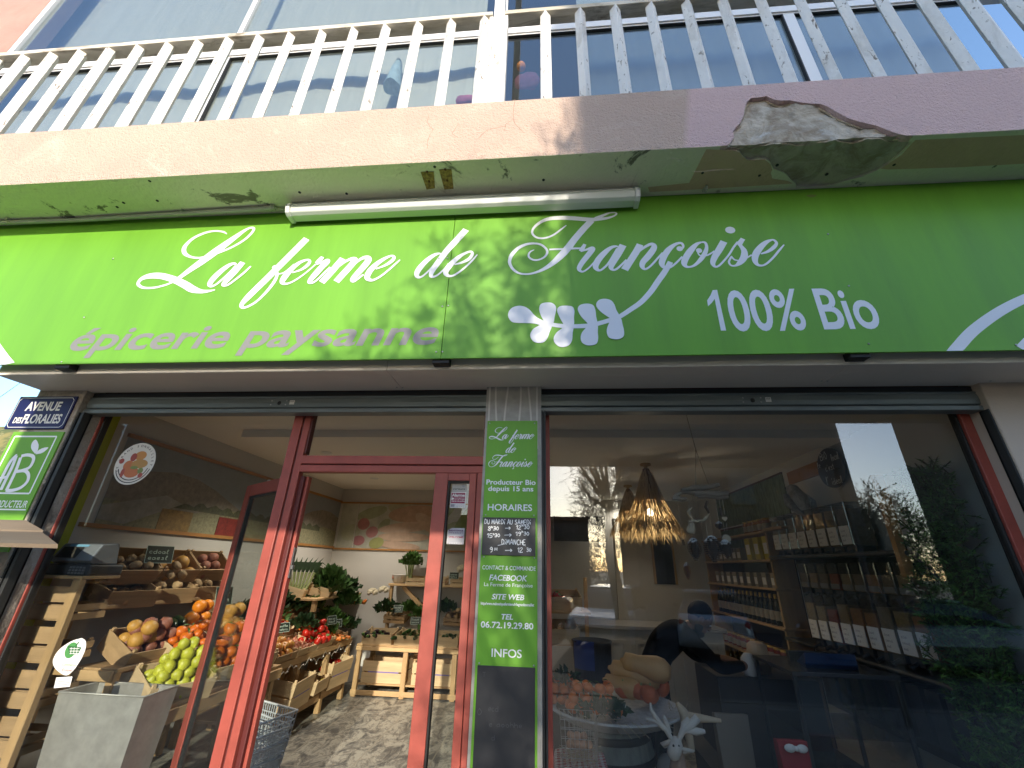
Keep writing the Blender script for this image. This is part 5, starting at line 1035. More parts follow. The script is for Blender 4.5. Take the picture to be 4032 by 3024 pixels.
for i, (x, y, z) in enumerate(((-2.5, 6.45, 1.13), (-2.36, 6.5, 1.16))):
    o = bpy.data.objects.new('celeriac', proto('cauliflower')); COL.objects.link(o); o.location = (x, y, z); o.scale = (1.15,) * 3; tag(o, 'pale round celeriac beside the upper bench', 'celeriac', 'celeriacs by the upper bench')
# ---- back shelves
BK = empty('back_shelf', (-1.6, 6.4, 0), 'pine shelf of crates against the back wall, facing the door', 'shelf')
for x in (-2.46, -1.84, -1.2, -.55):
    rk(BK, 'post', M_wood, x - .03, x + .03, 6.17, 6.215, 0, .545); rk(BK, 'post', M_wood, x - .03, x + .03, 6.66, 6.70, 0, .545)
rk(BK, 'shelf_board', M_woodx, -2.5, -.5, 6.17, 6.72, .5455, .57); rk(BK, 'shelf_board', M_woodx, -2.5, -.5, 6.222, 6.655, .115, .135); rk(BK, 'low_rail', M_woodx, -2.5, -.5, 6.165, 6.1695, .02, .075); rk(BK, 'front_rail', M_woodx, -2.5, -.5, 6.150, 6.1695, .50, .545)
for i in range(4):
    M, dm = crate('fruit', (-2.25 + .44 * i, 6.33, .572), 0, .14, 'pale crate of %s on the back shelf' % ('aubergines at its left end', 'courgettes in the middle', 'leaf vegetables behind the closed leaf', 'fennel at its right end')[i])
    heap(M, dm, ('aubergine', 'zucchini', 'zucchini', 'potato')[i], (8, 10, 6, 8)[i], ('aubergine in the pale crate on the back shelf', 'courgette in the pale crate on the back shelf', 'dark courgette in the third crate on the back shelf', 'potato in the last crate on the back shelf')[i], 'vegetables in the back shelf crates', 1.0, lie=True, up=.055)
for i in range(2):
    crate('long', (-2.13 + .66 * i, 6.42, .136), 0, 0, ('large pale crate with purple band on the lower back shelf, left', 'large pale crate with purple band on the lower back shelf, right')[i])
for i, (x, z, kd, lab) in enumerate(((-2.15, .80, 'potato', 'root vegetables'), (-1.75, .80, 'onion', 'small onions'), (-1.3, .8, 'potato', 'turnips'))):
    M, dm = crate('flat', (x, 6.6, z), 0, .2, 'dark flat crate of %s behind the front row on the back shelf' % lab, mm=M_crate2); heap(M, dm, kd, 12, '%s among the %s in the second row of the back shelf' % (kd, lab), lab + ' in the second row', .9)
UB = empty('upper_bench', (-1.7, 6.65, 0), 'small pine bench raised above the back shelf with bowl and celery', 'bench')
rk(UB, 'bench_top', M_woodx, -2.30, -.6, 6.50, 6.82, 1.245, 1.275)
for x in (-2.26, -1.2, -.64): rk(UB, 'leg', M_wood, x - .022, x + .022, 6.52, 6.57, .571, 1.2445)
m = MB(); m.beam((-2.1, 6.56, 1.24), (-1.75, 6.56, .95), .04, .05); m.build('brace', M_woodx, UB)
m = MB(); m.lathe([(.07, 0), (.10, .03), (.115, .11), (.118, .115), (.110, .115), (.095, .04), (.0001, .03)], (-2.19, 6.64, 1.276), 22); bo = tag(m.build('white_bowl', mat('white_ceramic', (.62, .60, .57), .4)), 'white ribbed bowl of dark prunes on the upper bench', 'bowl')
M = Matrix.Translation((-2.19, 6.64, 1.33)); heap(M, (.19, .19, .06), 'shallot', 14, 'dark prune in the white bowl', 'prunes in the white bowl', .9)
for o in [o for o in COL.objects if o.get('group') == 'prunes in the white bowl']: o.data = o.data.copy() if False else o.data
leafy('celery', 'tall bunch of green celery standing on the upper bench', (-2.03, 6.6, 1.276), .15, .17, 260, M_leaf, .06, seed=5, stemlen=.24)
for i, (x, kd, n_, lab, s_) in enumerate(((-1.90, 'potato', 12, 'walnuts', .45), (-1.62, 'tomato', 12, 'red radishes', .5), (-1.25, 'potato', 8, 'ginger', .6))):
    M, dm = crate('flat', (x, 6.62, 1.276), 0, .12, 'small flat crate of %s on the upper bench' % lab); heap(M, dm, kd, n_ + 10, '%s in the small crate on the upper bench' % lab.rstrip('s'), lab + ' on the upper bench', s_, cat=lab.split(' ')[-1].rstrip('s'))
o = bpy.data.objects.new('cauliflower', proto('cauliflower')); COL.objects.link(o); o.location = (-1.25, 6.6, 1.45); o.scale = (1.4,) * 3; tag(o, 'cream cauliflower on the upper bench behind the narrow door leaf', 'cauliflower')
for i, (x, y, z, rz, lab) in enumerate(((-2.5, 5.35, .88, 1.2, 'slate price card standing in the middle of the long rack'), (-2.62, 5.75, .80, 1.0, 'slate price card before the potatoes on the long rack'), (-2.75, 4.8, .86, 1.2, 'slate price card above the tomatoes on the long rack'), (-1.78, 6.28, .80, .25, 'slate price card leaning over the courgettes on the back shelf'), (-2.1, 6.45, .92, 0, 'slate price card among the roots of the back shelf'), (-1.35, 6.5, 1.36, .1, 'dark slate card on the upper bench'), (-.95, 6.3, .78, .2, 'slate price card behind the narrow door leaf'))): card((x, y, z), rz, -.25, lab)
leafy('leaf_bunch', 'bunch of radish leaves on the back shelf', (-1.78, 6.5, .86), .12, .10, 120, M_leaf, .07, seed=21); leafy('leaf_bunch', 'bunch of pale chard at the edge of the back shelf', (-1.60, 6.25, .68), .10, .12, 110, M_leaf, .07, seed=22)
# ---- rack by the left window
WR = empty('window_rack', (-2.9, 3.6, 0), 'stepped pine rack of fruit crates behind the left window', 'rack')
rk(WR, 'shelf_board', M_woody, -2.80, -2.42, 3.02, 4.30, .655, .68); rk(WR, 'shelf_board', M_woody, -3.12, -2.8005, 3.02, 4.30, .845, .87); rk(WR, 'shelf_board', M_woody, -3.385, -3.1, 3.05, 4.35, 1.20, 1.225)
rk(WR, 'front_rail', M_woody, -2.44, -2.40, 3.02, 4.30, .58, .6545); rk(WR, 'side_rail', M_woodx, -3.12, -2.45, 3.0, 3.0195, .60, .6545); rk(WR, 'side_rail', M_woodx, -3.38, -2.82, 3.0, 3.0195, .80, .86)
for x, z in ((-2.47, .6545), (-2.84, .8445), (-3.33, 1.1995)):
    for y in (3.05, 4.26): rk(WR, 'leg', M_wood, x - .025, x + .025, y - .025, y + .025, 0, z)
M, dm = crate('fruit', (-2.60, 3.26, .70), 1.15, .34, 'pale crate of big lemons by the left window'); heap(M, dm, 'lemon', 48, 'yellow green lemon heaped in the pale crate by the left window', 'lemons by the left window', .80)
M, dm = crate('fruit', (-2.60, 3.66, .72), 1.45, .30, 'crate of bright mandarins behind the lemons'); heap(M, dm, 'clementine', 30, 'bright mandarin heaped behind the lemons', 'mandarins behind the lemons', 1.1)
M, dm = crate('fruit', (-2.60, 4.02, .71), HP, .28, 'crate of red and yellow apples behind the mandarins'); heap(M, dm, 'apple', 28, 'red and yellow apple heaped behind the mandarins', 'apples behind the mandarins', 1.05)
M, dm = crate('fruit', (-2.97, 3.32, .89), 1.45, .46, 'crate of brown sweet potatoes near the left wall', mm=M_crate2); heap(M, dm, 'persimmon', 26, 'brown red sweet potato heaped near the left wall', 'sweet potatoes by the left wall', .85)
M, dm = crate('fruit', (-2.97, 3.74, .91), HP, .26, 'crate of large oranges in the second row', mm=M_crate2); heap(M, dm, 'orange', 28, 'large orange heaped in the second row by the window', 'oranges in the second row', .95)
M, dm = crate('fruit', (-2.97, 4.14, .90), HP, .26, 'crate of pomelos at the end of the second row', mm=M_crate2); heap(M, dm, 'grapefruit', 12, 'dull yellow pomelo at the end of the second row', 'pomelos in the second row')
for i in range(3):
    o = bpy.data.objects.new('cucumber', proto('zucchini')); COL.objects.link(o); o.location = (-2.98 + .02 * i, 3.48 + .05 * i, 1.06 + .01 * i); o.rotation_euler = (HP, .1 * i, .9); o.scale = (1.5, 1.5, 1.3); tag(o, 'thick dark green cucumber lying beside the oranges', 'cucumber', 'cucumbers beside the oranges')
for i, (kd, n_, wd) in enumerate((('onion', 12, 'brown onions'), ('potato', 14, 'potatoes on the high shelf'), ('potato', 10, 'yellow potatoes on the high shelf'))):
    M, dm = crate('kraft', (-3.22, 3.28 + .38 * i, 1.235), HP - .25, .30, 'kraft box of %s, high on the left wall' % wd, mm=M_crate2); heap(M, dm, kd, n_, '%s in the kraft box of %s high on the left wall' % (kd, wd.split(' on ')[0]), wd + ' in kraft boxes', 1.0)
M, dm = crate('kraft', (-2.79, 3.52, .86), 1.3, .32, 'kraft box of small mandarins squeezed between lemons and oranges'); heap(M, dm, 'clementine', 20, 'small mandarin in the kraft box between lemons and oranges', 'small mandarins between lemons and oranges', 1.0)
for i, (x, y, z, rx, rz, n_, mm, lab) in enumerate(((-2.75, 5.18, .86, .13, .09, 130, M_leafd, 'dark beet leaves above the tomatoes of the long rack'), (-2.98, 4.85, .96, .16, .12, 170, M_leaf, 'green chard leaves behind the shallots of the long rack'), (-3.2, 5.25, 1.08, .16, .14, 190, M_leafd, 'dark cabbage leaves high on the long rack against the wall'), (-3.0, 5.72, .98, .16, .12, 170, M_leaf, 'green salad leaves before the corner shelf'), (-2.62, 6.12, .74, .10, .10, 120, M_leafd, 'dark herb bunch at the far corner of the long rack'), (-2.3, 6.56, .90, .15, .12, 160, M_leafd, 'dark spinach heap at the left of the back shelf'), (-1.95, 6.6, .92, .14, .10, 150, M_leaf, 'green turnip tops under the upper bench'), (-1.45, 6.58, .92, .15, .12, 160, M_leafd, 'dark leek tops under the right of the upper bench'), (-2.68, 5.62, .76, .09, .07, 90, M_leaf, 'carrot tops at the edge of the long rack'), (-2.9, 6.4, 1.16, .2, .16, 220, M_leafd, 'dark curly kale at the back of the corner shelf'))):
    leafy('leaf_bunch', lab, (x, y, z), rx, rz, n_, mm, .075, seed=i + 40, group='leafy bunches at the back of the shop')
heap(Matrix.Translation((-2.62, 5.26, .70)), (.30, .30, .1), 'tomato', 12, 'bright red tomato spilling over the front edge of the long rack', 'tomatoes spilling over the long rack', 1.0)
heap(Matrix.Translation((-2.9, 4.6, .86)), (.26, .30, .1), 'tomato', 10, 'red pepper heaped behind the apples on the long rack', 'red peppers on the long rack', 1.1, cat='pepper')
for i, (y, kd, n_, wd) in enumerate(((3.30, 'potato', 14, 'small potatoes'), (3.72, 'grapefruit', 7, 'dull pomelos'), (4.14, 'persimmon', 10, 'beetroots'))):
    M, dm = crate('kraft', (-3.30, y, 1.43), HP - .2, .62, 'steep kraft box of %s on the top tier against the left wall' % wd, mm=M_crate2); heap(M, dm, kd, n_, '%s in the steep kraft box of %s on the top tier' % (NAMES.get(kd, kd).replace('_', ' '), wd), wd + ' on the top tier', .9)
rk(WR, 'top_shelf', M_woody, -3.395, -3.2, 3.05, 4.4, 1.36, 1.38)
heap(Matrix.Translation((-2.86, 3.24, .98)), (.3, .26, .1), 'grapefruit', 6, 'yellow pomelo resting above the lemons by the crate column', 'pomelos above the lemons', .8)
heap(Matrix.Translation((-2.58, 3.86, .86)), (.26, .3, .1), 'apple', 12, 'red apple spilling between mandarins and apples', 'apples spilling over', .95)
card((-3.14, 3.42, 1.50), 1.25, -.2, 'slate price card high on the left wall above the onions', .2, .13); card((-2.95, 4.05, 1.16), 1.2, -.25, 'green edged slate card behind the oranges', .15, .15)
# crate tower with the scale
TW = empty('crate_tower', (-3.15, 2.85, 0), 'tall column of stacked slatted crates between wooden posts by the left wall', 'rack')
for x in (-3.345, -3.03): rk(TW, 'post', M_wood, x - .028, x + .028, 2.735, 2.775, 0, 1.40)
rk(TW, 'top_board', M_woodx, -3.38, -3.0, 2.735, 3.0, 1.4005, 1.42)
for k in range(6): 
    M, dm = crate('flat', (-3.187, 2.90, .02 + .228 * k), 0, 0, 'slatted crate in the column by the left wall, number %d from the floor' % (k + 1) if False else 'weathered slatted crate stacked in the column under the scale', 'crates stacked under the scale', mm=M_crate2)
    m = MB(); m.box(-3.315, -3.06, 2.765, 2.772, .03 + .228 * k, .105 + .228 * k); m.box(-3.315, -3.06, 2.765, 2.772, .125 + .228 * k, .215 + .228 * k); m.build('slat_panel', M_crate2, TW)
SC = empty('shop_scale', (-3.17, 2.88, 1.42), 'grey electronic shop scale with tilted display on top of the crate column', 'scale')
M_sc = mat('dark_plastic', (.035, .037, .04), .4); M_scg = mat('grey_plastic', (.16, .17, .18), .4)
m = MB(); m.box(-3.34, -3.0, 2.76, 3.0, 1.421, 1.49); m.build('base', M_sc, SC, .012)
m = MB(); m.prism([(-3.30, 2.78, 1.4905), (-3.30, 2.745, 1.51), (-3.30, 2.80, 1.615), (-3.30, 2.92, 1.625), (-3.30, 2.95, 1.4905)], (.29, 0, 0)); m.build('display_head', M_scg, SC, .008, fix=True) if False else m.build('display_head', M_scg, SC, .008)
m = MB(); m.add([(-3.27, 2.749, 1.525), (-3.12, 2.749, 1.525), (-3.12, 2.785, 1.592), (-3.27, 2.785, 1.592)], [(0, 1, 2, 3)]); m.xform(Matrix.Translation((0, -.003, .002))); m.build('screen', M_black, SC)
m = MB(); m.add([(-3.24, 2.7865, 1.597), (-3.10, 2.7865, 1.597), (-3.10, 2.7945, 1.611), (-3.24, 2.7945, 1.611)], [(0, 1, 2, 3)]); m.build('blue_strip', mat('pale_blue_print', (.16, .34, .46), .4), SC)
m = MB(); disc(m, -3.055, 1.545, .016, .016, lambda u, v, h=0: Vector((u, 2.752 + (v - 1.51) * .52 - .005, v)), 0, 16); m.build('blue_badge', MATS['pale_blue_print'], SC)
m = MB()
for i in range(5):
    for k in range(3): m.box(-3.14 + .024 * i, -3.124 + .024 * i, 2.755, 2.7595, 1.43 + .017 * k, 1.442 + .017 * k)
m.build('keypad', M_scg, SC)
# zinc bin inside the left window
a, b_ = P(232, 2725, Y=2.80), P(575, 2720, Y=2.80)
BI = empty('zinc_bin', ((a.x + b_.x) / 2, 2.9, 0), 'tall square grey zinc bin standing behind the left window', 'bin')
m = MB(); x0, x1, z1 = a.x, b_.x, a.z; t = .006
m.add([(x0, 2.80, z1), (x1, 2.80, z1), (x1, 3.05, z1), (x0, 3.05, z1), (x0 + .05, 2.83, 0), (x1 - .05, 2.83, 0), (x1 - .05, 3.02, 0), (x0 + .05, 3.02, 0), (x0 + t, 2.806, z1), (x1 - t, 2.806, z1), (x1 - t, 3.044, z1), (x0 + t, 3.044, z1), (x0 + .056, 2.836, .01), (x1 - .056, 2.836, .01), (x1 - .056, 3.014, .01), (x0 + .056, 3.014, .01)],
      [(0, 4, 5, 1), (1, 5, 6, 2), (2, 6, 7, 3), (3, 7, 4, 0), (4, 7, 6, 5), (8, 9, 13, 12), (9, 10, 14, 13), (10, 11, 15, 14), (11, 8, 12, 15), (12, 13, 14, 15), (0, 1, 9, 8), (1, 2, 10, 9), (2, 3, 11, 10), (3, 0, 8, 11)]); m.build('body', M_zinc, BI)
m = MB(); m.tube([(x0, 2.80, z1), (x1, 2.80, z1), (x1, 3.05, z1), (x0, 3.05, z1), (x0, 2.80, z1)], .006, 6); m.build('rolled_rim', M_zinc, BI)
# stacked shopping baskets in the doorway
M_bask = mat('grey_basket_plastic', (.46, .49, .50), .45)
BP = []
def basket(loc, rz, label):
    if not BP:
        o = empty('shopping_basket', (0, 0, 0), label, 'shopping basket', 'stacked shopping baskets in the doorway'); m = MB(); h = .20
        def wallp(a0, a1, b0, b1, n):
            for i in range(n + 1): t = i / n; m.beam(Vector(a0).lerp(a1, t), Vector(b0).lerp(b1, t), .005, .004)
            for k in range(5): t = k / 4; m.beam(Vector(a0).lerp(b0, t), Vector(a1).lerp(b1, t), .004, .006)
        c0 = [Vector(p) for p in ((-.17, -.11, 0), (.17, -.11, 0), (.17, .11, 0), (-.17, .11, 0))]; c1 = [Vector((p.x * 1.18, p.y * 1.2, h)) for p in c0]
        for i in range(4): wallp(c0[i], c0[(i + 1) % 4], c1[i], c1[(i + 1) % 4], 16 if i % 2 == 0 else 10)
        BP.append(m.build('body', M_bask, o)); m = MB(); m.tube(c1 + [c1[0]], .008, 6); BP.append(m.build('rim', M_bask, o))
        m = MB()
        for i in range(12): x = -.16 + i * .029; m.beam((x, -.11, .003), (x, .11, .003), .005, .004)
        BP.append(m.build('base', M_bask, o)); m = MB(); m.tube([(-.2, 0, h), (-.19, -.05, h - .03), (.19, -.05, h - .03), (.2, 0, h)], .006, 6); BP.append(m.build('handle', M_bask, o))
    else:
        o = bpy.data.objects.new('shopping_basket', None); COL.objects.link(o); tag(o, label, 'shopping basket', 'stacked shopping baskets in the doorway')
        for c in BP: cc = c.copy(); COL.objects.link(cc); cc.parent = o; cc.matrix_parent_inverse = Matrix.Identity(4)
    o.location = loc; o.rotation_euler = (.06, .0, rz)
for k in range(5): basket((-2.02 + .008 * k, 3.40 + .006 * k, .06 + .08 * k), -.62 + .05 * k, 'grey plastic shopping basket stacked inside the doorway')

# ================================================================ right side of the shop
# ---- straw pendant lamps
M_straw = mat('straw', (.62, .45, .23), .55, var=.4, vscale=30, stretch=(1, 1, .15)); M_straw2 = mat('straw_dark', (.24, .13, .045), .7, var=.4, vscale=30)
M_bulb = mat('lit_bulb', (1, 1, 1), .3, emit=(1, .80, .5, 6))
def pendant(loc, s, lab, watts):
    o = empty('straw_pendant_lamp', loc, lab, 'pendant lamp', 'straw lamps hanging from the shop ceiling'); r_ = random.Random(int(loc[1] * 10)); x, y, z = loc
    m = MB(); m.lathe([(.06, 0), (.06, -.02), (.02, -.03), (.02, -.07)], (x, y, z), 16); m.build('ceiling_rose', M_woodx, o)
    prof = [(.03, -.05), (.045, -.10), (.075, -.2), (.125, -.36), (.19, -.50), (.245, -.60)]
    m = MB(); m.lathe([(r * s, q * s) for r, q in prof[:4]], (x, y, z), 40, wob=.05); m.build('shade_lining', M_straw2, o)
    m = MB()
    def strip(a, r0, z0, r1, z1, wd, da):
        d0 = Vector((math.cos(a), math.sin(a), 0)); d1 = Vector((math.cos(a + da), math.sin(a + da), 0)); t = Vector((-math.sin(a), math.cos(a), 0)) * wd
        p0 = Vector((x, y, z + z0 * s)) + d0 * r0 * s; p2 = Vector((x, y, z + z1 * s)) + d1 * r1 * s; p1 = (p0 + p2) / 2 + d0 * .006
        m.add([p0 - t, p0 + t, p1 + t, p1 - t, p2], [(0, 1, 2, 3), (3, 2, 4)])
    def rad(q):
        for (r0, z0), (r1, z1) in zip(prof[:-1], prof[1:]):
            if z0 >= q >= z1: return r0 + (r1 - r0) * (z0 - q) / (z0 - z1)
        return prof[-1][0]
    for i in range(1500):
        q = -.06 - .5 * r_.random() ** .8; q1 = max(q - r_.uniform(.08, .2), -.63); strip(r_.uniform(0, 6.283), rad(q) + .004 + r_.uniform(0, .008), q, rad(q1) + .006 + r_.uniform(0, .012), q1, .0028, r_.uniform(-.06, .06))
    for i in range(900):
        q = r_.uniform(-.60, -.52); strip(r_.uniform(0, 6.283), rad(q) + .01, q, rad(q) + r_.uniform(.02, .10), q - r_.uniform(.07, .16), .0030, r_.uniform(-.35, .35))
    m.build('straw_shade', M_straw, o)
    m = MB(); m.ball((x, y, z - .46 * s), .04, 12); m.build('bulb', M_bulb, o)
    m = MB(); m.tube([(x, y, z - .06), (x, y, z - .42 * s)], .006, 6); m.build('cord', M_ink, o)
    ld = bpy.data.lights.new('bulb_light', 'POINT'); ld.energy = watts; ld.shadow_soft_size = .04; ld.color = (1, .86, .66); lo = bpy.data.objects.new('bulb_lamp', ld); COL.objects.link(lo); lo.location = (x, y, z - .53 * s); lo.parent = o; lo.matrix_parent_inverse = Matrix.Translation(-o.location)
pendant((1.12, 4.85, CZ), 1.16, 'large conical straw lamp shade hanging in front, behind the right window', 3.2)
pendant((1.16, 6.25, CZ), 1.02, 'rear straw lamp shade partly hidden behind the front one', 1.6)
# ---- driftwood mobile
MO = empty('driftwood_mobile', (1.05, 3.0, 2.03), 'driftwood mobile with pine cones, heart and antlers hanging in the right window', 'mobile')
M_drift = mat('driftwood', (.40, .31, .23), .85, var=.4, vscale=12, stretch=(.2, 1, 1), bump=.3, bscale=40); M_str = mat('jute_string', (.42, .36, .26), .9); M_bark = mat('bark', (.10, .065, .04), .9, var=.5, vscale=30, bump=.5, bscale=60)
def mp(px, py, dy=0): return P(2580 + px / 3.607, 1820 + py / 3.607, Y=3.0 + dy)
for a, b_, r in (((375, 400), (905, 325), .018), ((245, 520), (440, 520), .014), ((370, 425), (620, 435), .017), ((560, 455), (1040, 440), .019), ((600, 485), (1035, 490), .017), ((260, 500), (370, 430), .010)):
    p, q = mp(*a, rnd.uniform(-.02, .02)), mp(*b_, rnd.uniform(-.02, .02)); m = MB(); m.tube([p, p.lerp(q, .3) + Vector((0, 0, .006)), p.lerp(q, .7) - Vector((0, 0, .004)), q], [r * .8, r, r * 1.05, r * .7], 8); m.build('driftwood_stick', M_drift, MO)
top = Vector((1.02, 3.0, CZ)); j = mp(575, -180)
m = MB(); m.tube([top, j], .0025, 5); m.tube([j, mp(575, 360)], .0025, 5); m.tube([j, mp(760, 320)], .0025, 5)
for a, b_ in (((320, 535), (385, 1090)), ((465, 500), (480, 680)), ((525, 460), (575, 800)), ((530, 980), (540, 1090)), ((850, 500), (900, 850)), ((905, 490), (925, 650)), ((945, 490), (990, 745)), ((770, 740), (820, 1060)), ((715, 850), (745, 1070)), ((960, 840), (985, 980)), ((1010, 860), (1020, 975))): m.tube([mp(*a), mp(*b_)], .0018, 4)
m.build('string', M_str, MO)
def heart(c, s):
    pts = []
    for i in range(24): t = i * 2 * math.pi / 24; pts.append((16 * math.sin(t) ** 3, 13 * math.cos(t) - 5 * math.cos(2 * t) - 2 * math.cos(3 * t) - math.cos(4 * t)))
    return [Vector((c.x + u * s, c.y, c.z + v * s)) for u, v in pts]
M_pale = mat('pale_wood', (.55, .44, .30), .75, var=.15, vscale=6)
m = MB(); m.prism(heart(mp(990, 800), .0011), (0, .012, 0)); m.build('heart', M_pale, MO, tri=True)
c = mp(1008, 1090); m = MB(); m.lathe([(.0001, -.006), (.026, -.006), (.026, .006), (.0001, .006)], c, 22, M=Matrix.Rotation(HP, 3, 'X') @ Matrix.Identity(3), smooth=False); m.build('log_slice', M_pale, MO); m = MB(); m.tube([c + Vector((.0265 * math.cos(t), 0, .033 * math.sin(t) * .82)) for t in [i * .42 for i in range(16)]], .004, 6); m.build('bark_ring', M_bark, MO)
def antler(pts, r): m.tube([mp(*p) for p in pts], r, 7)
m = MB(); antler([(540, 830), (490, 760), (470, 710), (500, 670), (525, 640)], [.008, .010, .010, .007, .003]); antler([(500, 760), (515, 730)], [.006, .002]); antler([(600, 830), (680, 830), (720, 790), (765, 735)], [.008, .010, .009, .003]); antler([(700, 800), (705, 750)], [.006, .002]); antler([(650, 835), (655, 880)], [.005, .002]); antler([(470, 830), (490, 850), (540, 835), (620, 850)], [.006, .010, .014, .006]); m.ball(mp(520, 920), (.022, .008, .045), 12); m.ball(mp(505, 960), (.028, .008, .024), 12); m.build('wooden_antlers', M_pale, MO)
M_cone = mat('pine_cone_scale', (.085, .05, .03), .8, var=.4, vscale=30); M_snow = mat('cone_frost', (.62, .62, .62), .9)
def cone(c, rx, rz, hi=True, mm=None):
    m = MB(); m.ball(c, (rx * .55, rx * .55, rz * .92), 10)
    for k in range(13):
        t = k / 12; zz = rz * (1 - 2 * t); rr = rx * math.sin(math.pi * (.1 + .85 * t) ** .9) ; n = 11
        for i in range(n):
            a = i * 2 * math.pi / n + k * .5; d = Vector((math.cos(a), math.sin(a), 0)); s_ = Vector((-d.y, d.x, 0)) * rx * .3
            p = Vector(c) + Vector((0, 0, zz)); q = p + d * rr + Vector((0, 0, -rz * .03)); m.add([p + d * rr * .4 - s_ * .5, p + d * rr * .4 + s_ * .5, q + s_ * .8, q - s_ * .8, q + Vector((0, 0, -rz * .09)) + s_ * .6, q + Vector((0, 0, -rz * .09)) - s_ * .6], [(0, 1, 2, 3), (3, 2, 4, 5)], 0)
    o = m.build('pine_cone', mm or M_cone, MO); m = MB()
    for i in range(40): a = rnd.uniform(0, 6.28); t = rnd.random(); m.ball(Vector(c) + Vector((rx * .8 * t * math.cos(a), rx * .8 * t * math.sin(a), rz * (1.0 - .42 * t * t))), rx * .16, 5, wob=.4, seed=i)
    m.build('frost', M_snow, o); return o
for (px, py), rx, rz in (((560, 1235), .043, .062), ((820, 1230), .055, .072), ((1010, 1230), .040, .05), ((905, 900), .024, .022)): cone(mp(px, py, rnd.uniform(-.03, .03)), rx, rz)
o = cone(mp(455, 1540, .05), .022, .045, mm=mat('brown_cone_scale', (.20, .09, .05), .8)); 
m = MB(); m.tube([mp(390, 1100), mp(410, 1180)], .008, 6); m.tube([mp(920, 650), mp(945, 760)], .009, 6); m.tube([mp(735, 550), mp(715, 640), mp(765, 725)], [.006, .010, .006], 6); m.build('twig', M_bark, MO)
# ---- framed dark board by the rear wall, small wall bits
q = [P(x, y, Y=7.2) for x, y in ((2555, 2065), (2625, 2060), (2690, 2310), (2600, 2300))]
FB = empty('wall_board', (1.8, 7.2, 1.3), 'tall dark board in a pine frame standing at the rear of the shop', 'board')
x0, x1, z0, z1 = q[0].x, q[1].x + .06, q[3].z, q[0].z
m = MB(); m.box(x0 + .03, x1 - .03, 7.2, 7.215, z0, z1); m.build('dark_panel', M_chalk, FB); m = MB(); m.box(x0, x0 + .03, 7.19, 7.225, z0, z1); m.box(x1 - .03, x1, 7.19, 7.225, z0, z1); m.box(x0, x1, 7.19, 7.225, z1 + .0005, z1 + .03); m.build('frame', M_wood, FB)
m = MB(); m.box(1.05, 2.35, 7.226, 7.30, 0, 2.3); tag(m.build('rear_partition', M_wall), 'pale partition wall at the rear of the shop behind the dark board', 'wall')
m = MB(); m.box(.1, .95, 7.40, 7.46, 1.95, 2.35); tag(m.build('dark_screen', mat('dark_panel_brown', (.03, .025, .02), .6)), 'dark panel high on the rear wall left of the straw lamps', 'panel')
# ---- right wall: grass pictures, plank, round board, bird
GP = empty('grass_picture', (RX, 5.8, 2.1), 'long green grass picture in two bands on the right wall', 'picture')
def mural_g():
    m = mat('grass_print', (.045, .07, .02), .7); n, l = m.node_tree.nodes, m.node_tree.links; b = n['Principled BSDF']; tc = n.new('ShaderNodeTexCoord'); mp_ = n.new('ShaderNodeMapping'); mp_.inputs['Scale'].default_value = (1, 9, 1.5); l.new(tc.outputs['Object'], mp_.inputs[0])
    f = ramp_mask(n, l, mp_.outputs[0], 5, .4, .62, 8, .6); l.new(mixcol(n, l, f, (.055, .09, .022), (.20, .22, .12)), b.inputs['Base Color']); return m
for z0, z1 in ((2.14, 2.56), (1.80, 2.10)):
    m = MB(); m.box(RX - .012, RX - .001, 4.86, 6.85, z0, z1); m.build('print', mural_g() if 'grass_print' not in MATS else MATS['grass_print'], GP)
    m = MB(); m.box(RX - .016, RX - .001, 4.86, 6.85, z1 + .0005, z1 + .02); m.build('edge_strip', M_bolt, GP)
m = MB(); m.box(RX - .02, RX - .001, 4.05, 4.74, 2.42, 2.545); tag(m.build('plank', mat('orange_plank', (.36, .16, .035), .55, var=.3, vscale=8, stretch=(1, .15, 1))), 'orange brown plank fixed flat on the right wall behind the round board', 'plank')
c = P(3268, 1842, X=RX - .05); RB = empty('round_blackboard', c, 'round blackboard with chalk words high on the right wall', 'blackboard')
r_y = (P(3216, 1842, X=RX - .05).y - P(3322, 1842, X=RX - .05).y) / 2; 
m = MB(); n = 32; m.prism([(c.x, c.y + r_y * math.cos(t), c.z + r_y * .98 * math.sin(t)) for t in [i * 2 * math.pi / n for i in range(n)]], (.02, 0, 0)); m.build('slate', M_chalk, RB, tri=True)
lay_r = lambda u, v, h=0.0: Vector((c.x - .0008 - h, c.y - u, c.z + v))
m = MB()
for s, u, v, h_, wd in (('le', -.17, .03, .05, .05), ('BIO', -.10, .085, .07, .11), ('local', .05, .05, .055, .11), ("c'est", -.065, -.02, .05, .13), ("l'", -.10, -.13, .06, .04), ('ideal', -.03, -.15, .055, .15)): hand(m, s, u * 1.0, v, h_, lay_r, wd, th=.0045)
m.build('chalk_writing', M_white, RB)
pb = P(3135, 1965, X=2.42); 
OW = empty('bird_figurine', pb, 'white feathered bird figurine perched on the shelf by the right wall', 'figurine')
M_fe = mat('white_feathers', (.46, .45, .42), .9, var=.4, vscale=26, stretch=(1, 1, .4), col2=(.22, .21, .20))
m = MB(); b0 = pb + Vector((0, 0, -.02))
for t, r_, dy, dz in ((0, .012, -.02, .15), (.1, .045, -.01, .135), (.2, .06, 0, .10), (.35, .085, .0, .05), (.5, .105, -.01, -.01), (.65, .10, -.03, -.07), (.8, .075, -.06, -.11), (.92, .045, -.10, -.14), (1, .012, -.15, -.17)): pass
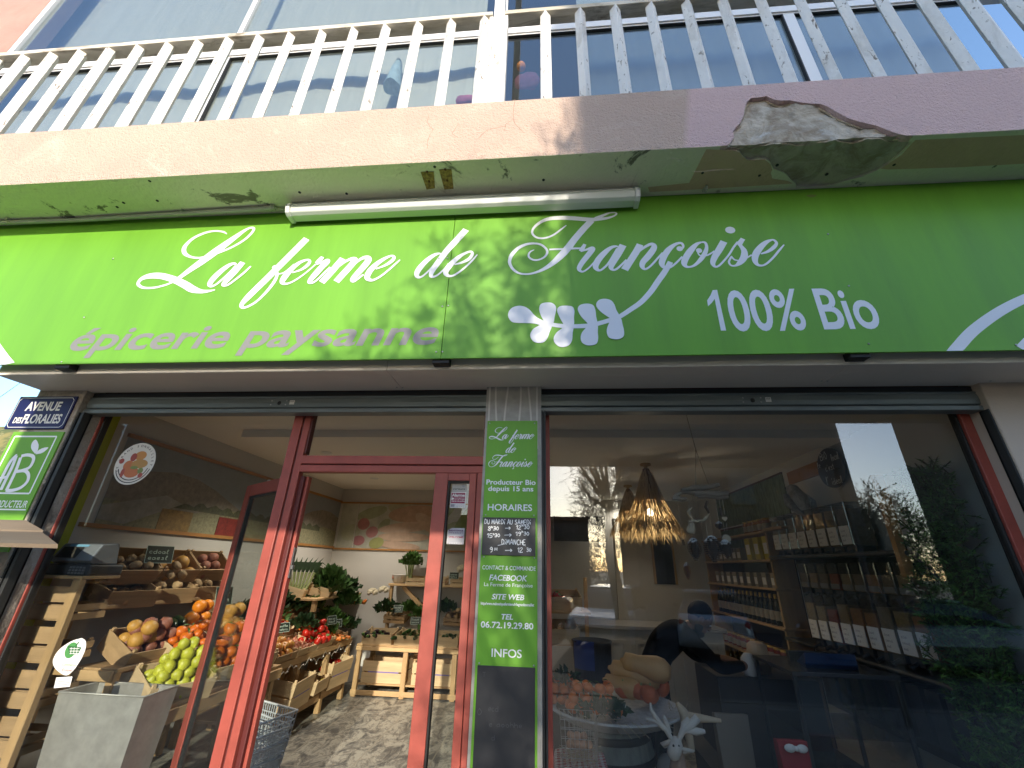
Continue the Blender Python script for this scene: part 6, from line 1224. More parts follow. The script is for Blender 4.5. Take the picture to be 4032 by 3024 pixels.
m.tube([b0 + Vector((0, dy, dz)) for dy, dz in ((.03, .165), (.03, .15), (.025, .12), (.0, .085), (-.02, .03), (-.04, -.03), (-.07, -.09), (-.12, -.13), (-.20, -.17))], [.008, .045, .058, .062, .092, .098, .072, .04, .010], 16); m.build('body', M_fe, OW)
for s in (-1, 1):
    m = MB(); m.tube([b0 + Vector((s * .085, -.0, .05)), b0 + Vector((s * .10, -.05, -.02)), b0 + Vector((s * .085, -.10, -.09)), b0 + Vector((s * .05, -.17, -.15))], [.03, .045, .03, .006], 8); m.build('wing', mat('grey_feathers', (.27, .26, .25), .9, var=.5, vscale=40), OW)
    m = MB(); m.ball(b0 + Vector((s * .045, .062, .135)), .009, 8); m.build('eye', M_black, OW)
m = MB(); m.tube([b0 + Vector((0, .075, .13)), b0 + Vector((0, .10, .115))], [.010, .002], 6); m.build('beak', M_orw, OW)
m = MB(); m.box(2.30, 2.59, 4.55, 4.95, pb.z - .26, pb.z - .235); tag(m.build('bird_shelf', M_woody), 'short dark shelf under the bird figurine', 'shelf')
# ---- grain dispensers in two rows
M_clear = glass('clear_plastic', .10, (.80, .80, .78)); GR = [mat('grain_%d' % i, c_, .8, var=.4, vscale=60) for i, c_ in enumerate(((.34, .24, .12), (.42, .33, .2), (.30, .05, .02), (.38, .17, .05), (.20, .15, .09), (.40, .28, .10)))]
def disp(x, y, z, h, w_, gi, lab, grp, fill=.8):
    o = empty('grain_dispenser', (x, y, z), lab, 'dispenser', grp)
    m = MB(); m.box(x - .09, x + .09, y - w_ / 2, y + w_ / 2, z, z + h); m.build('clear_tube', M_clear, o, .004, seg=1)
    m = MB(); m.box(x - .084, x + .084, y - w_ / 2 + .005, y + w_ / 2 - .005, z + .004, z + h * fill); m.build('grain', GR[gi], o)
    if 'middle' in grp: h_l = .05
    else: h_l = .15
    m = MB(); m.box(x - .094, x - .0905, y - w_ / 2 + .008, y + w_ / 2 - .008, z + .012, z + h_l); m.build('label', M_label if h_l > .1 else mat('grey_label', (.18, .17, .15), .7), o)
    m = MB(); l_ = lambda u, v, q=0.0: Vector((x - .0945 - q, y - u, z + v))
    for k, (n_, wd) in enumerate(() if h_l < .1 else ((3, .045), (4, .055), (3, .03))): hand(m, 'saeodcl'[k:k + n_], -w_ * .33, .105 - .035 * k, .018, l_, wd * w_ / .11, th=.003)
    if m.v: m.build('label_writing', MATS['grey_print'], o)
    m = MB(); m.box(x - .07, x + .07, y - w_ / 2 + .01, y + w_ / 2 - .01, z - .05, z - .001); m.tube([(x - .06, y, z - .03), (x - .12, y, z - .06)], .014, 6); m.build('spout', M_sc, o)
for i in range(9): disp(2.42, 4.42 - .152 * i, 1.03 + .006 * i, .36, .132, (1, 1, 2, 0, 3, 3, 4, 5, 3)[i], ('pale grain dispenser at the far end of the lower row', 'pale seed dispenser second in the lower row', 'red lentil dispenser in the lower row', 'brown grain dispenser right of the red lentils', 'amber grain dispenser in the middle of the lower row', 'amber seed dispenser right of the middle in the lower row', 'dark seed dispenser in the lower row', 'golden grain dispenser near the window in the lower row', 'last amber dispenser of the lower row, nearest the window')[i], 'lower row of grain dispensers', .78 - .06 * (i % 3))
for i in range(8): disp(2.45, 4.80 - .155 * i, 1.76, .33, .135, (1, 0, 1, 4, 0, 1, 5, 4)[i], ('far tall dispenser of pale flakes in the upper row', 'second dispenser of the upper row, brown grain', 'third dispenser of the upper row, pale flakes', 'fourth dispenser of the upper row, dark seeds', 'fifth dispenser of the upper row, half hidden by reflections', 'sixth dispenser of the upper row, pale flakes', 'seventh dispenser of the upper row, golden grain', 'dispenser of the upper row nearest the window')[i], 'upper row of grain dispensers', .85)
for i in range(9): disp(2.47, 4.50 - .15 * i, 1.43, .21, .125, (4, 0, 4, 2, 0, 4, 3, 4, 0)[i], 'small dim dispenser of grain in the middle row between the two long rows', 'middle row of grain dispensers', .6)
m = MB(); m.box(RX - .012, RX - .001, 2.98, 4.97, .45, 1.70); tag(m.build('dispenser_backboard', mat('dark_backboard', (.055, .05, .045), .8)), 'dark back panel on the right wall behind the grain dispensers', 'panel')
for i, z in enumerate((.955, 1.685)):
    o = empty('dispenser_rail', (2.45, 3.9, z), ('black curved rail under the lower row of dispensers', 'black rail under the upper row of dispensers')[i], 'rail'); m = MB(); m.box(2.34, 2.59, 3.14, 4.95, z, z + .022); m.build('shelf', M_sc, o)
    m = MB(); m.tube([(2.33, 4.95, z + .01), (2.33, 3.15, z + .01), (2.33, 3.05, z - .01), (2.34, 3.0, z - .08), (2.36, 2.98, z - .18)], .018, 8); m.build('front_tube', M_sc, o)
m = MB()
for i in range(9): m.box(2.36, 2.56, 4.40 - .152 * i - .055, 4.40 - .152 * i + .055, .60, .90)
tag(m.build('bulk_bins', M_sc), 'row of dark bulk bins below the grain dispensers', 'bin')
# ---- shelf unit with jars, bottles, boxes along the right wall further back
SU = empty('grocery_shelf', (2.45, 6.1, 0), 'tall pine grocery shelf of bottles and boxes at the back of the right wall', 'shelf')
for y in (5.02, 7.0): rk(SU, 'upright', M_wood, 2.36, 2.59, y - .015, y + .015, 0, 1.98)
for z in (.30, .66, 1.02, 1.38, 1.66, 1.95): rk(SU, 'shelf_board', M_woody, 2.34, 2.59, 5.0, 7.02, z, z + .022)
rk(SU, 'back_board', mat('dark_backing', (.045, .035, .028), .8), 2.591, 2.598, 5.0, 7.02, .1, 1.94)
M_jarg = mat('amber_jar', (.20, .07, .015), .2, coat=.3); M_botd = mat('dark_bottle', (.012, .016, .010), .15); M_gold = mat('gold_lid', (.40, .26, .06), .35, metal=.6); M_yel = mat('yellow_box', (.52, .42, .03), .6); M_pack = mat('cream_pack', (.30, .27, .22), .7); M_redj = mat('red_sauce_jar', (.22, .03, .012), .2)
PRO = {}
def jar(kind, loc, lab, grp):
    if kind not in PRO:
        o = empty(kind, (0, 0, 0), lab, kind.split('_')[-1], grp); L = []
        if kind == 'honey_jar' or kind == 'sauce_jar':
            m = MB(); m.lathe([(.045, 0), (.05, .006), (.05, .10), (.042, .115), (.042, .12)], n=14); L.append(m.build('glass_body', M_jarg if kind == 'honey_jar' else M_redj, o)); m = MB(); m.lathe([(.046, .12), (.046, .14), (.0001, .141)], n=14); L.append(m.build('lid', M_gold, o)); m = MB(); m.lathe([(.0508, .02), (.0508, .085)], n=14); L.append(m.build('label', M_pack, o))
        elif kind == 'wine_bottle':
            m = MB(); m.lathe([(.036, 0), (.037, .01), (.037, .18), (.028, .21), (.014, .235), (.013, .29), (.015, .292), (.015, .30), (.0001, .301)], n=14); L.append(m.build('glass_body', M_botd, o)); m = MB(); m.lathe([(.0375, .05), (.0375, .14)], n=14); L.append(m.build('label', M_pack, o)); m = MB(); m.lathe([(.0158, .255), (.0158, .302), (.0001, .303)], n=10); L.append(m.build('cap', M_gold, o))
        elif kind == 'tea_box': m = MB(); m.box(-.04, .04, -.05, .05, 0, .15); L.append(m.build('carton', M_pack, o, .002)); m = MB(); m.box(-.0415, -.0402, -.04, .04, .03, .10); L.append(m.build('label', M_label, o))
        elif kind == 'yellow_carton': m = MB(); m.box(-.05, .05, -.06, .06, 0, .24); L.append(m.build('carton', M_yel, o, .002)); m = MB(); m.box(-.0515, -.0502, -.045, .045, .06, .17); L.append(m.build('label', M_label, o))
        PRO[kind] = L; local(o)
    else:
        o = bpy.data.objects.new(kind, None); COL.objects.link(o); tag(o, lab, kind.split('_')[-1], grp)
        for c_ in PRO[kind]: cc = c_.copy(); COL.objects.link(cc); cc.parent = o; cc.matrix_parent_inverse = Matrix.Identity(4)
    o.location = loc; o.rotation_euler = (0, 0, rnd.uniform(-.1, .1)); return o
for i in range(5): jar('honey_jar', (2.44, 5.10 + .125 * i, 1.973), 'amber jar with pale label on top of the grocery shelf', 'jars on top of the grocery shelf')
lv = [(1.40, 'tea_box', 9, .2, 'tea box on the fourth board of the grocery shelf', 'tea boxes'), (1.04, 'wine_bottle', 16, .115, 'dark bottle on the middle board of the grocery shelf', 'bottles on the middle board'), (.682, 'sauce_jar', 13, .14, 'sauce jar low on the grocery shelf', 'sauce jars'), (.322, 'wine_bottle', 12, .15, 'dark bottle on the lowest board of the grocery shelf', 'bottles on the lowest board'), (1.682, 'yellow_carton', 3, .22, 'yellow carton on the upper board of the grocery shelf', 'yellow cartons')]
for z, kd, n_, st_, lab, grp in lv:
    for i in range(n_): jar(kd, (2.43, 5.12 + st_ * i, z), lab, grp)
for i in range(7): jar('tea_box', (2.44, 5.9 + .15 * i, 1.682), 'tea box beside the yellow cartons on the upper board', 'tea boxes on the upper board')
# ---- counter and person
CO = empty('shop_counter', (1.2, 5.5, 0), 'panelled white shop counter where the person bends over', 'counter')
m = MB(); m.box(.35, 1.9, 5.45, 5.95, 0, .93); m.build('body', mat('grey_white_paint', (.34, .33, .31), .6, var=.1, vscale=4), CO, .004); m = MB(); m.box(.31, 1.94, 5.41, 5.99, .9305, .97); m.build('counter_top', mat('grey_top', (.22, .21, .2), .4), CO, .004)
for x0 in (.45, .95, 1.45):
    m = MB()
    for a_, b_, c_, d_ in ((x0, x0 + .4, .12, .15), (x0, x0 + .4, .80, .83), (x0, x0 + .03, .1501, .7999), (x0 + .37, x0 + .4, .1501, .7999)): m.box(a_, b_, 5.435, 5.4495, c_, d_)
    m.build('panel_moulding', MATS['grey_white_paint'], CO)
def person():
    """one continuous skinned body, bending forward to the right"""
    M_blk = mat('black_clothes', (.005, .005, .006), .95, spec=.2, var=.3, vscale=20); M_skin = mat('brown_skin', (.16, .075, .045), .5, var=.08, vscale=20); M_hair = mat('black_hair', (.008, .007, .007), .8, bump=.6, bscale=220)
    hd = P(2752, 2435, Y=4.15)
    pel = Vector((.86, 4.32, .86))
    ch = Vector((1.06, 4.24, 1.05)); nk = Vector((1.19, 4.19, 1.10))
    J = {'pel': (pel, .15), 'wai': (pel.lerp(ch, .5) + Vector((0, 0, .01)), .145), 'che': (ch, .16), 'upc': (ch.lerp(nk, .55), .115), 'nec': (nk, .060), 'hdb': (nk.lerp(hd, .55), .058),
         'sl': (ch + Vector((.06, -.20, .02)), .072), 'el': (ch + Vector((.28, -.24, -.20)), .052), 'wl': (ch + Vector((.50, -.16, -.18)), .036), 'hl': (ch + Vector((.56, -.13, -.18)), .034),
         'sr': (ch + Vector((.04, .20, .02)), .072), 'er': (ch + Vector((.24, .24, -.20)), .052), 'wr': (ch + Vector((.46, .16, -.20)), .036), 'hr': (ch + Vector((.52, .13, -.20)), .034),
         'kl': (pel + Vector((.06, -.10, -.42)), .078), 'al': (pel + Vector((-.02, -.11, -.80)), .052), 'fl': (pel + Vector((.12, -.12, -.83)), .036), 'tl': (pel + Vector((.01, -.10, -.10)), .105),
         'kr': (pel + Vector((.02, .10, -.42)), .078), 'ar': (pel + Vector((-.08, .11, -.80)), .052), 'fr': (pel + Vector((.06, .12, -.83)), .036), 'tr': (pel + Vector((.0, .10, -.10)), .105)}
    E = [('pel', 'wai'), ('wai', 'che'), ('che', 'upc'), ('upc', 'nec'), ('nec', 'hdb'), ('che', 'sl'), ('sl', 'el'), ('el', 'wl'), ('wl', 'hl'), ('che', 'sr'), ('sr', 'er'), ('er', 'wr'), ('wr', 'hr'), ('pel', 'tl'), ('tl', 'kl'), ('kl', 'al'), ('al', 'fl'), ('pel', 'tr'), ('tr', 'kr'), ('kr', 'ar'), ('ar', 'fr')]
    names = list(J); vs = [J[k][0] for k in names]; rs = [J[k][1] for k in names]; es = [(names.index(a), names.index(b)) for a, b in E]
    for sd_, w0, h0_ in ((-1, 'wl', 'hl'), (1, 'wr', 'hr')):      # five fingers from each palm
        hp = J[h0_][0]; d = (hp - J[w0][0]).normalized(); sidev = Vector((0, -sd_, 0)); dn = Vector((0, 0, -1)); hi = names.index(h0_)
        for k in range(4):
            b0 = hp + d * .035 + sidev * (.027 - .018 * k); L = (.060, .070, .066, .052)[k]
            pts = [b0, b0 + d * L * .45 + dn * .008, b0 + d * L * .75 + dn * .026, b0 + d * L * .85 + dn * .044]; prev = hi
            for p in pts: vs.append(p); rs.append(.0085); es.append((prev, len(vs) - 1)); prev = len(vs) - 1
        prev = hi
        for p in (hp + sidev * .035 + d * .005, hp + sidev * .055 + d * .03 + dn * .012, hp + sidev * .05 + d * .055 + dn * .03): vs.append(p); rs.append(.0095); es.append((prev, len(vs) - 1)); prev = len(vs) - 1
    me = bpy.data.meshes.new('person'); me.from_pydata([tuple(v) for v in vs], es, []); o = bpy.data.objects.new('person', me); COL.objects.link(o)
    md = o.modifiers.new('skin', 'SKIN'); md.use_smooth_shade = True
    for i, r in enumerate(rs): me.skin_vertices[0].data[i].radius = (r, r)
    me.skin_vertices[0].data[0].use_root = True
    sb = o.modifiers.new('sub', 'SUBSURF'); sb.levels = 2; sb.render_levels = 2
    dg = bpy.context.evaluated_depsgraph_get(); me2 = bpy.data.meshes.new_from_object(o.evaluated_get(dg)); bpy.data.objects.remove(o)
    # head grown onto the same mesh data: skull, jaw, nose, ears
    hm = MB(); Rh = Matrix.Rotation(R(38), 3, 'Y')                     # looks right and down
    def hb(c_, r_, n=16, w_=0): hm.ball(hd + Rh @ Vector(c_), r_, n, 1, Rh, w_)
    hb((0, 0, .02), (.098, .078, .105), 22); hb((.035, 0, -.055), (.062, .058, .066), 18); hb((.096, 0, -.010), (.022, .015, .026), 10); hb((.103, 0, -.022), (.016, .018, .012), 10)
    for s in (-1, 1): hb((-.005, s * .078, -.005), (.020, .010, .030), 10); hb((.078, s * .032, .018), (.016, .020, .008), 8)
    hb((.082, 0, -.058), (.014, .024, .009), 10)
    base = MB(); base.v = [v.co.copy() for v in me2.vertices]; base.f = [list(p.vertices) for p in me2.polygons]
    def skinned(p): 
        c_ = sum((base.v[i] for i in p), Vector()) / len(p); return 1 if min((c_ - J[k][0]).length for k in ('hl', 'hr')) < .105 or (c_ - J['hdb'][0]).length < .07 else 0
    base.mi = [skinned(p) for p in base.f]; base.sm = [True] * len(base.f)
    o_ = len(base.v); base.v += hm.v; base.f += [[i + o_ for i in f] for f in hm.f]; base.mi += hm.mi; base.sm += hm.sm
    po = base.build('person', [M_blk, M_skin], None, origin=Vector((pel.x, pel.y, .0)))
    tag(po, 'person in black clothes with short dark hair and beard bending forward inside the shop', 'person')
    hm = MB()
    def hh(c_, r_, n=18, w_=.05): hm.ball(hd + Rh @ Vector(c_), r_, n, 0, Rh, w_)
    hh((-.014, 0, .042), (.098, .084, .098), 22); hm.build('hair', M_hair, po, None, origin=hd).location = hd - po.location
    hm = MB(); hh((.045, 0, -.090), (.052, .056, .040)); hh((.020, .045, -.06), (.035, .020, .045)); hh((.020, -.045, -.06), (.035, .020, .045)); hm.build('beard', M_hair, po, origin=hd).location = hd - po.location
    hm = MB()
    for s in (-1, 1): hm.ball(hd + Rh @ Vector((.088, s * .032, .008)), (.009, .012, .008), 8)
    hm.build('eyes', M_white, po, origin=hd).location = hd - po.location
person()
m = MB(); m.box(1.30, 2.05, 4.0, 4.55, 0, .80); wt = m.build('work_table', mat('dark_table', (.03, .028, .026), .6), None, .005); tag(wt, 'dark work table under the hands of the person', 'table')
m = MB(); m.lathe([(.07, 0), (.085, .02), (.09, .12), (.075, .2), (.05, .22)], (1.72, 4.2, .80), 12, wob=.15); tag(m.build('paper_bag', mat('kraft_paper', (.42, .30, .19), .8, var=.2, vscale=12)), 'crumpled kraft paper bag on the work table beside the hands', 'bag')
m = MB(); m.lathe([(.05, 0), (.062, .02), (.055, .12), (.03, .15)], (1.60, 4.1, .80), 12, wob=.3); tag(m.build('plastic_bag', mat('pale_bag', (.5, .48, .46), .5)), 'small pale bag on the work table left of the kraft bag', 'bag')
# ---- display case, till
GC = empty('glass_display_case', (1.95, 3.75, 0), 'low glass display case with metal frame before the dispensers', 'display case')
for x, y in ((1.62, 3.45), (2.25, 3.45), (1.62, 4.0), (2.25, 4.0)): rk(GC, 'post', M_alud, x - .012, x + .012, y - .012, y + .012, 0, .93)
for z in (.30, .60): m = MB(); m.box(1.635, 2.235, 3.465, 3.985, z, z + .01); m.build('shelf', M_clear, GC)
m = MB(); m.box(1.60, 2.27, 3.43, 4.02, .9305, .955); m.build('top', mat('dark_top', (.05, .05, .055), .25), GC, .003); m = MB(); m.box(1.633, 2.237, 3.446, 3.45, .01, .925); m.build('pane', M_clear, GC)
TI = empty('shop_till', (1.95, 3.7, .955), 'low blue and black till on top of the glass display case', 'till'); m = MB(); m.prism([(1.76, 3.55, .956), (1.74, 3.52, .99), (1.80, 3.62, 1.04), (1.82, 3.8, .956)], (.34, 0, 0)); m.build('body', mat('blue_plastic', (.02, .05, .13), .3), TI, .006); m = MB(); m.box(1.78, 2.06, 3.80, 3.84, .956, 1.02); m.build('rear_unit', M_sc, TI)
for i, (x, y, w_, h_, cc, lab, nm) in enumerate(((1.50, 3.42, .16, .30, (.30, .012, .02), 'red gift bag with white bow beside the glass case', 'gift_bag'), (1.32, 3.9, .22, .34, (.20, .175, .14), 'cream paper sack standing left of the glass case', 'paper_sack'), (1.40, 4.3, .18, .26, (.18, .16, .13), 'second cream sack behind the first one', 'paper_sack'))):
    o = empty(nm, (x, y, 0), lab, 'bag'); z0 = .30 if i == 0 else .26
    m = MB(); m.add([(x - w_ / 2, y - .05, z0), (x + w_ / 2, y - .05, z0), (x + w_ / 2, y + .05, z0), (x - w_ / 2, y + .05, z0), (x - w_ / 2 - .01, y - .03, z0 + h_), (x + w_ / 2 + .01, y - .03, z0 + h_), (x + w_ / 2 + .01, y + .03, z0 + h_ - .01), (x - w_ / 2 - .01, y + .03, z0 + h_ - .01)], [(3, 2, 1, 0), (0, 1, 5, 4), (1, 2, 6, 5), (2, 3, 7, 6), (3, 0, 4, 7), (4, 5, 6, 7)]); m.build('body', mat(nm + '_paper%d' % (i > 0), cc, .6), o, .006)
    if i == 0:
        m = MB(); m.ball((x - .035, y - .065, z0 + .27), (.035, .012, .022), 10); m.ball((x + .035, y - .065, z0 + .27), (.035, .012, .022), 10); m.ball((x, y - .07, z0 + .27), .014, 8); m.build('bow', M_label, o)
m = MB(); m.box(1.15, 2.30, 3.35, 4.6, .22, .26); m.box(1.2, 1.24, 3.4, 4.5, 0, .2199); m.box(2.2, 2.24, 3.4, 4.5, 0, .2199); tag(m.build('low_platform', mat('dark_table2', (.035, .03, .026), .7)), 'low dark platform under the bags and the glass case', 'platform')
# ---- squash display on a barrel
BR = empty('wooden_barrel', (.40, 3.55, 0), 'weathered blue grey barrel carrying the basket of squash', 'barrel')
M_bar = mat('blue_grey_barrel', (.20, .23, .22), .8, var=.45, vscale=14, stretch=(1, 1, .12), bump=.2, bscale=40)
m = MB(); n = 26; prof = [(.25, 0), (.285, .15), (.295, .30), (.285, .45), (.255, .60)]; m.lathe(prof, (.40, 3.55, 0), n); m.build('staves', M_bar, BR)
for z, r in ((.14, .291), (.44, .292), (.56, .270)): m = MB(); m.lathe([(r - .003, z - .02), (r, z - .018), (r, z + .018), (r - .003, z + .02)], (.40, 3.55, 0), n); m.build('hoop', M_black, BR)
m = MB(); m.lathe([(.0001, .601), (.262, .601), (.262, .625), (.0001, .625)], (.40, 3.55, 0), n); m.build('lid', M_bar, BR)
BS = empty('white_basket', (.42, 3.5, .63), 'wide flat white washed basket of squash and clementines on the barrel', 'basket')
m = MB(); m.lathe([(.28, .626), (.36, .65), (.44, .70), (.45, .705), (.44, .715), (.35, .665), (.27, .64), (.0001, .64)], (.42, 3.5, 0), 36, wob=.03); m.build('body', mat('white_wash_wicker', (.50, .51, .50), .8, var=.3, vscale=24, stretch=(1, 1, 5)), BS); m = MB()
for i in range(70): a = rnd.uniform(0, 6.28); r = rnd.uniform(.36, .47); m.tube([(.42 + r * math.cos(a), 3.5 + r * math.sin(a), .71 + rnd.uniform(0, .02)), (.42 + (r + .03) * math.cos(a + .15), 3.5 + (r + .03) * math.sin(a + .15), .70 + rnd.uniform(-.04, .04))], .0018, 4)
m.build('straw_wisps', M_str, BS)
for i, (px, py, z, rz, s_, lab) in enumerate(((2500, 2655, .835, 1.0, 1.05, 'long tan butternut squash lying in front on top of the basket'), (2545, 2625, .90, .9, 1.0, 'paler butternut squash lying behind the front one'), (2450, 2700, .77, 1.3, .8, 'small butternut squash under the two large ones'))):
    p = P(px, py, Z=z); o = bpy.data.objects.new('butternut_squash', proto('squash')); COL.objects.link(o); o.location = p; o.rotation_euler = (0, 1.45, -.35 - .1 * i + math.pi); o.scale = (s_,) * 3; tag(o, lab, 'squash', 'squashes in the white basket')
for i, (px, py, lab) in enumerate(((2458, 2712, 'red orange pumpkin at the left of the front row in the basket'), (2512, 2722, 'dull red pumpkin second in the front row of the basket'), (2556, 2735, 'large red pumpkin third in the front row of the basket'), (2602, 2712, 'orange pumpkin at the right edge of the basket'))):
    p = P(px, py, Z=.755); o = bpy.data.objects.new('small_pumpkin', proto('pumpkin')); COL.objects.link(o); o.location = p; o.rotation_euler = (.5, .3 * i - .3, i); o.scale = (.95 if i != 1 else .85,) * 3; tag(o, lab, 'pumpkin', 'small pumpkins in the white basket')
o = bpy.data.objects.new('onion', proto('onion')); COL.objects.link(o); o.location = P(2560, 2695, Z=.78); o.scale = (1, 1, 1); tag(o, 'white onion between the pumpkins in the basket', 'onion')
for (cx_, cy_, w_, d_, n_, z_, lab) in ((.08, 3.62, .34, .30, 34, .70, 'clementine heaped at the left edge of the right window'), (.30, 3.42, .38, .26, 34, .70, 'clementine with leaves spilling over the front of the white basket')):
    heap(Matrix.Translation((cx_, cy_, z_)), (w_, d_, .05), 'clementine', n_, lab, lab.split(' ', 1)[1], .80)
leafy('leaf_bunch', 'dark green leaves among the clementines at the front of the basket', (.33, 3.30, .70), .16, .06, 110, M_leafd, .06, seed=31); leafy('leaf_bunch', 'dark leaves between the clementines left of the barrel', (.10, 3.55, .80), .14, .07, 70, M_leafd, .05, seed=32)
ST = empty('side_stand', (.05, 3.7, 0), 'dark crate stand left of the barrel under the clementines', 'stand'); m = MB(); m.box(-.12, .20, 3.45, 3.85, 0, .68); m.build('body', mat('dark_wood', (.06, .04, .025), .8), ST)
# ---- gingham table with wire basket
M_ging = mat('gingham', (.6, .6, .6), .85); n_, l_ = M_ging.node_tree.nodes, M_ging.node_tree.links; tc = n_.new('ShaderNodeTexCoord'); sp = n_.new('ShaderNodeSeparateXYZ'); l_.new(tc.outputs['Object'], sp.inputs[0]); outs = []
for ax in ('X', 'Y'):
    a_ = n_.new('ShaderNodeMath'); a_.operation = 'PINGPONG'; a_.inputs[1].default_value = .016; l_.new(sp.outputs[ax], a_.inputs[0]); b2_ = n_.new('ShaderNodeMath'); b2_.operation = 'GREATER_THAN'; b2_.inputs[1].default_value = .008; l_.new(a_.outputs[0], b2_.inputs[0]); outs.append(b2_.outputs[0])
ad = n_.new('ShaderNodeMath'); ad.operation = 'ADD'; l_.new(outs[0], ad.inputs[0]); l_.new(outs[1], ad.inputs[1]); hf = n_.new('ShaderNodeMath'); hf.operation = 'MULTIPLY'; hf.inputs[1].default_value = .5; l_.new(ad.outputs[0], hf.inputs[0])
l_.new(mixcol(n_, l_, hf.outputs[0], (.62, .60, .60), (.30, .015, .03)), n_['Principled BSDF'].inputs['Base Color'])
tz = .565; GT = empty('window_table', (.16, 3.0, 0), 'low table inside the right window under the gingham cloth', 'table'); m = MB(); m.box(.03, .31, 2.74, 3.14, tz - .03, tz - .004); m.build('table_top', M_woodx, GT)
for x, y in ((.05, 2.76), (.29, 2.76), (.05, 3.12), (.29, 3.12)): rk(GT, 'leg', M_wood, x - .015, x + .015, y - .015, y + .015, 0, tz - .0301)
m = MB(); gx, gy = 16, 18; g = []
for k in range(gy + 1):
    for i in range(gx + 1):
        x = .01 + .32 * i / gx; y = 2.70 + .46 * k / gy; e_ = max(.03 - x, x - .31, 2.74 - y, y - 3.14, 0); g.append((x, y - .0 * e_, tz - e_ * 3.5 + .004 * math.sin(i * 1.3 + k)))
m.add(g, [(k * (gx + 1) + i, k * (gx + 1) + i + 1, (k + 1) * (gx + 1) + i + 1, (k + 1) * (gx + 1) + i) for k in range(gy) for i in range(gx)], 0, True); tag(m.build('gingham_cloth', M_ging), 'red and white gingham cloth on the low table inside the right window', 'cloth')
WB = empty('wire_basket', (.16, 2.95, tz), 'wire basket with straw and eggs on the gingham cloth', 'basket'); m = MB()
for k in range(6): z = tz + .006 + .042 * k; s_ = 1 + .03 * k; m.tube([(.16 + a_ * s_, 2.95 + b_ * s_, z) for a_, b_ in ((-.09, -.08), (.09, -.08), (.09, .08), (-.09, .08), (-.09, -.08))], .0016, 4)
for i in range(9):
    for sy in (-1, 1): t = -.09 + .0225 * i; m.tube([(.16 + t, 2.95 + sy * .08, tz + .006), (.16 + t * 1.15, 2.95 + sy * .092, tz + .216)], .0016, 4)
for i in range(7):
    for sx in (-1, 1): t = -.08 + .0266 * i; m.tube([(.16 + sx * .09, 2.95 + t, tz + .006), (.16 + sx * .1035, 2.95 + t * 1.15, tz + .216)], .0016, 4)
m.build('wire_grid', M_steel, WB); m = MB()
for i in range(150): a = rnd.uniform(0, 6.28); p = Vector((.16 + rnd.uniform(-.08, .08), 2.95 + rnd.uniform(-.07, .07), tz + rnd.uniform(.01, .06))); m.tube([p, p + Vector((.05 * math.cos(a), .05 * math.sin(a), rnd.uniform(-.01, .02)))], .0016, 3)
m.build('straw', M_str, WB)
for i in range(7):
    m = MB(); m.lathe([(.0001, -.028), (.014, -.024), (.021, -.006), (.018, .012), (.010, .024), (.0001, .029)], n=12); o = m.build('egg', mat('brown_egg', (.42, .22, .13), .5)); o.location = (.11 + .035 * (i % 4) + .01 * (i > 3), 2.91 + .06 * (i // 4), tz + .095 + .02 * (i > 3)); o.rotation_euler = (1.3, rnd.uniform(-.5, .5), i); tag(o, 'brown egg lying on straw in the wire basket', 'egg', 'eggs in the wire basket')
# crates with red vegetables seen at the left edge of the right window
for i, (px, py, Y_, kd, n_, lab) in enumerate(((2215, 2330, 5.0, 'tomato', 16, 'tomatoes'), (2200, 2450, 4.9, 'onion', 18, 'red onions'))):
    p = P(px, py, Y=Y_); M, dm = crate('fruit', (p.x - .02, p.y, p.z - .14), .1, .2, 'pine crate of %s left of the dark bin, %s' % (lab, ('upper', 'lower')[i])); heap(M, dm, kd, n_, '%s in the %s pine crate left of the dark bin' % (lab[:-1] if i else 'tomato', ('upper', 'lower')[i]), lab + ' left of the dark bin')
rk(ST, 'back_post', M_wood, -.06, -.02, 5.2, 5.25, 0, 1.6); 
SR = empty('crate_stand', (.18, 5.1, 0), 'open pine stand holding the two crates left of the dark bin', 'stand')
for z in (P(2215, 2330, Y=5.0).z - .165, P(2200, 2450, Y=4.9).z - .165): rk(SR, 'shelf_board', M_woodx, -.06, .42, 4.75, 5.19, z - .02, z)
for x in (-.05, .41): rk(SR, 'leg', M_wood, x - .02, x + .02, 5.19, 5.23, 0, 1.45)
p = P(2330, 2520, Y=4.35); DB = empty('dark_bin', (p.x, 4.35, 0), 'dark round bin with a blue bag behind the squash basket', 'bin')
m = MB(); m.lathe([(.14, .35), (.17, p.z - .02), (.178, p.z), (.165, p.z), (.13, .37), (.0001, .37)], (p.x, 4.35, 0), 24); m.build('body', mat('dark_wicker', (.045, .042, .045), .7, var=.5, vscale=40, stretch=(3, 3, .3)), DB); m = MB(); m.lathe([(.168, p.z + .0), (.182, p.z + .012), (.176, p.z - .10), (.180, p.z - .20)], (p.x, 4.35, 0), 16, wob=.08); m.f = [f for i, f in enumerate(m.f) if (i % 16) in (9, 10, 11)]; m.mi = m.mi[:len(m.f)]; m.sm = m.sm[:len(m.f)]; m.build('blue_bag', mat('blue_film', (.02, .04, .16), .35), DB); m = MB(); m.lathe([(.145, .0), (.13, .35)], (p.x, 4.35, 0), 16); m.build('stool', M_wood, DB)
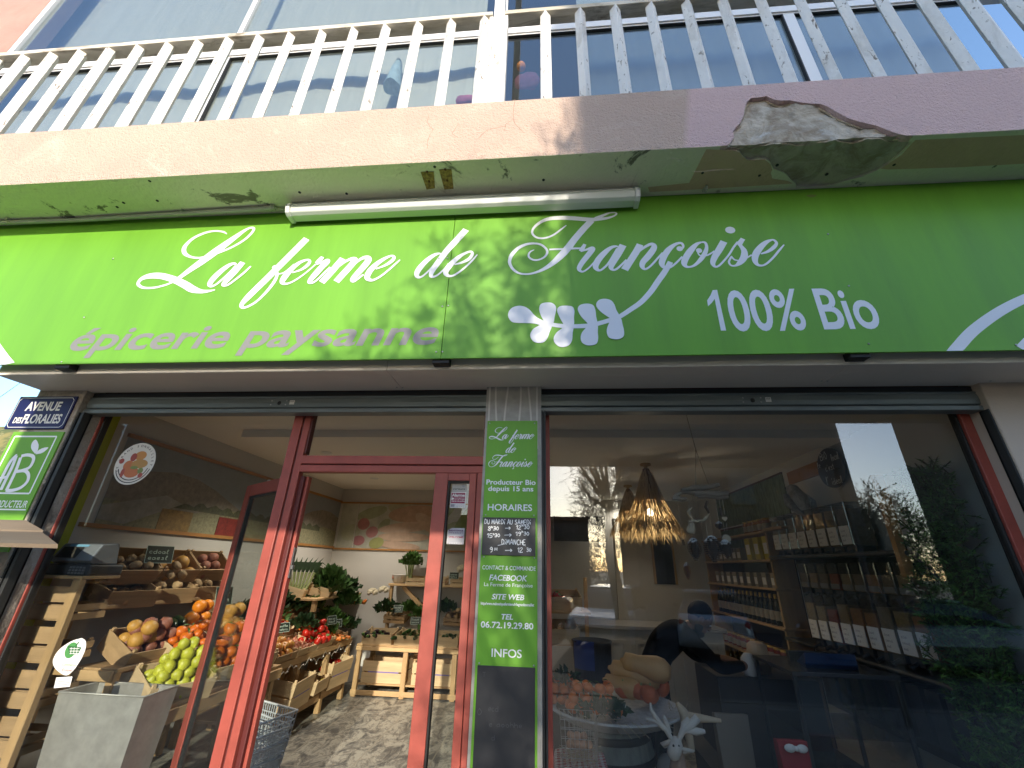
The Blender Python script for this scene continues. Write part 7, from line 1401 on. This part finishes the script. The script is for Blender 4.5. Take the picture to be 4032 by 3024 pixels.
# ---- wooden reindeer
rd = P(2665, 2945, Y=3.02)
RDR = empty('wooden_reindeer', (rd.x, 3.06, 0), 'pale wooden reindeer figure with big antlers inside the right window', 'figurine')
M_rd = mat('pale_carved_wood', (.60, .55, .48), .7, var=.12, vscale=10)
def rp(px, py, dy=0): return P(2050 + px / 2.143, 2250 + py / 2.143, Y=3.02 + dy)
m = MB(); m.tube([rp(1320, 1400), rp(1315, 1440), rp(1300, 1500), rp(1285, 1560), rp(1280, 1590)], [.020, .034, .038, .034, .014], 12); m.build('head', M_rd, RDR)
m = MB(); m.tube([rp(1320, 1500, .05), rp(1330, 1620, .05), rp(1330, 1760, .07)], [.036, .042, .055], 12); m.build('neck', mat('tan_carved_wood', (.34, .24, .17), .8), RDR)
for pts in ([(1290, 1420), (1190, 1440), (1195, 1470), (1240, 1480)], [(1350, 1490), (1410, 1500), (1450, 1520), (1430, 1545), (1370, 1530)]): m = MB(); a = [rp(*q) for q in pts]; m.tube([a[0], a[len(a) // 2], a[-1]], [.010, .016, .006], 7); m.build('ear', M_rd, RDR)
def paddle(mb, pts, r): mb.tube([rp(*p) for p in pts], r, 9)
m = MB(); paddle(m, [(1270, 1410), (1225, 1330), (1150, 1270), (1055, 1235)], [.013, .016, .013, .006]); paddle(m, [(1210, 1330), (1140, 1230), (1100, 1165), (1095, 1110)], [.013, .014, .012, .007]); paddle(m, [(1255, 1360), (1230, 1280), (1205, 1215)], [.013, .014, .008]); m.build('antler', M_rd, RDR)
m = MB(); paddle(m, [(1335, 1420), (1365, 1350), (1430, 1300), (1490, 1240), (1505, 1265)], [.013, .017, .020, .022, .010]); paddle(m, [(1400, 1340), (1480, 1350), (1555, 1350)], [.015, .020, .010]); paddle(m, [(1365, 1350), (1375, 1290), (1420, 1240)], [.013, .015, .012]); m.build('antler', M_rd, RDR)
for s in (-1, 1): m = MB(); m.ball(rp(1312 + 22 * s, 1470, -.03), .006, 8); m.build('eye', M_black, RDR)
bc = rp(1335, 1780, .12); m = MB(); m.tube([bc + Vector((0, -.06, .02)), bc + Vector((0, .04, 0)), bc + Vector((0, .22, -.01)), bc + Vector((0, .30, .01))], [.05, .075, .072, .03], 14)
for sx in (-1, 1):
    for dy in (0, .22): m.tube([bc + Vector((sx * .045, dy, -.03)), bc + Vector((sx * .055, dy + .01, -.2)), (bc.x + sx * .055, bc.y + dy, .30)], [.026, .018, .015], 8)
m.build('body', M_rd, RDR); m = MB(); m.box(bc.x - .2, bc.x + .2, 2.72, 3.5, .26, .2995); tag(m.build('window_plinth', M_woodx), 'low wooden plinth under the reindeer figure', 'plinth')
WF = empty('white_driftwood', (.95, 3.25, .3), 'pale forked driftwood piece behind the reindeer antlers', 'driftwood')
def r2(px, py, dy=0): return P(2050 + px / 2.143, 2250 + py / 2.143, Y=3.25 + dy)
m = MB(); m.tube([r2(1320, 1110), r2(1370, 1180), r2(1400, 1280), r2(1440, 1500)], [.012, .028, .03, .02], 9); m.build('branch', M_pale, WF); m = MB(); m.tube([r2(1390, 1210), r2(1520, 1240), r2(1690, 1260)], [.018, .022, .010], 9); m.build('branch', M_pale, WF)
# ---- artificial evergreen garland on the right
GA = empty('evergreen_garland', (2.40, 2.92, .4), 'dense artificial evergreen hanging beside the right window jamb', 'garland'); M_fir = mat('fir_needles', (.10, .22, .03), .6, var=.55, vscale=8); M_fird = mat('brown_twigs', (.05, .03, .015), .9)
r_ = random.Random(4); m = MB(); tw = MB()
for i in range(1400):
    t = r_.random(); z = 2.17 - 1.75 * t; spread = .10 + .13 * min(1, t * 2.2)
    c = Vector((2.47 + r_.uniform(-spread, .06) * .85, 2.93 + r_.uniform(-.13, .20), z)); d = Vector((r_.uniform(-1, .5), r_.uniform(-1, .6), r_.uniform(-.2, 1.2))).normalized(); L = r_.uniform(.05, .11); tw.tube([c, c + d * L], .003, 4, caps=False)
    for k in range(40):
        u = r_.random(); p = c + d * L * u; nd = (d * r_.uniform(.2, 1) + Vector((r_.uniform(-1, 1), r_.uniform(-1, 1), r_.uniform(-1, 1))) * .8).normalized(); l_n = r_.uniform(.018, .038); sdv = nd.orthogonal().normalized() * .0042
        m.add([p - sdv, p + sdv, p + nd * l_n], [(0, 1, 2)])
m.build('needles', M_fir, GA); tw.tube([(2.45, 2.95, 2.1), (2.43, 2.95, 1.2), (2.42, 2.93, .35)], .02, 6); tw.build('twigs', M_fird, GA)
m = MB(); m.box(2.28, 2.34, 3.12, 3.16, 1.55, 2.2); tag(m.build('wooden_post', M_orw), 'short orange wooden post behind the evergreen garland', 'post')
m = MB(); m.prism([(2.05, 2.95, .45), (2.45, 2.80, .36), (2.45, 2.80, .40), (2.05, 2.95, .49)], (.0, .16, 0)); tag(m.build('plank_bench', M_woodx), 'tan plank leaning low inside the right window', 'plank')

# ================================================================ street side (seen in the panes, and what shades the facade)
M_asph = layered('asphalt', (.055, .055, .056), [((.075, .073, .07), 2, .4, .7, .3)], .9, .4, 120)
M_pave = layered('pavement_concrete', (.17, .16, .14), [((.13, .12, .11), 1.5, .45, .7, .4)], .9, .3, 60)
m = MB(); m.add([(-300, -300, -.36), (300, -300, -.36), (300, 300, -.36), (-300, 300, -.36)], [(0, 1, 2, 3)]); tag(m.build('ground', M_asph), 'grey asphalt ground of the street', 'ground', kind='structure')
m = MB(); m.box(-30, 30, -2.4, 2.5, -.355, -.20); m.box(-30, 30, -2.55, -2.4005, -.355, -.19); tag(m.build('pavement', M_pave), 'pale concrete pavement in front of the shop', 'pavement', kind='structure')
hp = P(15, 1640, Y=80); m = MB(); g = []; nx, ny = 40, 8
for k in range(ny + 1):
    for i in range(nx + 1):
        x = hp.x - 70 + 110 * i / nx; t = k / ny; hh = (hp.z + 1.5) * (1 - .2 * ((x - hp.x + 8) / 60) ** 2) * math.sin(t * HP) + 1.8 * noise.noise(Vector((x * .08, k * .7, 0))); g.append((x, 78 + 16 * t, max(-.4, hh)))
m.add(g, [(k * (nx + 1) + i, k * (nx + 1) + i + 1, (k + 1) * (nx + 1) + i + 1, (k + 1) * (nx + 1) + i) for k in range(ny) for i in range(nx)], 0, True)
tag(m.build('hills', layered('dry_hillside', (.20, .17, .06), [((.08, .10, .035), .25, .42, .58, .5), ((.28, .24, .12), .6, .55, .7, .3)], .95, .5, 3)), 'dry green hillside under the sky at the far left', 'hill', kind='structure')
# opposite buildings
M_bld = mat('brown_render', (.13, .115, .10), .9, var=.1, vscale=.8); M_win = mat('dark_window', (.03, .035, .04), .15); M_roof = mat('roof_tiles', (.34, .15, .08), .85, var=.3, vscale=6)
def house(x0, x1, y0, y1, h, lab, rows, cols_):
    o = empty('opposite_building', ((x0 + x1) / 2, y1, -.3), lab, 'building'); m = MB(); m.box(x0, x1, y0, y1, -.36, h); m.build('walls', M_bld, o)
    m = MB(); m.box(x0 - .3, x1 + .0, y0 - .3, y1 + .25, h + .001, h + .25); m.build('roof', M_roof, o)
    for r_ in range(rows):
        for c_ in range(cols_):
            x = x0 + (x1 - x0) * (c_ + .5) / cols_; z = 1.0 + r_ * 2.9; m = MB(); m.box(x - .5, x + .5, y1 + .001, y1 + .05, z, z + 1.3); w_ = m.build('window', M_bld, o)
            m = MB(); m.box(x - .44, x + .44, y1 + .0505, y1 + .06, z + .06, z + 1.24); m.build('pane', M_win, w_)
    return o
house(3.36, 11.75, -15.8, -12, 12.0, 'tall brown building across the street that shades the right half of the shop', 3, 3)
house(16.3, 28, -15, -12, 12.0, 'second brown building across the street beyond the gap', 3, 3)
house(-30, -6.3, -26, -21, 13.0, 'tall brown building across the street at the left', 3, 6)
house(-8.5, 3.0, -36, -28, 4.8, 'long low brown building far behind the parked cars', 1, 5)
# unseen panel on posts, added to cast the shade band on the shopfront
CP = empty('shade_panel', (0, -1.6, -.2), 'added long grey panel on two posts, out of view, shading the shopfront frames', 'shade panel'); M_cp = mat('grey_panel', (.10, .10, .10), .7)
m = MB(); m.box(-2.80, 4.58, -1.66, -1.60, 3.075, 3.84); m.build('panel', M_cp, CP, .004); 
for x in (-2.76, 4.54): m = MB(); m.tube([(x, -1.70, -.2), (x, -1.70, 3.7)], .04, 10); m.build('post', M_cp, CP)
# olive trees
M_ol = mat('olive_leaf', (.075, .085, .045), .5, var=.4, vscale=6); M_trunk = layered('olive_bark', (.20, .16, .12), [((.09, .07, .05), 8, .45, .6, .8)], .95, .9, 30)
def olive(loc, lobes, lab, seed, trunk_top, ls=1.0):
    r_ = random.Random(seed); o = empty('olive_tree', loc, lab, 'tree', 'olive trees along the pavement'); b = Vector(loc); m = MB(); tt = Vector(trunk_top)
    m.tube([b, b.lerp(tt, .35) + Vector((.06, .03, 0)), b.lerp(tt, .7) - Vector((.05, 0, 0)), tt], [.16, .12, .10, .075], 10)
    for cx, cy_, cz_, rx, rz, n in lobes:
        c = Vector((cx, cy_, cz_)); m.tube([tt, tt.lerp(c, .5) + Vector((r_.uniform(-.1, .1), 0, .1)), c + Vector((0, 0, rz * .5))], [.05, .03, .008], 6)
    m.build('trunk', M_trunk, o); m = MB()
    for cx, cy_, cz_, rx, rz, n in lobes:
        for i in range(n):
            while True:
                v = Vector((r_.uniform(-1, 1), r_.uniform(-1, 1), r_.uniform(-1, 1)))
                if v.length < 1 and noise.noise(Vector((v.x * 2.2 + cx * 3, v.y * 2 + seed, v.z * 2.2 + cz_))) > -.12: break
            c = Vector((cx + v.x * rx, cy_ + v.y * rx * .8, cz_ + v.z * rz)); d = Vector((v.x * .6 + r_.uniform(-.5, .5), v.y * .6 + r_.uniform(-.5, .5), r_.uniform(-.7, 1))).normalized(); L = r_.uniform(.16, .32) * ls
            m.tube([c, c + d * L], [.003, .0015], 3, caps=False)
            for k in range(11):
                p = c + d * L * (k / 10); s_ = d.orthogonal(); s_ = (Matrix.Rotation(r_.uniform(0, 6.28), 3, d) @ s_).normalized(); ld_ = (d * .8 + s_ * .7).normalized(); l_n = r_.uniform(.04, .065) * ls; w_ = d.cross(s_).normalized() * .0065 * ls * (1.5 if ls > 1 else 1)
                m.add([p, p + ld_ * l_n * .5 + w_, p + ld_ * l_n, p + ld_ * l_n * .5 - w_], [(0, 1, 2, 3)])
    m.build('crown', M_ol, o); return o
olive((1.25, -3.3, -.2), [(1.10, -3.3, 5.00, .32, .75, 330), (.80, -3.3, 4.6, .34, .6, 220), (.36, -3.3, 4.95, .15, .42, 70), (.22, -3.3, 4.42, .36, .22, 100), (-.10, -3.3, 4.34, .26, .15, 45), (0.98, -3.3, 2.95, .36, .8, 480), (.62, -3.3, 2.9, .2, .6, 60), (1.45, -3.2, 2.35, .6, .8, 420), (2.15, -3.3, 2.3, .6, .65, 300), (1.6, -3.3, 3.6, .6, .9, 160)], 'olive tree on the pavement opposite the doorway', 5, (1.2, -3.3, 2.6))
olive((7.0, -5.4, -.2), [(6.3, -5.2, 2.0, .75, .7, 420), (7.9, -5.4, 2.3, .85, .9, 480), (7.0, -5.4, 1.4, 1.3, .7, 520)], 'olive tree further right on the pavement', 8, (7.0, -5.4, 1.7), 1.25)
olive((4.6, -4.6, -.2), [(4.3, -4.4, 2.6, .6, .5, 60), (4.9, -4.6, 2.2, .6, .6, 60)], 'smaller olive tree between the two others', 9, (4.6, -4.6, 1.5))
olive((12.2, -13.5, -.36), [(11.6, -13.3, 2.9, 1.5, 1.6, 760), (13.0, -13.6, 3.4, 1.5, 1.6, 760), (12.3, -13.4, 1.3, 2.0, 1.5, 760)], 'broad olive tree in the gap between the two tall buildings', 12, (12.2, -13.5, 1.6), 2.2)
olive((15.0, -17, -.36), [(14.6, -17, 2.4, 1.8, 1.6, 380), (16.2, -17, 2.8, 1.8, 1.8, 380), (15.2, -17, 1.2, 2.2, 1.2, 300)], 'far broad olive tree behind the gap between the buildings', 13, (15, -17, 1.6), 2.4)
olive((1.7, -22, -.36), [(1.2, -22, 2.2, 1.3, 1.5, 300), (2.6, -22, 2.0, 1.3, 1.4, 300), (1.9, -22, 1.0, 1.8, 1.1, 260)], 'far olive tree left of the tall brown building', 14, (1.7, -22, 1.4), 2.4)
# parked cars
M_tyre = mat('tyre_rubber', (.015, .015, .015), .8); M_rim = mat('alloy_rim', (.45, .45, .46), .3, metal=.8); M_cgl = mat('car_glass', (.01, .012, .014), .06, spec=.8); M_hl = mat('headlight_glass', (.6, .6, .6), .1); M_tl = mat('tail_light', (.3, .01, .01), .2)
def car(loc, rz, col, lab):
    o = empty('parked_car', (0, 0, 0), lab, 'car', 'cars parked across the street'); pm = mat('car_paint_%d' % int(col[0] * 999 + col[2] * 77), col, .25, metal=.3, coat=.6)
    def shell(prof, ws):      # closed loft along the length: (x, z_low, z_high, half width)
        m = MB(); n = len(prof); vs = []
        for x, z0, z1, w_, tw in prof: vs += [(x, -w_, z0), (x, -w_, (z0 + z1) / 2), (x, -w_ * tw, z1), (x, w_ * tw, z1), (x, w_, (z0 + z1) / 2), (x, w_, z0)]
        fs = [(i * 6 + k, i * 6 + (k + 1) % 6, (i + 1) * 6 + (k + 1) % 6, (i + 1) * 6 + k) for i in range(n - 1) for k in range(6)] + [(5, 4, 3, 2, 1, 0), tuple((n - 1) * 6 + k for k in range(6))]
        return m.add(vs, fs, 0, False)
    b_ = shell([(-2.05, .35, .62, .72, .9), (-1.95, .22, .78, .82, .93), (-1.2, .2, .92, .86, .93), (.2, .2, .95, .87, .93), (1.1, .2, .98, .86, .93), (1.9, .24, .95, .82, .92), (2.03, .38, .85, .74, .9)], 0).build('body', pm, o, .05, seg=3)
    shell([(-1.05, .90, .95, .76, .98), (-.55, .90, 1.30, .74, .84), (-.3, .90, 1.40, .73, .82), (.8, .90, 1.42, .73, .82), (1.35, .90, 1.25, .74, .85), (1.75, .90, .97, .76, .98)], 0).build('cabin_glass', M_cgl, o, .02, seg=2)
    shell([(-.36, 1.385, 1.415, .62, .95), (-.2, 1.39, 1.44, .64, .92), (.75, 1.40, 1.46, .64, .92), (.95, 1.37, 1.43, .62, .94)], 0).build('roof', pm, o, .015)
    for x in (-1.28, 1.30):
        for s in (-1, 1):
            m = MB(); Mx = Matrix.Rotation(HP, 3, 'X'); m.lathe([(.20, -.10), (.30, -.10), (.32, -.06), (.32, .06), (.30, .10), (.20, .10)], (x, s * .78, .32), 22, M=Mx); w_ = m.build('wheel', M_tyre, o); m = MB(); m.lathe([(.0001, -.085), (.2, -.085), (.2, .085), (.0001, .085)], (x, s * .78, .32), 18, M=Mx); m.build('rim', M_rim, w_)
    for s in (-1, 1):
        m = MB(); m.ball((-1.93, s * .62, .68), (.10, .15, .08), 12); m.build('headlight', M_hl, o); m = MB(); m.ball((1.95, s * .66, .78), (.08, .12, .10), 12); m.build('tail_light', M_tl, o); m = MB(); m.ball((-.62, s * .95, .98), (.06, .10, .06), 10); m.build('mirror', M_tyre, o)
    m = MB(); m.box(-2.08, -2.0, -.4, .4, .45, .58); m.build('grille', M_tyre, o)
    o.location = loc; o.rotation_euler = (0, 0, rz); return o
car((1.9, -8.6, -.36), -1.2, (.42, .43, .45), 'silver parked car seen left in the right window reflection')
car((4.5, -8.2, -.36), 1.9, (.55, .57, .60), 'pale parked car with its tail to the shop, beside the silver car')
car((8.2, -6.6, -.36), .05, (.03, .035, .05), 'dark parked car along the kerb at the right')
car((-1.2, -11.5, -.36), .1, (.04, .05, .09), 'dark blue car parked further away, behind the silver one')
car((-5.5, -9.0, -.36), .1, (.5, .5, .48), 'white parked car opposite the left window')
